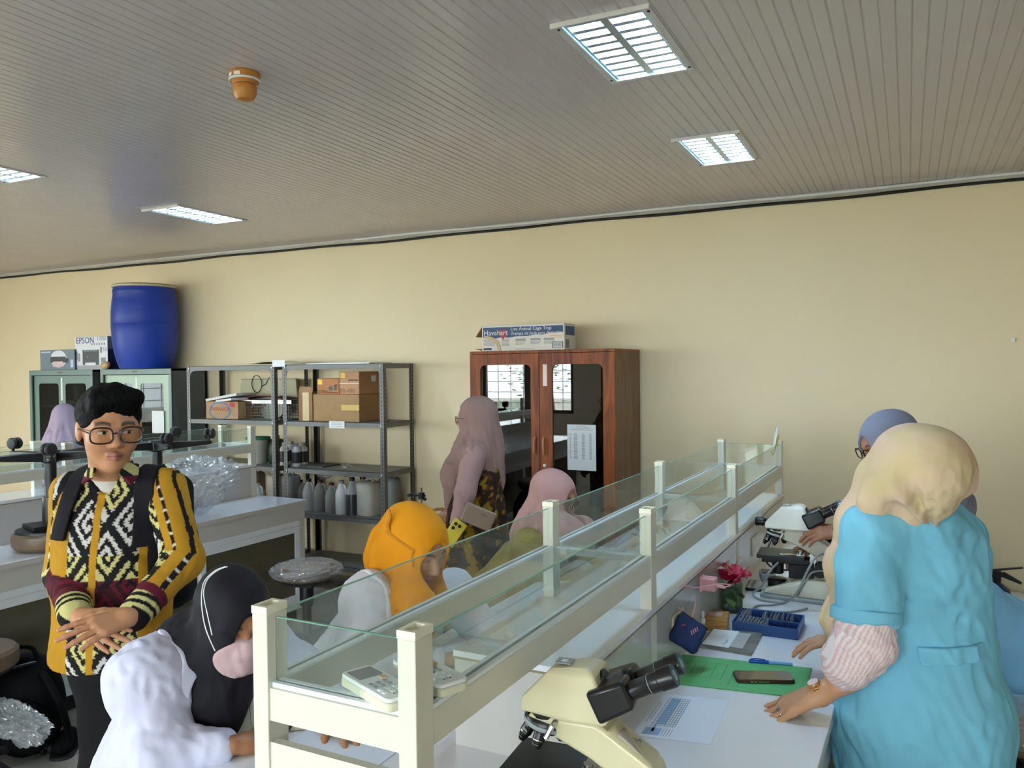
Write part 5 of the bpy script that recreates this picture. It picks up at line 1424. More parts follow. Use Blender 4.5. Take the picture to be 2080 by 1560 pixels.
rs += [(-w * .08, w * .15, h * .06, h * .075)]
face_rects(t, 'small_print', rs, 0, mat('print_midgrey', '#9c9895', rough=.6), True)
face_rects(t, 'barcode_frame', [(w * .355, w * .485, h * .08, h * .32)], 0, mat('trap_blue', '#27446f')); face_rects(t, 'barcode_field', [(w * .365, w * .475, h * .10, h * .30)], -.0011, M_TW)
face_rects(t, 'barcode', [(w * (.375 + .012 * k), w * (.380 + .012 * k), h * .13, h * .29) for k in range(8)], -.0022, M_PRN, True)
face_rects(t, 'corner_mark', [(-w * .48, -w * .38, h * .05, h * .13)], 0, mat('trap_blue', '#27446f')); face_rects(t, 'orange_print', [(w * .33, w * .48, h * .52, h * .55), (w * .33, w * .48, h * .47, h * .49)], 0, M_OR)
b = MB(); b.box(w / 2, w / 2 + .001, .02, .18, h * .56, h * .9); b.build('side_panel_blue', mat('trap_blue', '#27446f'), t); b = MB(); b.box(w / 2, w / 2 + .001, .02, .08, h * .08, h * .4); b.build('side_print', M_INK, t)
b = MB(); N = 12
for k in range(N):
    u0, u1 = k / N, (k + 1) / N; f = lambda u: (-w * .49 + .20 * math.sin(u * 1.57) * .62, h * .50 * math.cos(u * 1.57))
    (x0, z0), (x1, z1) = f(u0), f(u1); b.prism([(x0, z0), (x1, z1), (x1 + .02, z1 + .012 if k < N - 1 else z1), (x0 + .02, z0 + .022)], 'y', -.003, -.0012)
b.build('peeling_tape', mat('tape_tan', '#c9a877'), t, smooth=False)
for (z, ang, nm_) in ((h, .35, 0), (0.004, -.2, 1)):
    b = MB(); b.hull([(-w / 2, y, z + dz) for y in (.01, .19) for dz in (-.002, .002)] + [(-w / 2 - .07 * math.cos(ang), y, z - (.075 if nm_ == 0 else -.016) + dz) for y in (.03, .17) for dz in (-.002, .002)]); b.build('flap', M_KRAFT, t)
# ------------------------------------------------------------------ fire extinguisher and box by the right wall
p = W(2026, 1165, 4.62)
t = thing('fire_extinguisher', 'dark blue fire extinguisher with black lever against the right wall', 'fire extinguisher', (p[0], 5.40, 0))
M_EXT = mat('extinguisher_blue', '#252c52', rough=.35)
b = MB(); b.lathe([(.07, .005), (.078, .02), (.078, .40), (.066, .445), (.03, .475), (.022, .48)], n=32); b.build('cylinder', M_EXT, t)
b = MB(); b.lathe([(.022, .475), (.024, .50), (.02, .525)], n=18); b.obox((.0, 0, .53), (.025, .016, .016), np.eye(3)); b.build('valve', M_BLACKP, t)
b = MB(); b.hull([(x, y, z) for (x, z) in ((-.02, .545), (-.02, .555), (.13, .575), (.13, .583), (.03, .565)) for y in (-.010, .010)]); b.build('top_lever', M_BLACKP, t)
b = MB(); b.hull([(x, y, z) for (x, z) in ((-.01, .53), (.04, .545), (.125, .495), (.12, .482), (.03, .525)) for y in (-.009, .009)]); b.build('carry_handle', M_BLACKP, t)
p = W(2075, 1205, 4.5)
t = thing('floor_box', 'red and black appliance box with papers on top at the right edge', 'box', (p[0] + .08, 5.36, 0), R_(-12))
b = MB(); b.box(-.14, .14, -.12, .12, 0, .385); b.build('box_body', mat('box_black', '#1d1618', rough=.5), t, bevel=.004); b = MB(); b.box(-.142, -.09, -.121, .121, .0, .384); b.build('red_stripe', mat('stripe_red', '#7a1f22', rough=.5), t)
b = MB(); b.obox((0, 0, .405), (.14, .10, .018), rotz(.25)); b.build('paper_bundle', mat('paper_white2', '#d9d6d2', rough=.6, var=.1, scale=60), t)
# ------------------------------------------------------------------ backpack on the floor at the left
p = W(55, 1430, 3.72)
t = thing('backpack', 'black backpack standing on the floor by the left bench', 'backpack', (p[0], p[1], 0), R_(30))
M_BAG = mat('black_nylon', '#050506', rough=.8, spec=.15, var=.1, bump=.1, bscale=90)
b = MB(); b.ell((0, 0, .225), (.17, .12, .235), nu=32, nv=24); V = np.array(b.v); V[:, 2] = np.maximum(V[:, 2], .002); V *= (1 + .05 * noise3(V, 8, 3))[:, None]; V[:, 2] = np.maximum(V[:, 2], .001); b.v = [tuple(v) for v in V]; b.build('main_bag', M_BAG, t, angle=80)
b = MB(); b.ell((.03, -.10, .16), (.13, .06, .13), nu=24, nv=18); V = np.array(b.v); V *= (1 + .05 * noise3(V, 9, 4))[:, None]; V[:, 2] = np.maximum(V[:, 2], .001); b.v = [tuple(v) for v in V]; b.build('front_pocket', M_BAG, t, angle=80)
b = MB(); b.tube(spline([(-.05, -.02, .45), (-.03, -.03, .50), (.04, -.03, .50), (.06, -.02, .45)], 6), .010, 8); b.build('grab_handle', M_BAG, t)
b = MB(); b.tube(spline([(.10, -.06, .40), (.20, -.10, .25), (.22, -.08, .08), (.15, -.05, .02)], 6), .016, 8); b.build('strap', M_BAG, t)
p = W(134, 1495, 3.75)
t = thing('shoe', 'black shoe on the floor tiles beside the backpack', 'shoe', (p[0], p[1], 0), R_(40))
b = MB(); b.ell((0, 0, .045), (.05, .11, .05), nu=20, nv=14); V = np.array(b.v); V[:, 2] = np.maximum(V[:, 2], .012); b.v = [tuple(v) for v in V]; b.build('upper', M_BAG, t, angle=80); b = MB(); b.rrect(0, 0, .05, .112, .045, 0, .014, 5); b.build('sole', M_BLACKR, t)
# ------------------------------------------------------------------ organic surfaces: distance fields meshed with surface nets
def s_cap(a, b, ra, rb=None):
    a = np.array(a, np.float32); b = np.array(b, np.float32); rb = ra if rb is None else rb
    ab = b - a; L2 = float(ab @ ab) + 1e-9
    def f(P):
        t = np.clip((P - a) @ ab / L2, 0, 1)
        return np.linalg.norm(P - a - t[:, None] * ab, axis=1) - (ra + (rb - ra) * t)
    return f
def s_ell(c, r, Rm=None):
    c = np.array(c, np.float32); r = np.array(r, np.float32); Rm = None if Rm is None else np.array(Rm, np.float32)
    def f(P):
        q = P - c
        if Rm is not None: q = q @ Rm
        k0 = np.linalg.norm(q / r, axis=1); k1 = np.linalg.norm(q / (r * r), axis=1) + 1e-6
        return k0 * (k0 - 1) / k1
    return f
def s_box(c, h, rad, Rm=None):
    c = np.array(c, np.float32); h = np.array(h, np.float32) - rad; Rm = None if Rm is None else np.array(Rm, np.float32)
    def f(P):
        q = P - c
        if Rm is not None: q = q @ Rm
        q = np.abs(q) - h
        return np.linalg.norm(np.maximum(q, 0), axis=1) + np.minimum(q.max(1), 0) - rad
    return f
def smin(a, b, k):
    if k <= 0: return np.minimum(a, b)
    h = np.clip(.5 + .5 * (b - a) / k, 0, 1)
    return b + (a - b) * h - k * h * (1 - h)
def s_union(fs, k=.03):
    def f(P):
        d = None
        for g in fs:
            kk = k
            if isinstance(g, tuple): g, kk = g
            e = g(P); d = e if d is None else smin(d, e, kk)
        return d
    return f
def s_sub(f, g, k=.01):
    def h(P): return -smin(-f(P), g(P), k)
    return h
def s_and(f, g):
    def h(P): return np.maximum(f(P), g(P))
    return h
def s_plane(p, n):
    p = np.array(p, np.float32); n = np.array(nrm(n), np.float32)
    return lambda P: (P - p) @ n
def s_fold(f, amp, fr, seed, sc=(1, 1, .45), mask=None):
    """ridged creases like gathered cloth"""
    sc = np.array(sc, np.float32)
    def h(P):
        d = f(P); n = noise3(P * sc, fr, seed)
        n = amp * (np.sqrt(n * n + .02) * 1.9 - .8)
        return d + (n if mask is None else n * mask(P))
    return h
def s_noise(f, amp, fr, seed, sc=(1, 1, 1), Rm=None, mask=None):
    sc = np.array(sc, np.float32)
    def h(P):
        d = f(P); n = amp * noise3((P if Rm is None else P @ Rm) * sc, fr, seed)
        if mask is not None: n = n * mask(P)
        return d + n
    return h
def s_local(f, c, Fm, s=1.0):
    """field given in a local frame (columns right, fwd, up) of size s"""
    c = np.array(c, np.float32); Fm = np.array(Fm, np.float32)
    return lambda P: f((P - c) @ Fm / s) * s
def s_fin(*fs):
    def h(P):
        d = fs[0](P)
        for g in fs[1:]: d = np.minimum(d, g(P))
        return d
    return h

def sdf_mesh(f, lo, hi, res, B=8):
    lo = np.array(lo, float); hi = np.array(hi, float)
    nb = np.maximum(1, np.ceil((hi - lo) / (res * B))).astype(int)
    n = nb * B
    bc = np.stack(np.meshgrid(*[np.arange(k) for k in nb], indexing='ij'), -1).reshape(-1, 3)
    cen = lo + (bc + .5) * (res * B)
    dc = f(cen.astype(np.float32))
    keep = np.abs(dc) < res * B * .95 + .009
    D = np.repeat(np.repeat(np.repeat(dc.reshape(nb), B, 0), B, 1), B, 2).astype(np.float32)
    D = np.pad(D, ((0, 1),) * 3, mode='edge')
    kb = bc[keep]
    g = np.stack(np.meshgrid(*[np.arange(B + 1)] * 3, indexing='ij'), -1).reshape(-1, 3)
    for i in range(0, len(kb), 400):
        idx = (kb[i:i + 400, None, :] * B + g[None]).reshape(-1, 3)
        D[idx[:, 0], idx[:, 1], idx[:, 2]] = f((lo + idx * res).astype(np.float32))
    D[0], D[-1], D[:, 0], D[:, -1], D[:, :, 0], D[:, :, -1] = [np.maximum(a, res * .3) for a in (D[0], D[-1], D[:, 0], D[:, -1], D[:, :, 0], D[:, :, -1])]
    S = D < 0
    C = np.zeros(n, np.int8)
    for dx in (0, 1):
        for dy in (0, 1):
            for dz in (0, 1): C += S[dx:dx + n[0], dy:dy + n[1], dz:dz + n[2]]
    cells = np.argwhere((C > 0) & (C < 8))
    if len(cells) == 0: return np.zeros((0, 3)), np.zeros((0, 4), int)
    vid = -np.ones(n, np.int32); vid[cells[:, 0], cells[:, 1], cells[:, 2]] = np.arange(len(cells))
    corn = [(0, 0, 0), (1, 0, 0), (0, 1, 0), (1, 1, 0), (0, 0, 1), (1, 0, 1), (0, 1, 1), (1, 1, 1)]
    val = [D[cells[:, 0] + a, cells[:, 1] + b, cells[:, 2] + c] for a, b, c in corn]
    acc = np.zeros((len(cells), 3)); cnt = np.zeros(len(cells))
    for i, j in ((0, 1), (2, 3), (4, 5), (6, 7), (0, 2), (1, 3), (4, 6), (5, 7), (0, 4), (1, 5), (2, 6), (3, 7)):
        m = (val[i] < 0) != (val[j] < 0)
        t = val[i] / (val[i] - val[j] + 1e-12); t = np.where(m, t, 0)
        p = np.array(corn[i]) + t[:, None] * (np.array(corn[j]) - np.array(corn[i]))
        acc += np.where(m[:, None], p, 0); cnt += m
    V = lo + (cells + acc / np.maximum(cnt, 1)[:, None]) * res
    F = []
    for ax in range(3):
        a, b = [(1, 2), (2, 0), (0, 1)][ax]
        sl0 = [slice(1, -1)] * 3; sl1 = [slice(1, -1)] * 3
        sl0[ax] = slice(0, -1); sl1[ax] = slice(1, None)
        s0, s1 = S[tuple(sl0)], S[tuple(sl1)]
        e = np.argwhere(s0 != s1)
        if len(e) == 0: continue
        flip = s0[e[:, 0], e[:, 1], e[:, 2]]
        base = e.copy()
        for k in range(3):
            if k != ax: base[:, k] += 1
        q = []
        for da, db in ((0, 0), (1, 0), (1, 1), (0, 1)):
            c = base.copy(); c[:, a] -= da; c[:, b] -= db
            q.append(vid[c[:, 0], c[:, 1], c[:, 2]])
        q = np.stack(q, 1)
        q[~flip] = q[~flip][:, ::-1]
        F.append(q)
    F = np.concatenate(F); F = F[(F >= 0).all(1)]
    return V, F

class Org:
    """collects surface-net pieces (with per-vertex colour) into one mesh"""
    def __init__(s): s.V = []; s.F = []; s.C = []; s.n = 0
    def add(s, f, lo, hi, res, col=None):
        V, F = sdf_mesh(f, lo, hi, res)
        s.V.append(V); s.F.append(F + s.n); s.n += len(V)
        if callable(col): c = col(V)
        else: c = np.tile(np.array(lin(col)[:3] if col is not None else (1, 1, 1)), (len(V), 1))
        s.C.append(c)
        return s
    def build(s, name, m, parent, origin, smooth_it=1):
        V = np.concatenate(s.V); F = np.concatenate(s.F); C = np.concatenate(s.C)
        for _ in range(smooth_it):
            ia = np.concatenate([F[:, k] for k in range(4)] + [F[:, (k + 1) % 4] for k in range(4)]); ib = np.concatenate([F[:, (k + 1) % 4] for k in range(4)] + [F[:, k] for k in range(4)])
            cnt = np.bincount(ia, minlength=len(V)); acc = np.stack([np.bincount(ia, V[ib, k], len(V)) for k in range(3)], 1)
            V = V * .5 + .5 * acc / np.maximum(cnt, 1)[:, None]
        me = bpy.data.meshes.new(name)
        V = V - np.array(origin)
        me.vertices.add(len(V)); me.vertices.foreach_set('co', V.ravel())
        me.loops.add(F.size); me.loops.foreach_set('vertex_index', F.ravel().astype(np.int32))
        me.polygons.add(len(F)); me.polygons.foreach_set('loop_start', (np.arange(len(F)) * 4).astype(np.int32))
        me.polygons.foreach_set('loop_total', np.full(len(F), 4, np.int32))
        me.update(calc_edges=True)
        me.polygons.foreach_set('use_smooth', [True] * len(F))
        at = me.color_attributes.new('Col', 'FLOAT_COLOR', 'POINT')
        at.data.foreach_set('color', np.concatenate([C, np.ones((len(C), 1))], 1).ravel().astype(np.float32))
        me.validate()
        me.materials.append(m)
        return link_mesh(name, me, None, parent)
def bounds(pts, pad):
    p = np.array(pts, float); return p.min(0) - pad, p.max(0) + pad

# ------------------------------------------------------------------ heads, hands
def face_field(ears=True):
    m = lambda x, y, z: [(x, y, z), (-x, y, z)]
    fs = [s_ell((0, -.012, .032), (.077, .096, .084)),
          (s_ell((0, .020, -.036), (.060, .066, .078)), .04),
          (s_ell((0, .060, -.098), (.024, .022, .017)), .03)]
    for sx in (-1, 1):
        fs += [(s_ell((sx * .036, .056, -.022), (.025, .024, .026)), .03),
               (s_cap((sx * .045, .070, .028), (sx * .014, .084, .024), .010), .016)]
    core = s_union(fs)
    sockets = s_union([s_ell((sx * .032, .097, .008), (.018, .014, .012)) for sx in (-1, 1)], .004)
    core = s_sub(core, sockets, .012)
    add = []
    for sx in (-1, 1):
        add += [(s_ell((sx * .032, .0745, .006), (.0155, .0125, .0115)), .006),
                (s_ell((sx * .0125, .094, -.031), (.0085, .010, .0075)), .006)]
        if ears: add += [(s_ell((sx * .079, -.008, -.002), (.009, .019, .032), rotx(.25)), .006)]
    add += [(s_cap((0, .086, .016), (0, .105, -.024), .0075, .0115), .010),
            (s_cap((-.019, .082, -.058), (0, .0915, -.0555), .0045, .0062), .006), (s_cap((.019, .082, -.058), (0, .0915, -.0555), .0045, .0062), .006),
            (s_cap((-.017, .081, -.066), (0, .0905, -.0685), .0048, .0075), .006), (s_cap((.017, .081, -.066), (0, .0905, -.0685), .0048, .0075), .006)]
    return s_union([core] + add)
FACE = face_field(); FACE_NE = face_field(False)
def face_color(q, skin, lip='#a8605a', brow='#2a1c16', eye=.0045, gaze=0.0, lid_down=False, brow_w=.0055, stubble=0.0):
    c = np.tile(np.array(lin(skin)[:3]), (len(q), 1)); x, y, z = np.abs(q[:, 0]), q[:, 1], q[:, 2]; fr = y > .045
    def mix(mask, col, a=1.0):
        w = (np.clip(mask, 0, 1) * a)[:, None]; c[:] = c * (1 - w) + w * np.array(lin(col)[:3])
    warm = np.exp(-(((x - .036) / .022) ** 2 + ((z + .022) / .022) ** 2)) * fr
    mix(warm, '#b5684f', .18)
    mix(np.exp(-((x / .014) ** 2 + ((z + .027) / .012) ** 2)) * fr, '#b0644e', .22)
    if stubble: mix((np.exp(-(((x) / .024) ** 2 + ((z + .0475) / .0045) ** 2)) * fr), '#3a2a24', stubble)
    zl = -.0618 + .0006 * 0
    lipm = (1 - np.clip((np.sqrt((x / .023) ** 2 + ((z - zl) / .0115) ** 2) - .85) / .3, 0, 1)) * (y > .07)
    mix(lipm, lip, .85)
    mix(np.exp(-((z - zl) / .0016) ** 2) * (x < .021) * (y > .07), '#5a2a26', .8)
    zb = .0285 + .004 * np.sin(np.clip((x - .014) / .036, 0, 1) * 3.14)
    mix((1 - np.clip((np.abs(z - zb) - brow_w * .5) / .003, 0, 1)) * ((x > .013) & (x < .052)) * fr, brow, .85)
    ex, ez = (x - .032) / .0145, (z - .0055)
    arch = eye * np.sqrt(np.clip(1 - ex ** 2, 0, 1))
    inside = (np.abs(ex) < 1) & (ez < arch) & (ez > -arch * .8) & (y > .06)
    if not lid_down:
        c[inside] = np.array(lin('#cfc4bc')[:3])
        xx = q[:, 0]; cx = np.where(xx > 0, .032, -.032) + gaze
        ir = inside & (((xx - cx) ** 2 + (ez + .0006) ** 2) < .0052 ** 2)
        c[ir] = np.array(lin('#1b120e')[:3])
    mix(np.exp(-((ez - arch) / .0016) ** 2) * (np.abs(ex) < 1.05) * (y > .06), '#1d1310', .9)
    mix(np.exp(-((ez - arch - .005) / .002) ** 2) * (np.abs(ex) < 1.0) * (y > .05), '#6e4334', .35)
    mix(np.exp(-(((x - .0085) / .0035) ** 2 + ((z + .0375) / .0025) ** 2)) * (y > .085), '#3a1f18', .8)
    return c
def hand_field(wrist, fwd, back, side, curl=.35, spread=.12, s=1.0, thumb_out=.75, curls=None, thumb_curl=.3, stub=.03):
    """side +1: left hand, -1: right hand"""
    ts = side
    palm = []
    kn = [(ts * .027, .086), (ts * .009, .091), (-ts * .010, .086), (-ts * .027, .077)]
    for i, (x, y) in enumerate(kn):
        palm.append((s_cap((x * .55, .004, 0), (x, y, .001), .0145, .0118), .014))
    palm.append((s_cap((0, -stub, 0), (0, .006, 0), .0235, .0225), .02))
    palm.append((s_ell((ts * .020, .034, -.008), (.017, .030, .014)), .014))
    pf = s_union(palm)
    L = [(.041, .025, .020), (.045, .029, .021), (.041, .027, .021), (.032, .020, .018)]
    chains = []
    for i, (x, y) in enumerate(kn):
        p = np.array([x, y, 0.0]); a = 0.0; yaw = (1.5 - i) * spread * ts
        cu = curls[i] if curls else curl
        seg = []
        for j in range(3):
            a += cu * (1.0, 1.1, .75)[j]
            d = np.array([math.sin(yaw) * ts * ts * math.cos(a), math.cos(yaw) * math.cos(a), -math.sin(a)])
            if ts < 0: d[0] *= 1.0
            q = p + d * L[i][j]
            seg.append((s_cap(p, q, (.0094, .0084, .0076)[j] * (.9 if i == 3 else 1), (.0084, .0076, .0062)[j] * (.9 if i == 3 else 1)), .004)); p = q
        chains.append(s_union(seg))
    p = np.array([ts * .022, .022, -.004]); d = nrm((ts * thumb_out, .65, -.18)); seg = []
    for j, l in enumerate((.036, .031, .025)):
        q = p + d * l; seg.append((s_cap(p, q, (.0135, .0108, .0095)[j], (.0108, .0095, .0075)[j]), .006)); p = q
        d = nrm(d + thumb_curl * np.array([-ts * .6, .35, -.25]))
    chains.append(s_union(seg))
    def f(P):
        d0 = pf(P); out = None
        for i, ch in enumerate(chains):
            e = smin(d0, ch(P), .007 if i < 4 else .012); out = e if out is None else np.minimum(out, e)
        return out
    Fm = frame(fwd, back)
    w = np.array(wrist, float)
    return s_local(f, w, Fm, s), (w - .22 * s, w + .22 * s), (w, Fm)
def hand_color(skin, wf):
    w, Fm = wf
    def col(V):
        c = np.tile(np.array(lin(skin)[:3]), (len(V), 1)); q = (V - w) @ Fm
        k = np.clip((q[:, 1] - .12) / .05, 0, 1)[:, None] * .25
        return c * (1 - k) + k * np.array(lin('#c98a74')[:3])
    return col
M_SKIN = mat('skin', '#ffffff', rough=.48, var=.05, scale=30, attr='Col', spec=.4)
def cloth(name, col='#ffffff', attr=True, rough=.85, bump=.12, bscale=120, var=.05, sheen=.0):
    return mat(name, col, rough=rough, var=var, scale=10, bump=bump, bscale=bscale, attr='Col' if attr else None, spec=.25, sheen=sheen)

def hijab_field(nk=.19, dome=None, opening=(.057, .075, .088), oz=-.018, oy=.112, back=0.0, ox=0.0):
    fs = [s_ell((0, -.020 - back * .5, .030), (.090, .112 + back, .099)),
          (s_ell((0, -.004, -.062), (.080, .092, .085)), .05),
          (s_cap((0, -.018, -.10), (0, -.03, -nk), .072, .080 if nk > .15 else .06), .05)]
    if dome: fs = [s_ell(*dome)]
    return s_sub(s_union(fs), s_ell((ox, oy, oz), opening), .006)

def s_poly(P, th):
    """convex flat plate with corners P"""
    P = [np.array(p, np.float32) for p in P]; c = sum(P) / len(P); n = nrm(np.cross(P[1] - P[0], P[2] - P[0])).astype(np.float32)
    E = []
    for i in range(len(P)):
        e = P[(i + 1) % len(P)] - P[i]; m = nrm(np.cross(e, n)).astype(np.float32)
        if (c - P[i]) @ m > 0: m = -m
        E.append((P[i], m))
    def f(Q):
        d = np.abs((Q - c) @ n) - th
        for p, m in E: d = np.maximum(d, (Q - p) @ m)
        return d
    return f

def march(f, px, py, d0, d1, off=0.0):
    """first surface point of field f met by the sight line through a measured pixel"""
    ds = np.arange(d0, d1, .002); P = np.stack([W(px, py, d) for d in ds])
    k = np.nonzero(f(P.astype(np.float32)) < off)[0]
    return P[k[0]] if len(k) else W(px, py, (d0 + d1) / 2)
# navy pouch leaning on the duct
pc_ = W(1397, 1287, 2.40)
t = thing('zip_pouch', 'navy blue zip pouch leaning against the bench duct', 'pouch', (pc_[0], pc_[1], TZ))
M_POUCH = mat('navy_fabric', '#22366a', rough=.8, var=.12, scale=30, bump=.15, bscale=220)
_n = nrm(-nrm((_f[0], _f[1], 0)) * .80 + np.array([.25, 0, .55])); _ux = nrm(np.cross((0, 0, 1.0), _n)); _uy = np.cross(_n, _ux)
_ca, _sa = math.cos(R_(-40)), math.sin(R_(-40))
PR = np.stack([_ux * _ca + _uy * _sa, -_ux * _sa + _uy * _ca, _n], 1)
pf = s_noise(s_box(pc_, (.047, .047, .017), .016, PR), .0025, 70, 5)
_org = np.array([pc_[0], pc_[1], TZ]); O = Org(); O.add(pf, *bounds([pc_], .085), .003, '#22366a'); O.build('bag', M_POUCH, t, _org)
b = MB(); b.tube([pc_ + PR @ np.array([x, .047, 0]) - _org for x in np.linspace(-.046, .046, 10)], .004, 6); b.build('zip', M_DARK, t)
for k in range(4):
    b = MB(); b.obox(pc_ + _ux * (.004 + .007 * k) + _uy * (-.002 + .003 * k) + _n * .0185 - _org, (.0018, .006, .0012), np.stack([_ux, _uy, _n], 1)); b.build('embroidery', mat('pink_thread', '#c98fa6', rough=.7), t)
b = MB(); b.obox(pc_ + _ux * -.016 + _uy * .022 + _n * .0185 - _org, (.007, .0022, .0012), np.stack([_ux, _uy, _n], 1)); b.build('embroidery', mat('red_thread', '#b03a4a', rough=.7), t)
# ------------------------------------------------------------------ people
def A3(x, y, z): return np.array([x, y, z], float)
def body_parts(t, org, head=None, hands=(), trunk=(), neck=None, res=.0026, ears=True, hres_=.0025):
    """one continuous skin body: head, neck, trunk, limbs and hands"""
    O = Org()
    if head:
        c, Fm, s, colfn = head
        f = s_local(FACE if ears else FACE_NE, c, Fm, s)
        nf = s_union([f, (s_cap(c + Fm @ A3(0, -.02, -.06) * s, neck, .054 * s, .058 * s), .03)])
        lo, hi = bounds([c, neck], .135 * s)
        O.add(nf, lo, hi, res, lambda V: colfn((V - c) @ Fm / s))
    for (f, (lo, hi), wf, skin) in hands:
        O.add(f, lo, hi, hres_, hand_color(skin, wf))
    if trunk:
        f = s_union([s_cap(*q) for q in trunk], .05)
        pts = [q[0] for q in trunk] + [q[1] for q in trunk]; lo, hi = bounds(pts, .2)
        O.add(f, lo, hi, .014, hands[0][3] if hands else '#b98468')
    return O.build('body', M_SKIN, t, org)

def eyeglasses(label, c, Fm, s, m, r=(.0235, .0195), thick=.0021, lens='#efe9da', w=.0335):
    t = thing('eyeglasses', label, 'glasses', c)
    def L(p): return Fm @ (np.array(p) * s)
    for sx in (-1, 1):
        P = []
        for k in range(28):
            a = 2 * math.pi * k / 28; n = 3.0
            x = np.sign(math.cos(a)) * abs(math.cos(a)) ** (2 / n) * r[0]; z = np.sign(math.sin(a)) * abs(math.sin(a)) ** (2 / n) * r[1]
            P.append(L((sx * w + x, .1065 - .09 * abs(sx * w + x) ** 1.1, .001 + z)))
        b = MB(); b.tube(P, thick * s, 6, closed=True); b.build('rim', m, t)
        b = MB(); b.add(P, [list(range(28))]); b.build('lens', glass_mat('spectacle_lens', '#faf7f0', refl=.9), t)
        b = MB(); b.tube([L((sx * (w + r[0]), .1065 - .09 * (w + r[0]) ** 1.1, .008)), L((sx * .074, .078, .009)), L((sx * .083, .01, .006)), L((sx * .082, -.02, -.008))], thick * .8 * s, 6); b.build('temple', m, t)
    b = MB(); b.tube([L((-(w - r[0]), .1055, .006)), L((0, .109, .009)), L((w - r[0], .1055, .006))], thick * s, 6); b.build('bridge', m, t)
    return t
M_SPEC = mat('spectacle_black', '#14110f', rough=.3)

# ================= young man in the ikat shirt =================
def tocam(c): v = np.array([0, 0, CAMH]) - c; v[2] = 0; return nrm(v)
_rh = nrm((_r[0], _r[1], 0)); _fh = nrm((_f[0], _f[1], 0))
SKIN_M = '#bd8763'
mc = W(223, 872, 2.5)
mo = A3(mc[0], mc[1], 0)
t = thing('person', 'standing young man in glasses and mustard ikat shirt, hands clasped', 'person', mo)
mf = nrm(tocam(mc) * math.cos(.20) + _rh * math.sin(.20) + A3(0, 0, -.13)); MF = frame(mf, (0.03, 0.0, 1))
ms = 1.07
nb = W(226, 990, 2.56)
shR, elR, wrR = W(148, 1000, 2.56), W(133, 1165, 2.54), W(152, 1248, 2.34)
shL, elL, wrL = W(335, 992, 2.54), W(372, 1138, 2.48), W(272, 1250, 2.30)
hR = hand_field(wrR + (W(165, 1255, 2.31) - wrR), W(232, 1303, 2.25) - wrR, -_fh * .9 + A3(0, 0, .35), -1, .16, .10, 1.0, .55)
hL = hand_field(wrL + (W(262, 1252, 2.27) - wrL), W(168, 1285, 2.19) - wrL, -_fh * .75 + A3(0, 0, .55), 1, .14, .13, 1.0, .5)
hipc = W(225, 1330, 2.54)
legs = []
for px in (208, 266):
    h0 = W(px, 1330, 2.55); legs.append((h0, A3(h0[0], h0[1], .50) + _fh * -.02)); 
body_parts(t, mo, (mc, MF, ms, lambda q: face_color(q, SKIN_M, '#9d5d52', '#1a120e', .0052, -.003, brow_w=.0075, stubble=.45)), [hR + (SKIN_M,), hL + (SKIN_M,)],
           [(W(228, 1060, 2.56), W(228, 1200, 2.54), .07, .08), (shR, elR, .045, .038), (elR, wrR, .036, .028), (shL, elL, .045, .038), (elL, wrL, .036, .028)] + [(l[0], l[1], .07, .05) for l in legs] + [(l[1], A3(l[1][0], l[1][1], .06), .05, .035) for l in legs], nb, .0025)
# hair
hair = s_union([s_ell((0, -.022, .043), (.0875, .103, .090)), (s_ell((-.012, .040, .100), (.068, .052, .034)), .03), (s_ell((.03, .055, .088), (.035, .035, .028)), .02), (s_ell((0, -.05, -.02), (.080, .065, .06)), .03)])
hair = s_sub(hair, s_ell((.004, .128, -.022), (.078, .082, .104)), .010)
hair = s_and(hair, s_plane((0, 0, -.020), (0, .42, -1)))
hair = s_noise(hair, .004, 60, 3, (1, .35, .6)); hair = s_fold(hair, .0022, 190, 4, (1, .3, .5))
O = Org(); O.add(s_local(hair, mc, MF, ms), mc - .16, mc + .17, .0030, '#0b0908'); O.build('hair', mat('black_hair', '#040404', rough=.7, spec=.12, var=.2, scale=60, stretch=(1, 1, .3), bump=.4, bscale=180), t, mo, 1)
# shirt
torso = s_union([s_ell(W(240, 1075, 2.56), (.185, .118, .17), frame(-_fh * .98 + _rh * .2)), (s_ell(W(230, 1200, 2.54), (.178, .125, .20), frame(-_fh * .98 + _rh * .15)), .08), (s_ell(W(228, 1330, 2.54), (.190, .132, .17), frame(-_fh)), .08), (s_cap(W(226, 985, 2.57), shR, .058, .056), .05), (s_cap(W(226, 985, 2.57), shL, .058, .056), .05)])
armR = s_union([s_cap(shR, elR, .064, .058), (s_cap(elR, wrR, .056, .044), .03)]); armL = s_union([s_cap(shL, elL, .064, .058), (s_cap(elL, wrL, .056, .045), .03)])
wr = lambda P: np.ones(len(P))
shirt_s = s_fold(s_union([torso, (s_fin(armR, armL), .022)]), .0032, 42, 8, (1, 1, .6))
zhem = W(225, 1348, 2.50)[2]
neckhole = s_union([s_ell(W(210, 972, 2.47), (.030, .09, .048), frame(-_fh)), (s_cap(nb + A3(0, 0, .01), mc, .060, .07), .01)])
shirt = s_sub(s_and(shirt_s, lambda P: zhem - P[:, 2] + .006 * np.sin(((P - mo.astype(np.float32)) @ _rh.astype(np.float32)) * 18)), neckhole, .006)
MUST, BLK, WHT, CRM, MAR = [np.array(lin(c)[:3]) for c in ('#b3821c', '#141114', '#c9c3bd', '#c7bd7c', '#5e1426')]
CELL = np.array([[int(ch) for ch in r] for r in ('000000000', '011111110', '010000010', '010111010', '010101010', '010100010', '010111110', '010000000', '000111110')])
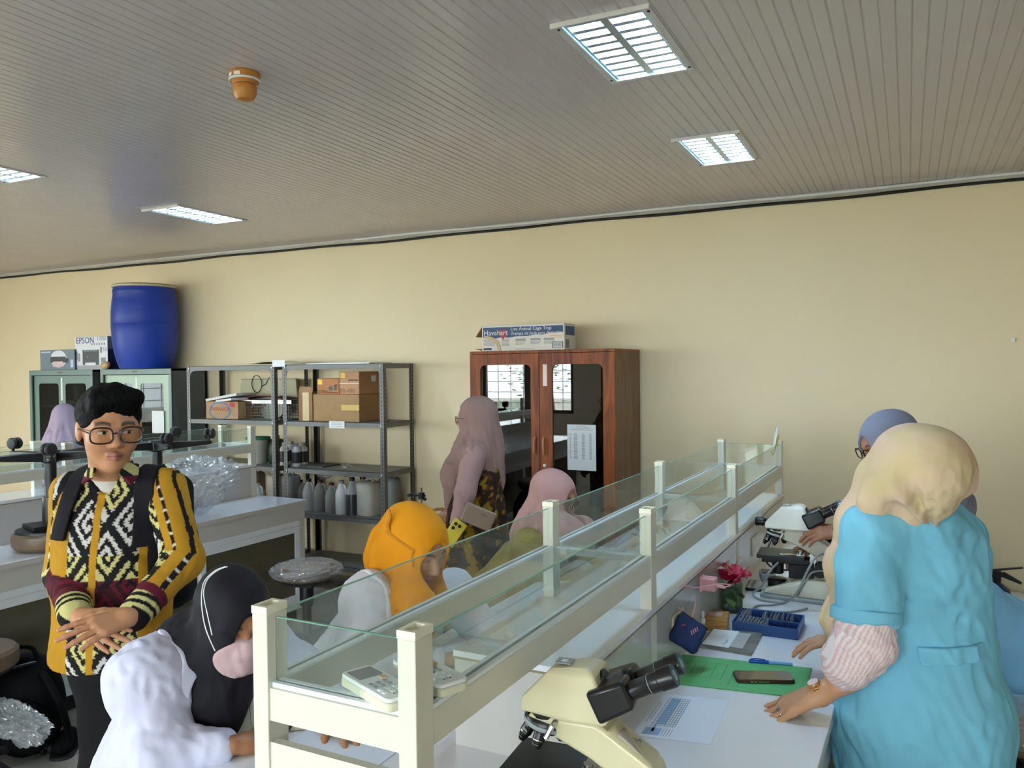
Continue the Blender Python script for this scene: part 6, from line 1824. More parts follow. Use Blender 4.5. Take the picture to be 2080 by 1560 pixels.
def ikat(u, v, seedc=0):
    jag = .0022 * np.sin(v * 800) + .002 * np.sin(v * 390 + u * 60)
    u = u + jag
    a = u / .118 + v / .185; b_ = u / .118 - v / .185
    i = np.floor(a).astype(int); j = np.floor(b_).astype(int)
    s_, t_ = a - i, b_ - j
    s_ = np.where((i + j) % 2 == 0, s_, 1 - s_)
    k = CELL[np.clip((s_ * 9).astype(int), 0, 8), np.clip((t_ * 9).astype(int), 0, 8)]
    return k, (i - j)
def shirt_col(V):
    P = V.astype(np.float32)
    dT, dR, dL = torso(P), armR(P), armL(P)
    rel = V - W(238, 1100, 2.5); u = rel @ _rh; v = V[:, 2]
    C = np.tile(MUST, (len(V), 1))
    k, row = ikat(u, v)
    zpx = lambda py: W(222, py, 2.45)[2]
    light = np.where((v > zpx(1035))[:, None] & ((row % 3) == 0)[:, None], CRM, WHT)
    light = np.where(((v < zpx(1125)) & (v > zpx(1178)))[:, None], CRM, light)
    light = np.where(((v < zpx(1175)) & (v > zpx(1245)))[:, None], MAR, light)
    light = np.where((v < zpx(1248))[:, None] & ((row % 2) == 0)[:, None], CRM, light)
    dark = np.where(((v < zpx(1190)) & (v > zpx(1240)))[:, None], BLK * .7 + MAR * .25, BLK)
    pat = np.where((k > 0)[:, None], light, dark)
    band = (u > -.118) & (u < .083)
    C = np.where(band[:, None], pat, C)
    pl = np.abs(u + .034 - .10 * (v - zpx(1100)) * .25) < .0105
    C = np.where(pl[:, None], MUST * 1.05, C)
    dot = (np.abs(u - .152 + .01 * np.sin(v * 30)) < .0045)
    C = np.where(dot[:, None], np.where((np.sin(v * 190) > .75)[:, None], WHT, BLK), C)
    up = np.cross(_fh, _rh) * -1
    for (arm, d, sg, A, Bm, Cc) in ((0, dR, -1, shR, elR, wrR), (1, dL, 1, shL, elL, wrL)):
        on = (d < dT) & (d < (dL if arm == 0 else dR))
        ab, bc = nrm(Bm - A), nrm(Cc - Bm)
        tu = np.clip((V - A) @ ab, 0, np.linalg.norm(Bm - A)); tf = np.clip((V - Bm) @ bc, 0, np.linalg.norm(Cc - Bm))
        lower = np.linalg.norm(V - (Bm + tf[:, None] * bc), axis=1) < np.linalg.norm(V - (A + tu[:, None] * ab), axis=1)
        nu_ = np.cross(ab, _fh); nl = np.cross(bc, _fh)
        if nu_ @ _rh * sg < 0: nu_ = -nu_
        if nl @ (_rh * sg + A3(0, 0, -.6)) < 0: nl = -nl
        e = np.where(lower, (V - Bm) @ nl, (V - A) @ nu_); tt = np.where(lower, np.linalg.norm(Bm - A) + tf, tu); tot = np.linalg.norm(Bm - A) + np.linalg.norm(Cc - Bm)
        Cs = np.tile(MUST, (len(V), 1))
        k2, r2 = ikat(e + .02, tt + .03)
        inner = e < (-.016 if arm else .026)
        plight = np.where((r2 % 2 == 0)[:, None], WHT, CRM)
        if not arm: plight = np.where((tt > tot * .58)[:, None], MAR, plight)
        Cs = np.where(inner[:, None], np.where((k2 > 0)[:, None], plight, BLK if arm else np.where((tt > tot * .58)[:, None], MAR * .5, BLK)), Cs)
        if arm:
            st = np.abs(e - .012) < .0048
            Cs = np.where(st[:, None], np.where((np.sin(tt * 170) > .78)[:, None], WHT, BLK), Cs)
            st = np.abs(e - .052) < .004
            Cs = np.where(st[:, None], BLK, Cs)
        cuff = tt > tot - .055
        kc, rc = ikat(tt * 1.6, e * 1.5)
        Cs = np.where(cuff[:, None], np.where((np.sin(tt * 260 + e * 90) > -.1)[:, None], BLK, CRM), Cs)
        mar2 = (tt > tot - .085) & ~cuff
        Cs = np.where(mar2[:, None], MAR, Cs)
        C = np.where(on[:, None], Cs, C)
    return C
lo, hi = bounds([shR, shL, elR, elL, wrR, wrL, W(228, 1350, 2.54)], .11)
O = Org(); O.add(shirt, lo, hi, .0036, shirt_col); O.build('shirt', cloth('ikat_cloth', bump=.10, bscale=260), t, mo, 1)
col_f = [(s_poly([W(*q) for q in P], .004), .006) for P in (((254, 934, 2.49), (286, 938, 2.53), (284, 965, 2.47), (260, 995, 2.425), (238, 970, 2.435)), ((196, 938, 2.50), (176, 944, 2.53), (170, 962, 2.48), (157, 988, 2.43), (198, 976, 2.435)))]
ring = s_sub(s_cap(nb + A3(0, 0, .01), nb + A3(0, 0, .052), .075, .070), s_cap(nb + A3(0, 0, -.1), nb + A3(0, 0, .12), .066, .060), .003)
col_f.append((s_and(ring, s_plane(nb, -_fh - A3(0, 0, .25))), .01))
def collar_col(V):
    rel = V - W(222, 950, 2.5); u = rel @ _rh; k = np.sin((V[:, 2] * 1.0 + u * .7) * 230) > .0
    C = np.where(k[:, None], CRM, BLK); C = np.where((V[:, 2] < W(222, 968, 2.45)[2])[:, None], MAR, C); return C
O = Org(); O.add(s_union(col_f), *bounds([W(150, 925, 2.5), W(286, 995, 2.42), W(226, 930, 2.65)], .05), .0032, collar_col); O.build('shirt_collar', cloth('ikat_cloth'), t, mo)
O = Org(); O.add(s_cap(nb + A3(0, 0, -.06), nb + A3(0, 0, .004) - _fh * .006, .085, .069), *bounds([nb], .16), .005, '#d9d4cd'); O.build('undershirt', cloth('white_cotton'), t, mo)
tr = s_union([s_ell(W(236, 1340, 2.55), (.140, .110, .12), frame(-_fh))] + [(s_cap(l[0] + A3(0, 0, -.02), l[1], .076, .062), .06) for l in legs] + [(s_cap(l[1], A3(l[1][0], l[1][1], .08), .066, .058), .03) for l in legs])
O = Org(); O.add(s_noise(tr, .004, 14, 5), *bounds([hipc, A3(hipc[0], hipc[1], .03)], .24), .010, '#121114'); O.build('trousers', cloth('black_trousers'), t, mo)
for k, l in enumerate(legs):
    O = Org(); q = A3(l[1][0], l[1][1], .045) - _fh * .05; O.add(s_and(s_ell(q, (.05, .135, .055), frame(-_fh)), lambda P: .002 - P[:, 2]), *bounds([q], .16), .008, '#141214'); O.build('shoe', cloth('black_trousers'), t, mo)
eyeglasses('black-rimmed glasses on the young man', mc, MF, ms, M_SPEC, r=(.0285, .0225), w=.0385, thick=.0023)
bk = thing('backpack', 'black backpack worn by the young man with two wide straps', 'backpack', mo)
bagc = W(232, 1130, 2.56) + _fh * .24
O = Org(); O.add(s_noise(s_box(bagc, (.15, .085, .23), .06, frame(-_fh)), .006, 9, 2), *bounds([bagc], .3), .009, '#141216'); O.build('bag', cloth('black_webbing'), bk, mo)
def strap(uc, w, ztop, zbot):
    def slab(P):
        rel = P - W(222, 1100, 2.5).astype(np.float32); u = rel @ _rh.astype(np.float32)
        z = P[:, 2]; return np.maximum(np.abs(u - uc(z)) - w / 2, np.maximum(z - ztop, zbot - z))
    return s_and(s_sub(lambda P: torso(P) - .016, lambda P: torso(P) - .001, .002), slab)
z1, z2 = W(222, 930, 2.5)[2], W(222, 1118, 2.42)[2]
for uc, w, zb, nm_ in ((lambda z: .118 + .30 * (z - z1) * -.12, .062, z2, 0), (lambda z: -.085 + .18 * (z - z1), .056, W(222, 1100, 2.42)[2], 1)):
    O = Org(); O.add(strap(uc, w, z1 + .06, zb), lo, hi, .0038, '#17131a'); O.build('shoulder_strap', cloth('black_webbing', rough=.7), bk, mo)
O = Org(); O.add(s_and(strap(lambda z: .140 + .02 * (z1 - z), .026, z2 + .01, z2 - .12), s_plane(W(228, 1150, 2.54), _fh)), lo, hi, .0038, '#17131a'); O.build('strap_webbing', cloth('black_webbing'), bk, mo)

# ================= shared builder for the women =================
def woman(label, c, fwd, s, skin, hij_col, neck, drape, coat=None, org_xy=None, hands=(), trunk=(), hij_mat=None, face_kw={}, hres=.0045, opening=None, noise_amp=.004, back=0.0, up=(0, 0, 1), hseed=1, hcol_fn=None, nkl=.19, trk=.7, az=(7, .004), dome=None, fres=.003, ox=0.0):
    org = A3(org_xy[0] if org_xy else c[0], org_xy[1] if org_xy else c[1], 0)
    t = thing('person', label, 'person', org)
    Fm = frame(fwd, up)
    trunk = [(q[0], q[1], q[2] * trk, (q[3] if len(q) > 3 else q[2]) * trk) for q in trunk]
    body_parts(t, org, (c, Fm, s, lambda q: face_color(q, skin, **face_kw)), hands, trunk, neck, fres, False, max(.0025, fres * .85))
    hf = s_local(hijab_field(nkl, dome, opening=opening or (.057, .075, .088), back=back, ox=ox), c, Fm, s)
    fl = s_local(FACE_NE, c, Fm, s)
    fs = [hf, (lambda P: fl(P) - .0075, .01)] + [(s_cap(*q), .05) for q in drape]
    h = s_union(fs)
    # keep the face clear
    op = opening or (.057, .075, .088)
    h = s_sub(h, s_local(s_ell((ox, .125, -.012), (op[0] * .93, .085, op[2] * .98)), c, Fm, s), .006)
    cm = c.astype(np.float32); fm = Fm.astype(np.float32)
    def mask(P):
        q = (P - cm) @ fm / s
        return np.clip((-.02 - q[:, 2]) / .10 + np.clip(-(q[:, 1] + .02) / .08, 0, 1) * .5, .12, 1.0)
    h0 = h
    def h(P):
        q = (P - cm) @ fm / s; a = np.arctan2(q[:, 0], -q[:, 1] - .02)
        return h0(P) + az[1] * np.cos(a * az[0] + 1.6 * np.sin(a * 3 + hseed) + q[:, 2] * 9) * np.clip((.05 - q[:, 2]) / .12, 0, 1) * np.clip((.07 - q[:, 1]) / .05, 0, 1)
    h = s_fold(h, noise_amp * 1.5, 38, hseed, (1, 1, .33), mask=mask); h = s_fold(h, noise_amp * .6, 85, hseed + 1, (1, 1, .4), mask=mask)
    pts = [c] + [q[0] for q in drape] + [q[1] for q in drape]
    lo, hi = bounds(pts, .16)
    O = Org(); O.add(h, lo, hi, hres, hcol_fn if hcol_fn else hij_col); O.build('hijab', hij_mat or cloth('hijab_cloth', bump=.06, bscale=300), t, org)
    woman.hij = h
    return t, Fm, org
def garment(name, t, org, prims, col, m, res=.006, k=.05, amp=.005, fr=13, seed=3, sc=(1, 1, .6), cut=(), pad=.14, sub=None, sm=1):
    f = s_union([(p if callable(p) else s_cap(*p)) if not (isinstance(p, tuple) and len(p) == 2 and callable(p[0])) else p for p in prims], k)
    f = s_fold(f, amp * 1.3, fr * 2.2, seed, sc); f = s_fold(f, amp * .75, fr * 5.5, seed + 1, sc)
    for p, n in cut: f = s_and(f, s_plane(p, n))
    if sub is not None: f = s_sub(f, sub, .006)
    pts = []
    for p in prims:
        if not callable(p) and not (len(p) == 2 and callable(p[0])): pts += [p[0], p[1]]
    pts += [np.array(q) for q in garment.extra]
    lo, hi = bounds(pts, pad)
    O = Org(); O.add(f, lo, hi, res, col); return O.build(name, m, t, org, sm), f
garment.extra = []
def lapel(t, org, coat, cut, col, pts):
    f = s_and(s_and(lambda P: coat(P) - .0055, lambda P: cut(P) - .042), lambda P: .0005 - cut(P))
    O = Org(); O.add(f, *bounds(pts, .17), .0042, col); return O.build('lapel', M_COATW, t, org)
M_COATW = cloth('white_coat_cotton', bump=.05, bscale=90); M_BLUEC = cloth('blue_coat_cotton', bump=.08, bscale=110); M_SKIRT = cloth('dark_skirt')

# ================= masked woman in the black hijab =================
c = W(474, 1256, 2.0); fw = nrm(tocam(c) * .90 + _rh * .40 + A3(0, 0, -.36)); nk = A3(-1.60, 1.49, 1.03)
shN, elN, wrN = A3(-1.635, 1.325, 1.02), W(322, 1530, 1.86), W(497, 1510, 1.90)
shF, elF, wrF = A3(-1.58, 1.64, 1.01), A3(-1.42, 1.72, .90), A3(-1.30, 1.63, .885)
SK = '#a5714f'
h1 = hand_field(wrN, W(600, 1496, 1.99) - wrN, A3(.1, -.45, .9), -1, .42, .05, .95); h2 = hand_field(wrF, A3(.80, -.42, -.13), A3(0, 0, 1), 1, .22, .2, .95)
t, FmA, org = woman('seated woman in black hijab, pale pink mask and white coat, writing', c, fw, .98, SK, '#17141d', nk,
    [(c + A3(-.05, 0, -.10), nk, .10, .115), (nk, W(432, 1420, 2.0), .10, .075), (W(432, 1420, 2.0), W(436, 1500, 1.985), .075, .045), (nk + A3(-.03, -.05, 0), nk + A3(-.03, .06, 0), .095, .095)],
    hands=[h1 + (SK,), h2 + (SK,)], trunk=[(nk, A3(-1.78, 1.5, .70), .08, .11), (shN, elN, .04, .035), (elN, wrN, .034, .026), (shF, elF, .04, .035), (elF, wrF, .034, .026), (A3(-1.8, 1.40, .65), A3(-1.42, 1.38, .62), .07, .06), (A3(-1.8, 1.6, .65), A3(-1.42, 1.62, .62), .07, .06)],
    face_kw=dict(lid_down=True), noise_amp=.005, opening=(.047, .075, .076), ox=-.010, hres=.0045, hij_mat=cloth('black_hijab', bump=.05, bscale=200, rough=.7), org_xy=(-1.80, 1.5))
hip = A3(-1.80, 1.5, .66)
cutA = s_union([s_cap(nk + A3(.02, 0, .08), nk + A3(.03, 0, -.02), .088, .08), (s_cap(nk + A3(.03, 0, -.02), W(446, 1420, 1.93), .08, .062), .02), (s_cap(W(446, 1420, 1.93), W(432, 1600, 1.93), .062, .05), .02)], .02)
torA = s_sub(s_union([s_cap(A3(-1.65, 1.48, .92), hip, .150, .175), (s_cap(A3(-1.62, 1.40, .98), A3(-1.61, 1.57, .97), .098, .098), .05), (s_cap(shN, shF, .072, .072), .05), (s_cap(nk + A3(-.05, -.06, .02), shN, .06, .07), .05), (s_cap(nk + A3(-.05, .06, .02), shF, .06, .07), .05)]), cutA, .006)
garment.extra = [hip - .15, shN + A3(0, 0, .08)]
_, coatA = garment('coat', t, org, [torA, (shN, elN, .078, .066), (elN, wrN - nrm(wrN - elN) * .055, .062, .042), (shF, elF, .075, .062), (elF, wrF, .060, .045), (hip + A3(0, -.08, -.05), A3(-1.52, 1.36, .64), .12, .10), (hip + A3(0, .08, -.05), A3(-1.52, 1.64, .64), .12, .10), (A3(-1.55, 1.36, .64), A3(-1.56, 1.36, .42), .09, .08)], '#d3d2ea', M_COATW, .0058, .04, .0042, 14, 12)
garment.extra = []
lapel(t, org, torA, cutA, '#d9d9ee', [nk, W(430, 1560, 1.93)])
garment('skirt', t, org, [(hip + A3(.05, -.07, -.10), A3(-1.40, 1.40, .56), .12, .10), (hip + A3(.05, .07, -.10), A3(-1.40, 1.60, .56), .12, .10), (A3(-1.40, 1.40, .56), A3(-1.44, 1.42, .08), .10, .12), (A3(-1.40, 1.60, .56), A3(-1.44, 1.58, .08), .10, .12)], '#15141a', M_SKIRT, .012)
# mask
mreg = s_local(s_ell((0, .085, -.050), (.073, .088, .053)), c, FmA, .98)
fl = s_local(s_union([FACE_NE, (s_ell((0, .088, -.045), (.026, .024, .040)), .03)]), c, FmA, .98); hijA = woman.hij
mk = s_and(lambda P: smin(fl(P) - .004, hijA(P) - .0035, .012), mreg)
O = Org(); O.add(mk, c - .15, c + .15, .003, '#c4a4a6'); O.build('face_mask', cloth('mask_fabric', bump=.03), t, org)
for path in (((431, 1290), (421, 1245), (414, 1205), (421, 1178), (440, 1160), (462, 1151)), ((437, 1322), (419, 1280), (411, 1240), (410, 1205), (416, 1180), (436, 1160), (458, 1151))):
    b = MB(); b.tube(spline([march(lambda P: np.minimum(hijA(P), mk(P)), x, y, 1.7, 2.25, .001) - org for x, y in path], 6), .0017, 6); b.build('mask_strap', M_LABEL, t)
put_stool('stool under the masked woman in the black hijab', (-1.82, 1.5, 0), .4, low=True)
b = MB(); d = nrm(A3(.35, .2, .6)); q = h1[2][0] + h1[2][1] @ A3(-.02, .10, -.02)
b.rev([(0, .001), (.01, .004), (.13, .0045), (.135, .002)], A3(0, 0, 0), d, n=10); o = b.build('ballpoint_pen', M_BLACKP, None); o.location = (q[0] + .02, q[1], TZ + .006); tag(o, 'black pen in the hand of the masked woman', 'pen')
P = [A3(-1.35, 1.50, 0), A3(-1.35, 1.78, 0), A3(-1.08, 1.76, 0), A3(-1.08, 1.46, 0)]; cc = sum(P) / 4
tt = thing('notebook', 'white sheet under the hands of the masked woman behind the rack', 'paper', (cc[0], cc[1], TZ)); quad_prism([p - cc for p in P], .0005, .003).build('sheet', M_PAPER, tt)

tt = thing('ledger_book', 'open cream ledger with a curling ruled page before the masked woman', 'book', (-1.38, 1.62, TZ))
K = [W(456, 1500, 1.98), W(652, 1478, 2.03), W(500, 1404, 2.10), W(590, 1404, 2.13)]
def pg(u, v):
    p = (K[0] * (1 - u) + K[1] * u) * (1 - v) + (K[2] * (1 - u) + K[3] * u) * v
    p = p + A3(-.03 * math.sin(v * 3.14) * (1 - u), 0, .018 * math.sin(v * 3.14)); p[2] = max(p[2], TZ + .003); return p - A3(-1.38, 1.62, TZ)
b = MB(); b.grid(pg, 14, 10); b.build('page', mat('ledger_paper', '#ddd6bd', rough=.7), tt, solid=.004)
for u in (.12, .3, .5, .7):
    b = MB(); b.tube([pg(u, v) + A3(0, -.001, .003) for v in np.linspace(.04, .96, 10)], .0007, 4); b.build('ruled_line', mat('grey_print', '#8a8d90'), tt)
# ================= woman in the yellow hijab =================
c = W(846, 1112, 2.45); fw = nrm(tocam(c) * .70 + _rh * .74 + A3(0, 0, -.50)); X0, Y0 = c[0], c[1]
nk = c + A3(-.085, -.005, -.165); SK = '#b98a6c'
shN, elN, wrN = W(748, 1218, 2.40), W(728, 1325, 2.33), W(872, 1345, 2.40)
shF, elF, wrF = W(918, 1205, 2.72), W(985, 1290, 2.72), W(1005, 1300, 2.55)
h1 = hand_field(wrN, W(960, 1330, 2.45) - wrN, A3(0, 0, 1), -1, .3, .1, .92); h2 = hand_field(wrF, A3(.8, -.5, -.1), A3(0, 0, 1), 1, .3, .1, .92)
yh = cloth('yellow_hijab', bump=.05, bscale=220, rough=.8)
t, FmB, org = woman('seated woman in marigold yellow hijab and white coat, looking down', c, fw, .97, SK, '#d78a0a', nk,
    [(c + A3(-.04, 0, -.10), nk, .080, .085), (nk + A3(.02, 0, 0), W(852, 1215, 2.40), .085, .075), (W(852, 1215, 2.40), W(850, 1270, 2.42), .075, .05), (W(782, 1110, 2.50), W(776, 1130, 2.5), .055, .05)],
    hands=[h1 + (SK,), h2 + (SK,)], trunk=[(nk, A3(X0 - .32, Y0, .72), .08, .11)], face_kw=dict(lid_down=True, lip='#a86a60'), hij_mat=yh, org_xy=(X0 - .32, Y0), hseed=5, back=.012, noise_amp=.007, az=(8, .006), opening=(.063, .08, .093))
hip = A3(X0 - .34, Y0 + .02, .66)
hijB = woman.hij; M_TIE = mat('yellow_tie', '#c67e08', rough=.8)
def on_hijab(path, r, nm_):
    b = MB(); b.tube(spline([march(hijB, x, y, 2.2, 2.7) - org for x, y in path], 5), r, 6); b.build(nm_, M_TIE, t)
on_hijab(((842, 1119), (828, 1110), (812, 1100), (796, 1088), (786, 1080)), .0055, 'hijab_tie')
on_hijab(((840, 1118), (837, 1130), (839, 1142), (838, 1152)), .0055, 'hijab_tie_end')
b = MB(); p0 = march(hijB, 792, 1082, 2.2, 2.7); b.tube(spline([p0 - org, W(788, 1066, 2.40) - org, W(792, 1050, 2.40) - org, W(789, 1036, 2.41) - org], 5), .006, 6); b.build('hijab_tie_end', M_TIE, t)
cutB = s_union([s_cap(nk + A3(.02, 0, .08), nk + A3(.06, 0, -.04), .085, .075), (s_cap(W(852, 1215, 2.38), W(850, 1330, 2.36), .055, .04), .02)], .02)
_, coatB = garment('coat', t, org, [(nk + A3(-.06, 0, -.12), hip, .135, .165), (shN, shF, .072, .072), (shN, elN, .070, .062), (elN, wrN, .058, .045), (shF, elF, .070, .060), (elF, wrF, .056, .044), (hip + A3(0, -.08, -.04), hip + A3(.30, -.10, -.04), .11, .09), (hip + A3(0, .08, -.04), hip + A3(.30, .10, -.04), .11, .09)], '#dcd8e0', M_COATW, .007, .045, .006, 13, 22,
    sub=cutB)
lapel(t, org, coatB, cutB, '#dcd8e0', [nk, W(850, 1300, 2.36)])
garment('skirt', t, org, [(hip + A3(.25, -.08, -.06), hip + A3(.28, -.08, -.55), .10, .12), (hip + A3(.25, .08, -.06), hip + A3(.28, .08, -.55), .10, .12)], '#2a2a30', M_SKIRT, .012)
put_stool('stool under the woman in the yellow hijab', (hip[0], hip[1], 0), 1.2, low=True)
# papers and pouch in front of her on the far worktop
P = [B1p(-.72, 1.0), B1p(-.72, 1.32), B1p(-.46, 1.34), B1p(-.46, 1.0)]; cc = sum(P) / 4
tt = thing('notebook', 'open sheets on the worktop in front of the yellow-hijab woman', 'paper', (cc[0], cc[1], TZ)); quad_prism([p - cc for p in P], .0005, .004).build('sheet', M_PAPER, tt)

# ================= woman in the pink hijab with glasses =================
c = W(1126, 1010, 3.6); fw = nrm(tocam(c) * .50 + _rh * .87 + A3(0, 0, -.30)); X0, Y0 = c[0], c[1]; nk = c + A3(-.07, 0, -.17); SK = '#a8795f'
shN, elN, wrN = W(1075, 1110, 3.50), W(1062, 1185, 3.45), W(1140, 1190, 3.45); shF, elF, wrF = W(1165, 1100, 3.85), W(1200, 1150, 3.85), W(1215, 1160, 3.7)
h1 = hand_field(wrN, A3(1, -.1, -.1), A3(0, 0, 1), -1, .3, .1, .9); h2 = hand_field(wrF, A3(.9, -.4, -.1), A3(0, 0, 1), 1, .3, .1, .9)
t, FmC, org = woman('seated woman in dusty pink hijab and dark glasses behind the rack', c, fw, .95, SK, '#b58a86', nk,
    [(c + A3(-.05, 0, -.10), nk, .095, .11), (nk, W(1150, 1085, 3.5), .10, .08), (W(1150, 1085, 3.5), W(1185, 1070, 3.62), .07, .05), (nk, W(1080, 1080, 3.62), .10, .08)],
    hands=[h1 + (SK,), h2 + (SK,)], trunk=[(nk, A3(X0 - .3, Y0, .72), .08, .11)], face_kw=dict(lid_down=True), fres=.0038, hres=.006, noise_amp=.007, az=(8, .006), opening=(.064, .085, .094), hseed=9, org_xy=(X0 - .3, Y0))
hip = A3(X0 - .30, Y0 + .02, .66)
garment('blouse', t, org, [(nk + A3(-.05, 0, -.12), hip, .13, .16), (shN, shF, .07, .07), (shN, elN, .068, .06), (elN, wrN, .055, .042), (shF, elF, .068, .06), (elF, wrF, .055, .042)], '#93803f', cloth('olive_blouse', var=.25, bump=.08), .008, .045, .006, 12, 31)
garment('skirt', t, org, [(hip, hip + A3(.3, -.08, -.02), .14, .10), (hip, hip + A3(.3, .08, -.02), .14, .10), (hip + A3(.28, -.08, -.04), hip + A3(.28, -.08, -.55), .10, .12), (hip + A3(.28, .08, -.04), hip + A3(.28, .08, -.55), .10, .12)], '#2e2a26', M_SKIRT, .014)
eyeglasses('dark glasses worn by the woman in the pink hijab', c, FmC, .95, M_SPEC, r=(.024, .018), thick=.003)
put_stool('stool under the woman in the pink hijab', (hip[0], hip[1], 0), 2.0, low=True)

# ================= standing woman in mauve hijab by the wooden cabinet =================
c = W(966, 850, 4.4); fw = nrm(-_rh * .97 + _fh * .18 + A3(0, 0, -.05)); o = A3(W(968, 900, 4.42)[0], W(968, 900, 4.42)[1], 0); nk = W(970, 905, 4.42); SK = '#a97c62'
shN, elN, wrN = W(962, 925, 4.28), W(945, 1000, 4.22), W(930, 1062, 4.20); shF, elF, wrF = W(968, 925, 4.56), W(945, 1000, 4.60), W(920, 1040, 4.55)
h1 = hand_field(wrN, A3(0, 0, -1) + -_rh * .15, -_fh * .8 - _rh * .5, 1, .5, .06, .92); h2 = hand_field(wrF, A3(0, 0, -.6) - _rh, _fh, -1, .5, .06, .92)
t, FmD, org = woman('woman in mauve hijab and batik dress standing before the wooden cabinet', c, fw, .96, SK, '#8d7068', nk,
    [(c + _rh * .03 + A3(0, 0, -.08), nk + A3(0, 0, -.03), .10, .12), (nk + A3(0, 0, -.05), W(985, 975, 4.42), .125, .10), (nk + A3(0, 0, -.06), W(930, 960, 4.42), .11, .085), (W(928, 960, 4.42), W(922, 1020, 4.44), .07, .05), (nk + A3(0, 0, -.04), W(958, 925, 4.30), .09, .08), (W(992, 900, 4.42), W(1000, 985, 4.42), .06, .05)],
    hands=[h1 + (SK,), h2 + (SK,)], trunk=[(nk, A3(o[0], o[1], .85), .09, .12), (A3(o[0], o[1], .85), A3(o[0], o[1], .08), .12, .06)], hres=.006, fres=.0042, hseed=13, org_xy=(o[0], o[1]), noise_amp=.007, opening=(.064, .09, .096))
def batik(V):
    n = noise3(V * (1, 1, .8), 38, 3); n2 = noise3(V, 75, 9)
    C = np.tile(np.array(lin('#2c1a10')[:3]), (len(V), 1)); C[n > .22] = lin('#8a6a10')[:3]; C[(n2 > .35) & (n < .22)] = lin('#5a2f14')[:3]; C[(n > .22) & (n2 < -.45)] = lin('#b08a1c')[:3]
    return C
garment('dress', t, org, [(W(972, 960, 4.42), W(968, 1060, 4.44), .13, .155), (W(968, 1060, 4.44), A3(o[0], o[1], .60), .155, .19), (A3(o[0], o[1], .60), A3(o[0], o[1], .10), .19, .24)], batik, cloth('batik_cloth', bump=.05), .0085, .05, .008, 10, 41)
garment('sleeve', t, org, [(shN, elN, .064, .052), (elN, wrN, .050, .040)], '#a07f7c', cloth('mauve_sleeve'), .006, .03, .004, 18, 43, pad=.09)
garment('sleeve', t, org, [(shF, elF, .064, .052), (elF, wrF, .050, .040)], '#a07f7c', cloth('mauve_sleeve'), .008, .03, .004, 18, 44, pad=.09)
eyeglasses('thin glasses of the woman in the mauve hijab', c, FmD, .96, M_SPEC, thick=.0016)
q = W(972, 1050, 4.10); tt = thing('clutch_purse', 'taupe clutch purse held by the standing woman', 'purse', q)
Rm = np.stack([_rh, _fh, A3(0, 0, 1)], 1) @ roty(R_(24))
b = MB(); b.obox((0, 0, 0), (.082, .014, .050), Rm); b.build('purse_body', mat('taupe_leather', '#8a7461', rough=.5, bump=.05), tt, bevel=.008, seg=3); b = MB(); b.obox(Rm @ A3(.02, -.0145, .022), (.015, .001, .003), Rm); b.build('metal_bar', M_CHROME, tt)
q = W(922, 1082, 4.14); tt = thing('smartphone', 'phone in yellow case in the hand of the standing woman', 'phone', q)
Rm = np.stack([_rh, _fh, A3(0, 0, 1)], 1) @ roty(R_(35))
b = MB(); b.obox((0, 0, 0), (.038, .006, .070), Rm); b.build('case', mat('yellow_case', '#d8c23a', rough=.4), tt, bevel=.005); b = MB()
for dx, dz in ((-.018, .045), (-.018, .02), (.005, .045)): b.cyl(Rm @ A3(dx, -.007, dz), Rm @ A3(dx, -.009, dz), .009, n=14)
b.build('camera_lens', M_MBLK, tt)
tt_shoes = [W(960, 1400, 4.40), W(985, 1400, 4.44)]

# ================= woman in lilac hijab far left =================
c = W(132, 852, 6.3); fw = nrm(A3(-.62, .76, -.05)); nk = c + A3(0, 0, -.20); SK = '#a97c62'; o = A3(c[0], c[1], 0)
wr1 = c + A3(.14, .0, -.62)
h1 = hand_field(wr1, A3(.1, -.1, -1), A3(.5, -.8, 0), -1, .4, .06, .9)
t, FmE, org = woman('woman in lilac hijab seen from behind, facing the green cabinet', c, fw, .97, SK, '#a390a0', nk,
    [(c + A3(.0, 0, -.06), nk, .105, .13), (nk, c + A3(.02, -.02, -.40), .15, .19), (c + A3(-.08, -.06, -.25), c + A3(-.12, -.07, -.44), .09, .10)], hands=[h1 + (SK,)],
    trunk=[(nk, A3(o[0], o[1], .85), .09, .12)], hres=.009, fres=.007, hseed=17, noise_amp=.009, org_xy=(o[0], o[1]))
garment('dress', t, org, [(c + A3(0, 0, -.35), A3(o[0], o[1], .75), .16, .19), (A3(o[0], o[1], .75), A3(o[0], o[1], .12), .19, .24)], '#7a6a74', cloth('mauve_dress'), .012, .05, .008, 10, 51)
garment('sleeve', t, org, [(c + A3(.16, .08, -.30), c + A3(.19, .04, -.48), .06, .05), (c + A3(.19, .04, -.48), wr1, .05, .04)], '#8d7b88', cloth('mauve_dress'), .01, .03, .003, 15, 52, pad=.08)

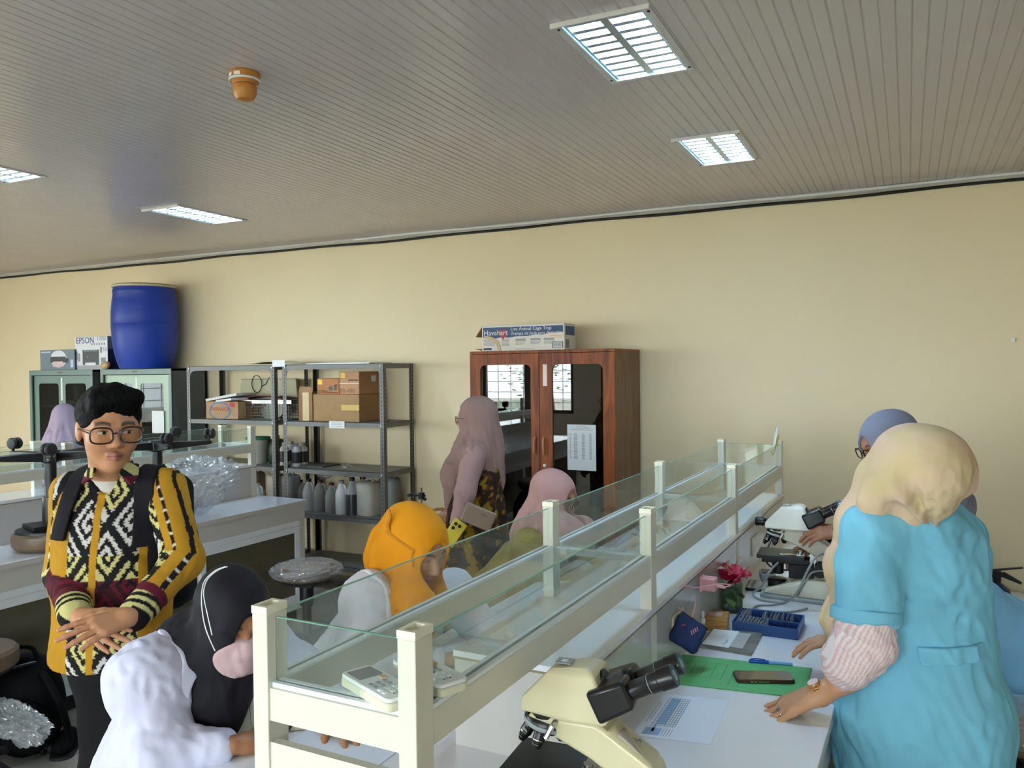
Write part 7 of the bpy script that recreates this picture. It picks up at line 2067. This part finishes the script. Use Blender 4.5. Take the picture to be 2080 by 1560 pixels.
# ================= woman in beige hijab and blue coat, seen from behind =================
c = W(1850, 962, 2.05); fw = nrm(A3(-.80, .58, -.30)); nk = W(1868, 1040, 2.08); o = A3(nk[0] + .02, nk[1] + .03, 0); SK = '#c99672'
shL_, elL_, wrL_ = W(1768, 1090, 2.06), W(1765, 1285, 2.02), W(1672, 1406, 2.055)
shR_, elR_, wrR_ = W(1945, 1090, 2.27), W(1900, 1270, 2.42), W(1722, 1308, 2.36)
hd_l = hand_field(wrL_, W(1575, 1446, 2.085) - wrL_, A3(-.12, -.15, 1), 1, .10, .15, 1.16, .35, curls=(.10, .08, .12, .16), stub=.07)
hd_r = hand_field(wrR_, W(1650, 1300, 2.36) - wrR_, A3(0, 0, 1), -1, .35, .06, .95)
def beige(V):
    n = noise3(V, 22, 6) * .6 + noise3(V, 55, 7) * .4; a, b_ = np.array(lin('#c8b488')[:3]), np.array(lin('#d8b4a4')[:3]); w = np.clip(n * .8 + .4, 0, 1)[:, None]
    return a * (1 - w) + b_ * w
hb = cloth('beige_hijab', bump=.10, bscale=90, rough=.8)
t, FmF, org = woman('woman in beige hijab and blue coat standing with her back turned', c, fw, 1.02, SK, '#cbb899', nk,
    [(c + A3(.0, .0, -.04), W(1855, 985, 2.07), .085, .060), (W(1785, 985, 2.10), W(1745, 1060, 2.12), .060, .048), (W(1745, 1060, 2.12), W(1712, 1150, 2.13), .048, .034), (W(1712, 1150, 2.13), W(1696, 1260, 2.13), .034, .022), (W(1696, 1260, 2.13), W(1704, 1330, 2.12), .022, .014), (W(1855, 985, 2.0), W(1862, 1008, 2.0), .03, .012), (W(1790, 1000, 2.02), W(1770, 1020, 2.03), .04, .03)],
    hands=[hd_l + (SK,), hd_r + (SK,)], trunk=[(nk, A3(o[0], o[1], .85), .09, .12), (shL_, elL_, .045, .038), (elL_, wrL_, .036, .028), (A3(o[0] - .05, o[1], .85), A3(o[0] - .08, o[1] - .02, .06), .08, .05), (A3(o[0] + .08, o[1], .85), A3(o[0] + .08, o[1], .06), .08, .05)],
    hcol_fn=beige, hij_mat=hb, hres=.0048, hseed=23, noise_amp=.0065, org_xy=(o[0], o[1]), dome=((0, -.032, .006), (.104, .124, .108)), az=(6, .0085))
bf = frame(nrm(A3(-.62, .78, 0)))
coat_p = [s_ell(W(1868, 1140, 2.14), (.182, .135, .17), bf), (s_ell(W(1878, 1270, 2.15), (.168, .140, .17), bf), .08), (s_ell(W(1868, 1440, 2.14), (.215, .185, .22), bf), .10), (s_cap(W(1866, 1480, 2.14), W(1866, 1760, 2.14), .19, .21), .10), (s_cap(nk + A3(0, 0, -.03), shL_, .062, .072), .06), (s_cap(nk + A3(0, 0, -.03), shR_, .062, .062), .06), (s_cap(shR_, elR_, .060, .060), .04)]
cutp = W(1755, 1262, 2.02)
sleeveF = s_and(s_cap(shL_, W(1757, 1290, 2.03), .077, .078), s_plane(cutp, elL_ - shL_ + A3(0, 0, -.02)))
garment.extra = [W(1868, 1140, 2.14) + .15, W(1868, 1140, 2.14) - .15, W(1866, 1760, 2.14) - .2, W(1866, 1760, 2.14) + .2]
coatF_core = s_union(coat_p, .05)
_, coatF = garment('coat', t, org, [coatF_core, (sleeveF, .022), (shR_, elR_, .055, .055)], '#79bcd6', M_BLUEC, .006, .05, .0075, 9, 61, (1, 1, .5), pad=.12)
O = Org(); O.add(s_and(lambda P: s_cap(shL_, W(1757, 1290, 2.03), .077, .078)(P) - .0075, lambda P: np.abs((P - cutp.astype(np.float32)) @ nrm(elL_ - shL_ + A3(0, 0, -.02)).astype(np.float32) + .016) - .0155), *bounds([cutp], .14), .0045, '#79bcd6'); O.build('sleeve_hem', M_BLUEC, t, org)
garment.extra = []
def beltz(u): return W(1935, 1327, 2.0)[2] + .03 * u * 0
zc = W(1935, 1328, 2.0)[2]; uc0 = (W(1935, 1328, 2.0) - o) @ _rh
def belt(P):
    u = (P - o.astype(np.float32)) @ _rh.astype(np.float32) - uc0
    return np.maximum(np.maximum(np.abs(P[:, 2] - zc - .06 * u) - .019, np.abs(u) - .082), ((P - nk.astype(np.float32)) @ _fh.astype(np.float32)) - .02)
O = Org(); O.add(s_and(lambda P: coatF(P) - .010, belt), *bounds([W(1935, 1328, 2.0)], .22), .003, '#79bcd6'); O.build('half_belt', M_BLUEC, t, org)
Pb = W(1885, 1322, 2.0); dirn = nrm(W(1885, 1322, 3) - W(1885, 1322, 2)); 
for _ in range(60):
    if coatF(Pb[None].astype(np.float32))[0] < .006: break
    Pb = Pb + dirn * .006
b = MB(); b.rev([(0, .011), (.003, .011), (.004, .009), (.004, .004), (.003, .001)], Pb - org + dirn * .003, -dirn, n=20); b.build('button', mat('teal_button', '#1d7f93', rough=.35), t)
cl = s_sub(s_cap(nk + A3(0, 0, .0), nk + A3(0, 0, .045), .085, .078), s_cap(nk + A3(0, 0, -.1), nk + A3(0, 0, .1), .072, .066), .004)
O = Org(); O.add(cl, *bounds([nk], .15), .004, '#74b8d4'); O.build('coat_collar', M_BLUEC, t, org)
# striped pink sleeve
def stripes(V):
    ax1 = nrm(W(1700, 1385, 2.03) - W(1762, 1270, 2.02)); pr = np.cross(ax1, _fh); s_ = np.sin(((V - elL_) @ pr) * 640 + 2.0 * np.sin((V - elL_) @ ax1 * 22))
    C = np.where((s_ > 0)[:, None], np.array(lin('#dfb9bd')[:3]), np.array(lin('#e8dcd8')[:3])); return C
sl = s_union([s_cap(W(1760, 1255, 2.03), W(1756, 1305, 2.02), .066, .068), (s_cap(W(1756, 1305, 2.02), W(1722, 1345, 2.02), .068, .062), .03), (s_cap(W(1722, 1348, 2.02), W(1716, 1360, 2.03), .054, .044), .02), (s_cap(W(1715, 1362, 2.03), W(1711, 1368, 2.035), .038, .038), .008)])
sl = s_fold(sl, .006, 40, 71, (1, 1, 1)); sl = s_fold(sl, .002, 110, 72, (1, 1, 1))
O = Org(); O.add(sl, *bounds([W(1760, 1255, 2.03), W(1684, 1400, 2.05)], .11), .0034, stripes); O.build('striped_sleeve', cloth('striped_cotton', bump=.05), t, org)
garment('skirt', t, org, [(A3(o[0], o[1], .55), A3(o[0], o[1], .10), .19, .22)], '#23222b', M_SKIRT, .014)
# wrist watch and ring
M_GOLD = mat('rose_gold', '#c99a63', rough=.25, metal=.9)
tt = thing('wrist_watch', 'rose gold wrist watch on the woman in the beige hijab', 'watch', wrL_)
Fw = hd_l[2][1]
P = [Fw @ A3(.034 * math.cos(a), .010, .031 * math.sin(a)) for a in np.linspace(0, 2 * math.pi, 30, endpoint=False)]
b = MB()
for k in range(30):
    a = 2 * math.pi * k / 30; ct = Fw @ A3(.0335 * math.cos(a), .010, .0305 * math.sin(a)); rad = nrm(P[k])
    b.obox(ct, (.0028, .0075, .0015), np.stack([nrm(np.cross(Fw[:, 1], rad)), Fw[:, 1], rad], 1))
b.build('bracelet', M_GOLD, tt, bevel=.0008)
b = MB(); b.rev([(0, .0165), (.004, .0175), (.008, .016)], Fw @ A3(-.004, .010, .029), Fw[:, 2], n=28); b.build('watch_case', M_GOLD, tt); b = MB(); b.rev([(0, .0145), (.0006, .0145)], Fw @ A3(-.004, .010, .0375), Fw[:, 2], n=28); b.build('dial', mat('watch_dial', '#e8d6d2', rough=.2), tt)
tt = thing('finger_ring', 'silver ring with stone on the hand resting on the worktop', 'ring', wrL_ + Fw @ A3(-.0125, .120, -.003))
b = MB(); b.tube([Fw @ A3(.0105 * math.cos(a), 0, .0105 * math.sin(a)) for a in np.linspace(0, 6.283, 16, endpoint=False)], .0014, 6, closed=True); b.build('band', M_CHROME, tt); b = MB(); b.ell(Fw @ A3(0, 0, .0125), (.005, .006, .003), Fw, 10, 6); b.build('stone', M_LENS, tt)

# ================= woman in grey hijab bending over the far microscope =================
c = W(1803, 902, 3.05); fw = nrm(A3(-.80, -.46, -.36)); SK = '#a9755a'
nk = W(1850, 1000, 3.12); shN, shF = W(1865, 1090, 3.05), W(1830, 1075, 3.32)
hip = W(2078, 1335, 3.12); o = A3(hip[0] + .02, hip[1], 0)
elN, wrN = W(1790, 1135, 2.98), W(1712, 1082, 3.02); elF, wrF = W(1760, 1110, 3.4), W(1655, 1105, 3.22)
h1 = hand_field(wrN, W(1655, 1082, 3.05) - wrN, A3(-.1, -.5, .85), 1, .4, .06, .95); h2 = hand_field(wrF, W(1610, 1120, 3.2) - wrF, A3(-.1, .3, .9), -1, .4, .06, .95)
t, FmG, org = woman('woman in grey hijab and blue coat bending towards the far microscope', c, fw, .98, SK, '#7c7d8e', nk,
    [(c + A3(.05, 0, -.08), nk, .10, .12), (nk, W(1925, 1020, 3.12), .115, .085), (W(1925, 1020, 3.12), W(1962, 1065, 3.14), .075, .035), (nk, W(1815, 1010, 3.05), .10, .07)],
    hands=[h1 + (SK,), h2 + (SK,)], trunk=[(nk, W(1880, 1150, 3.15), .08, .08), (W(1880, 1150, 3.15), hip, .08, .12), (shN, elN, .045, .036), (elN, wrN, .035, .027), (hip + A3(0, -.08, -.05), A3(o[0], o[1] - .08, .06), .09, .05), (hip + A3(0, .08, -.05), A3(o[0], o[1] + .08, .06), .09, .05)],
    face_kw=dict(lid_down=True), hres=.0055, fres=.0038, hseed=27, noise_amp=.005, org_xy=(o[0], o[1]))
zh = W(2050, 1418, 3.05)[2]
garment('coat', t, org, [(W(1880, 1165, 3.15), W(1985, 1268, 3.14), .13, .150), (W(1985, 1268, 3.14), hip, .150, .19), (hip, A3(o[0] + .0, o[1], zh - .1), .195, .235), (shN, shF, .07, .07), (shN, W(1840, 1115, 3.0), .07, .07), (shN, W(1880, 1165, 3.15), .07, .12)], '#86bfe8', M_BLUEC, .0085, .05, .007, 9, 81, (1, 1, .5), cut=[((0, 0, zh), (0, 0, -1))], pad=.26)
garment('sleeve', t, org, [(W(1840, 1115, 3.0), elN, .055, .050), (elN, wrN, .048, .040)], '#17161b', cloth('black_sleeve'), .006, .03, .003, 16, 83, pad=.09)
garment('sleeve', t, org, [(shF, elF, .055, .050), (elF, wrF, .048, .040)], '#17161b', cloth('black_sleeve'), .008, .03, .003, 16, 84, pad=.09)
garment('skirt', t, org, [(A3(o[0], o[1], zh + .1), A3(o[0] - .03, o[1], .10), .17, .22)], '#2a1a1c', M_SKIRT, .012)
eyeglasses('black glasses worn by the woman in the grey hijab', c, FmG, .98, M_SPEC, thick=.0024)
p = W(2062, 1552, 2.75)
put_stool('plastic-covered stool at the lower right corner', (p[0] + .04, p[1], 0), 1.0)
film_blob('plastic_wrap', 'clear plastic over the stool at the lower right corner', (p[0] + .04, p[1], .53), (.205, .205, .055), 41, .12)
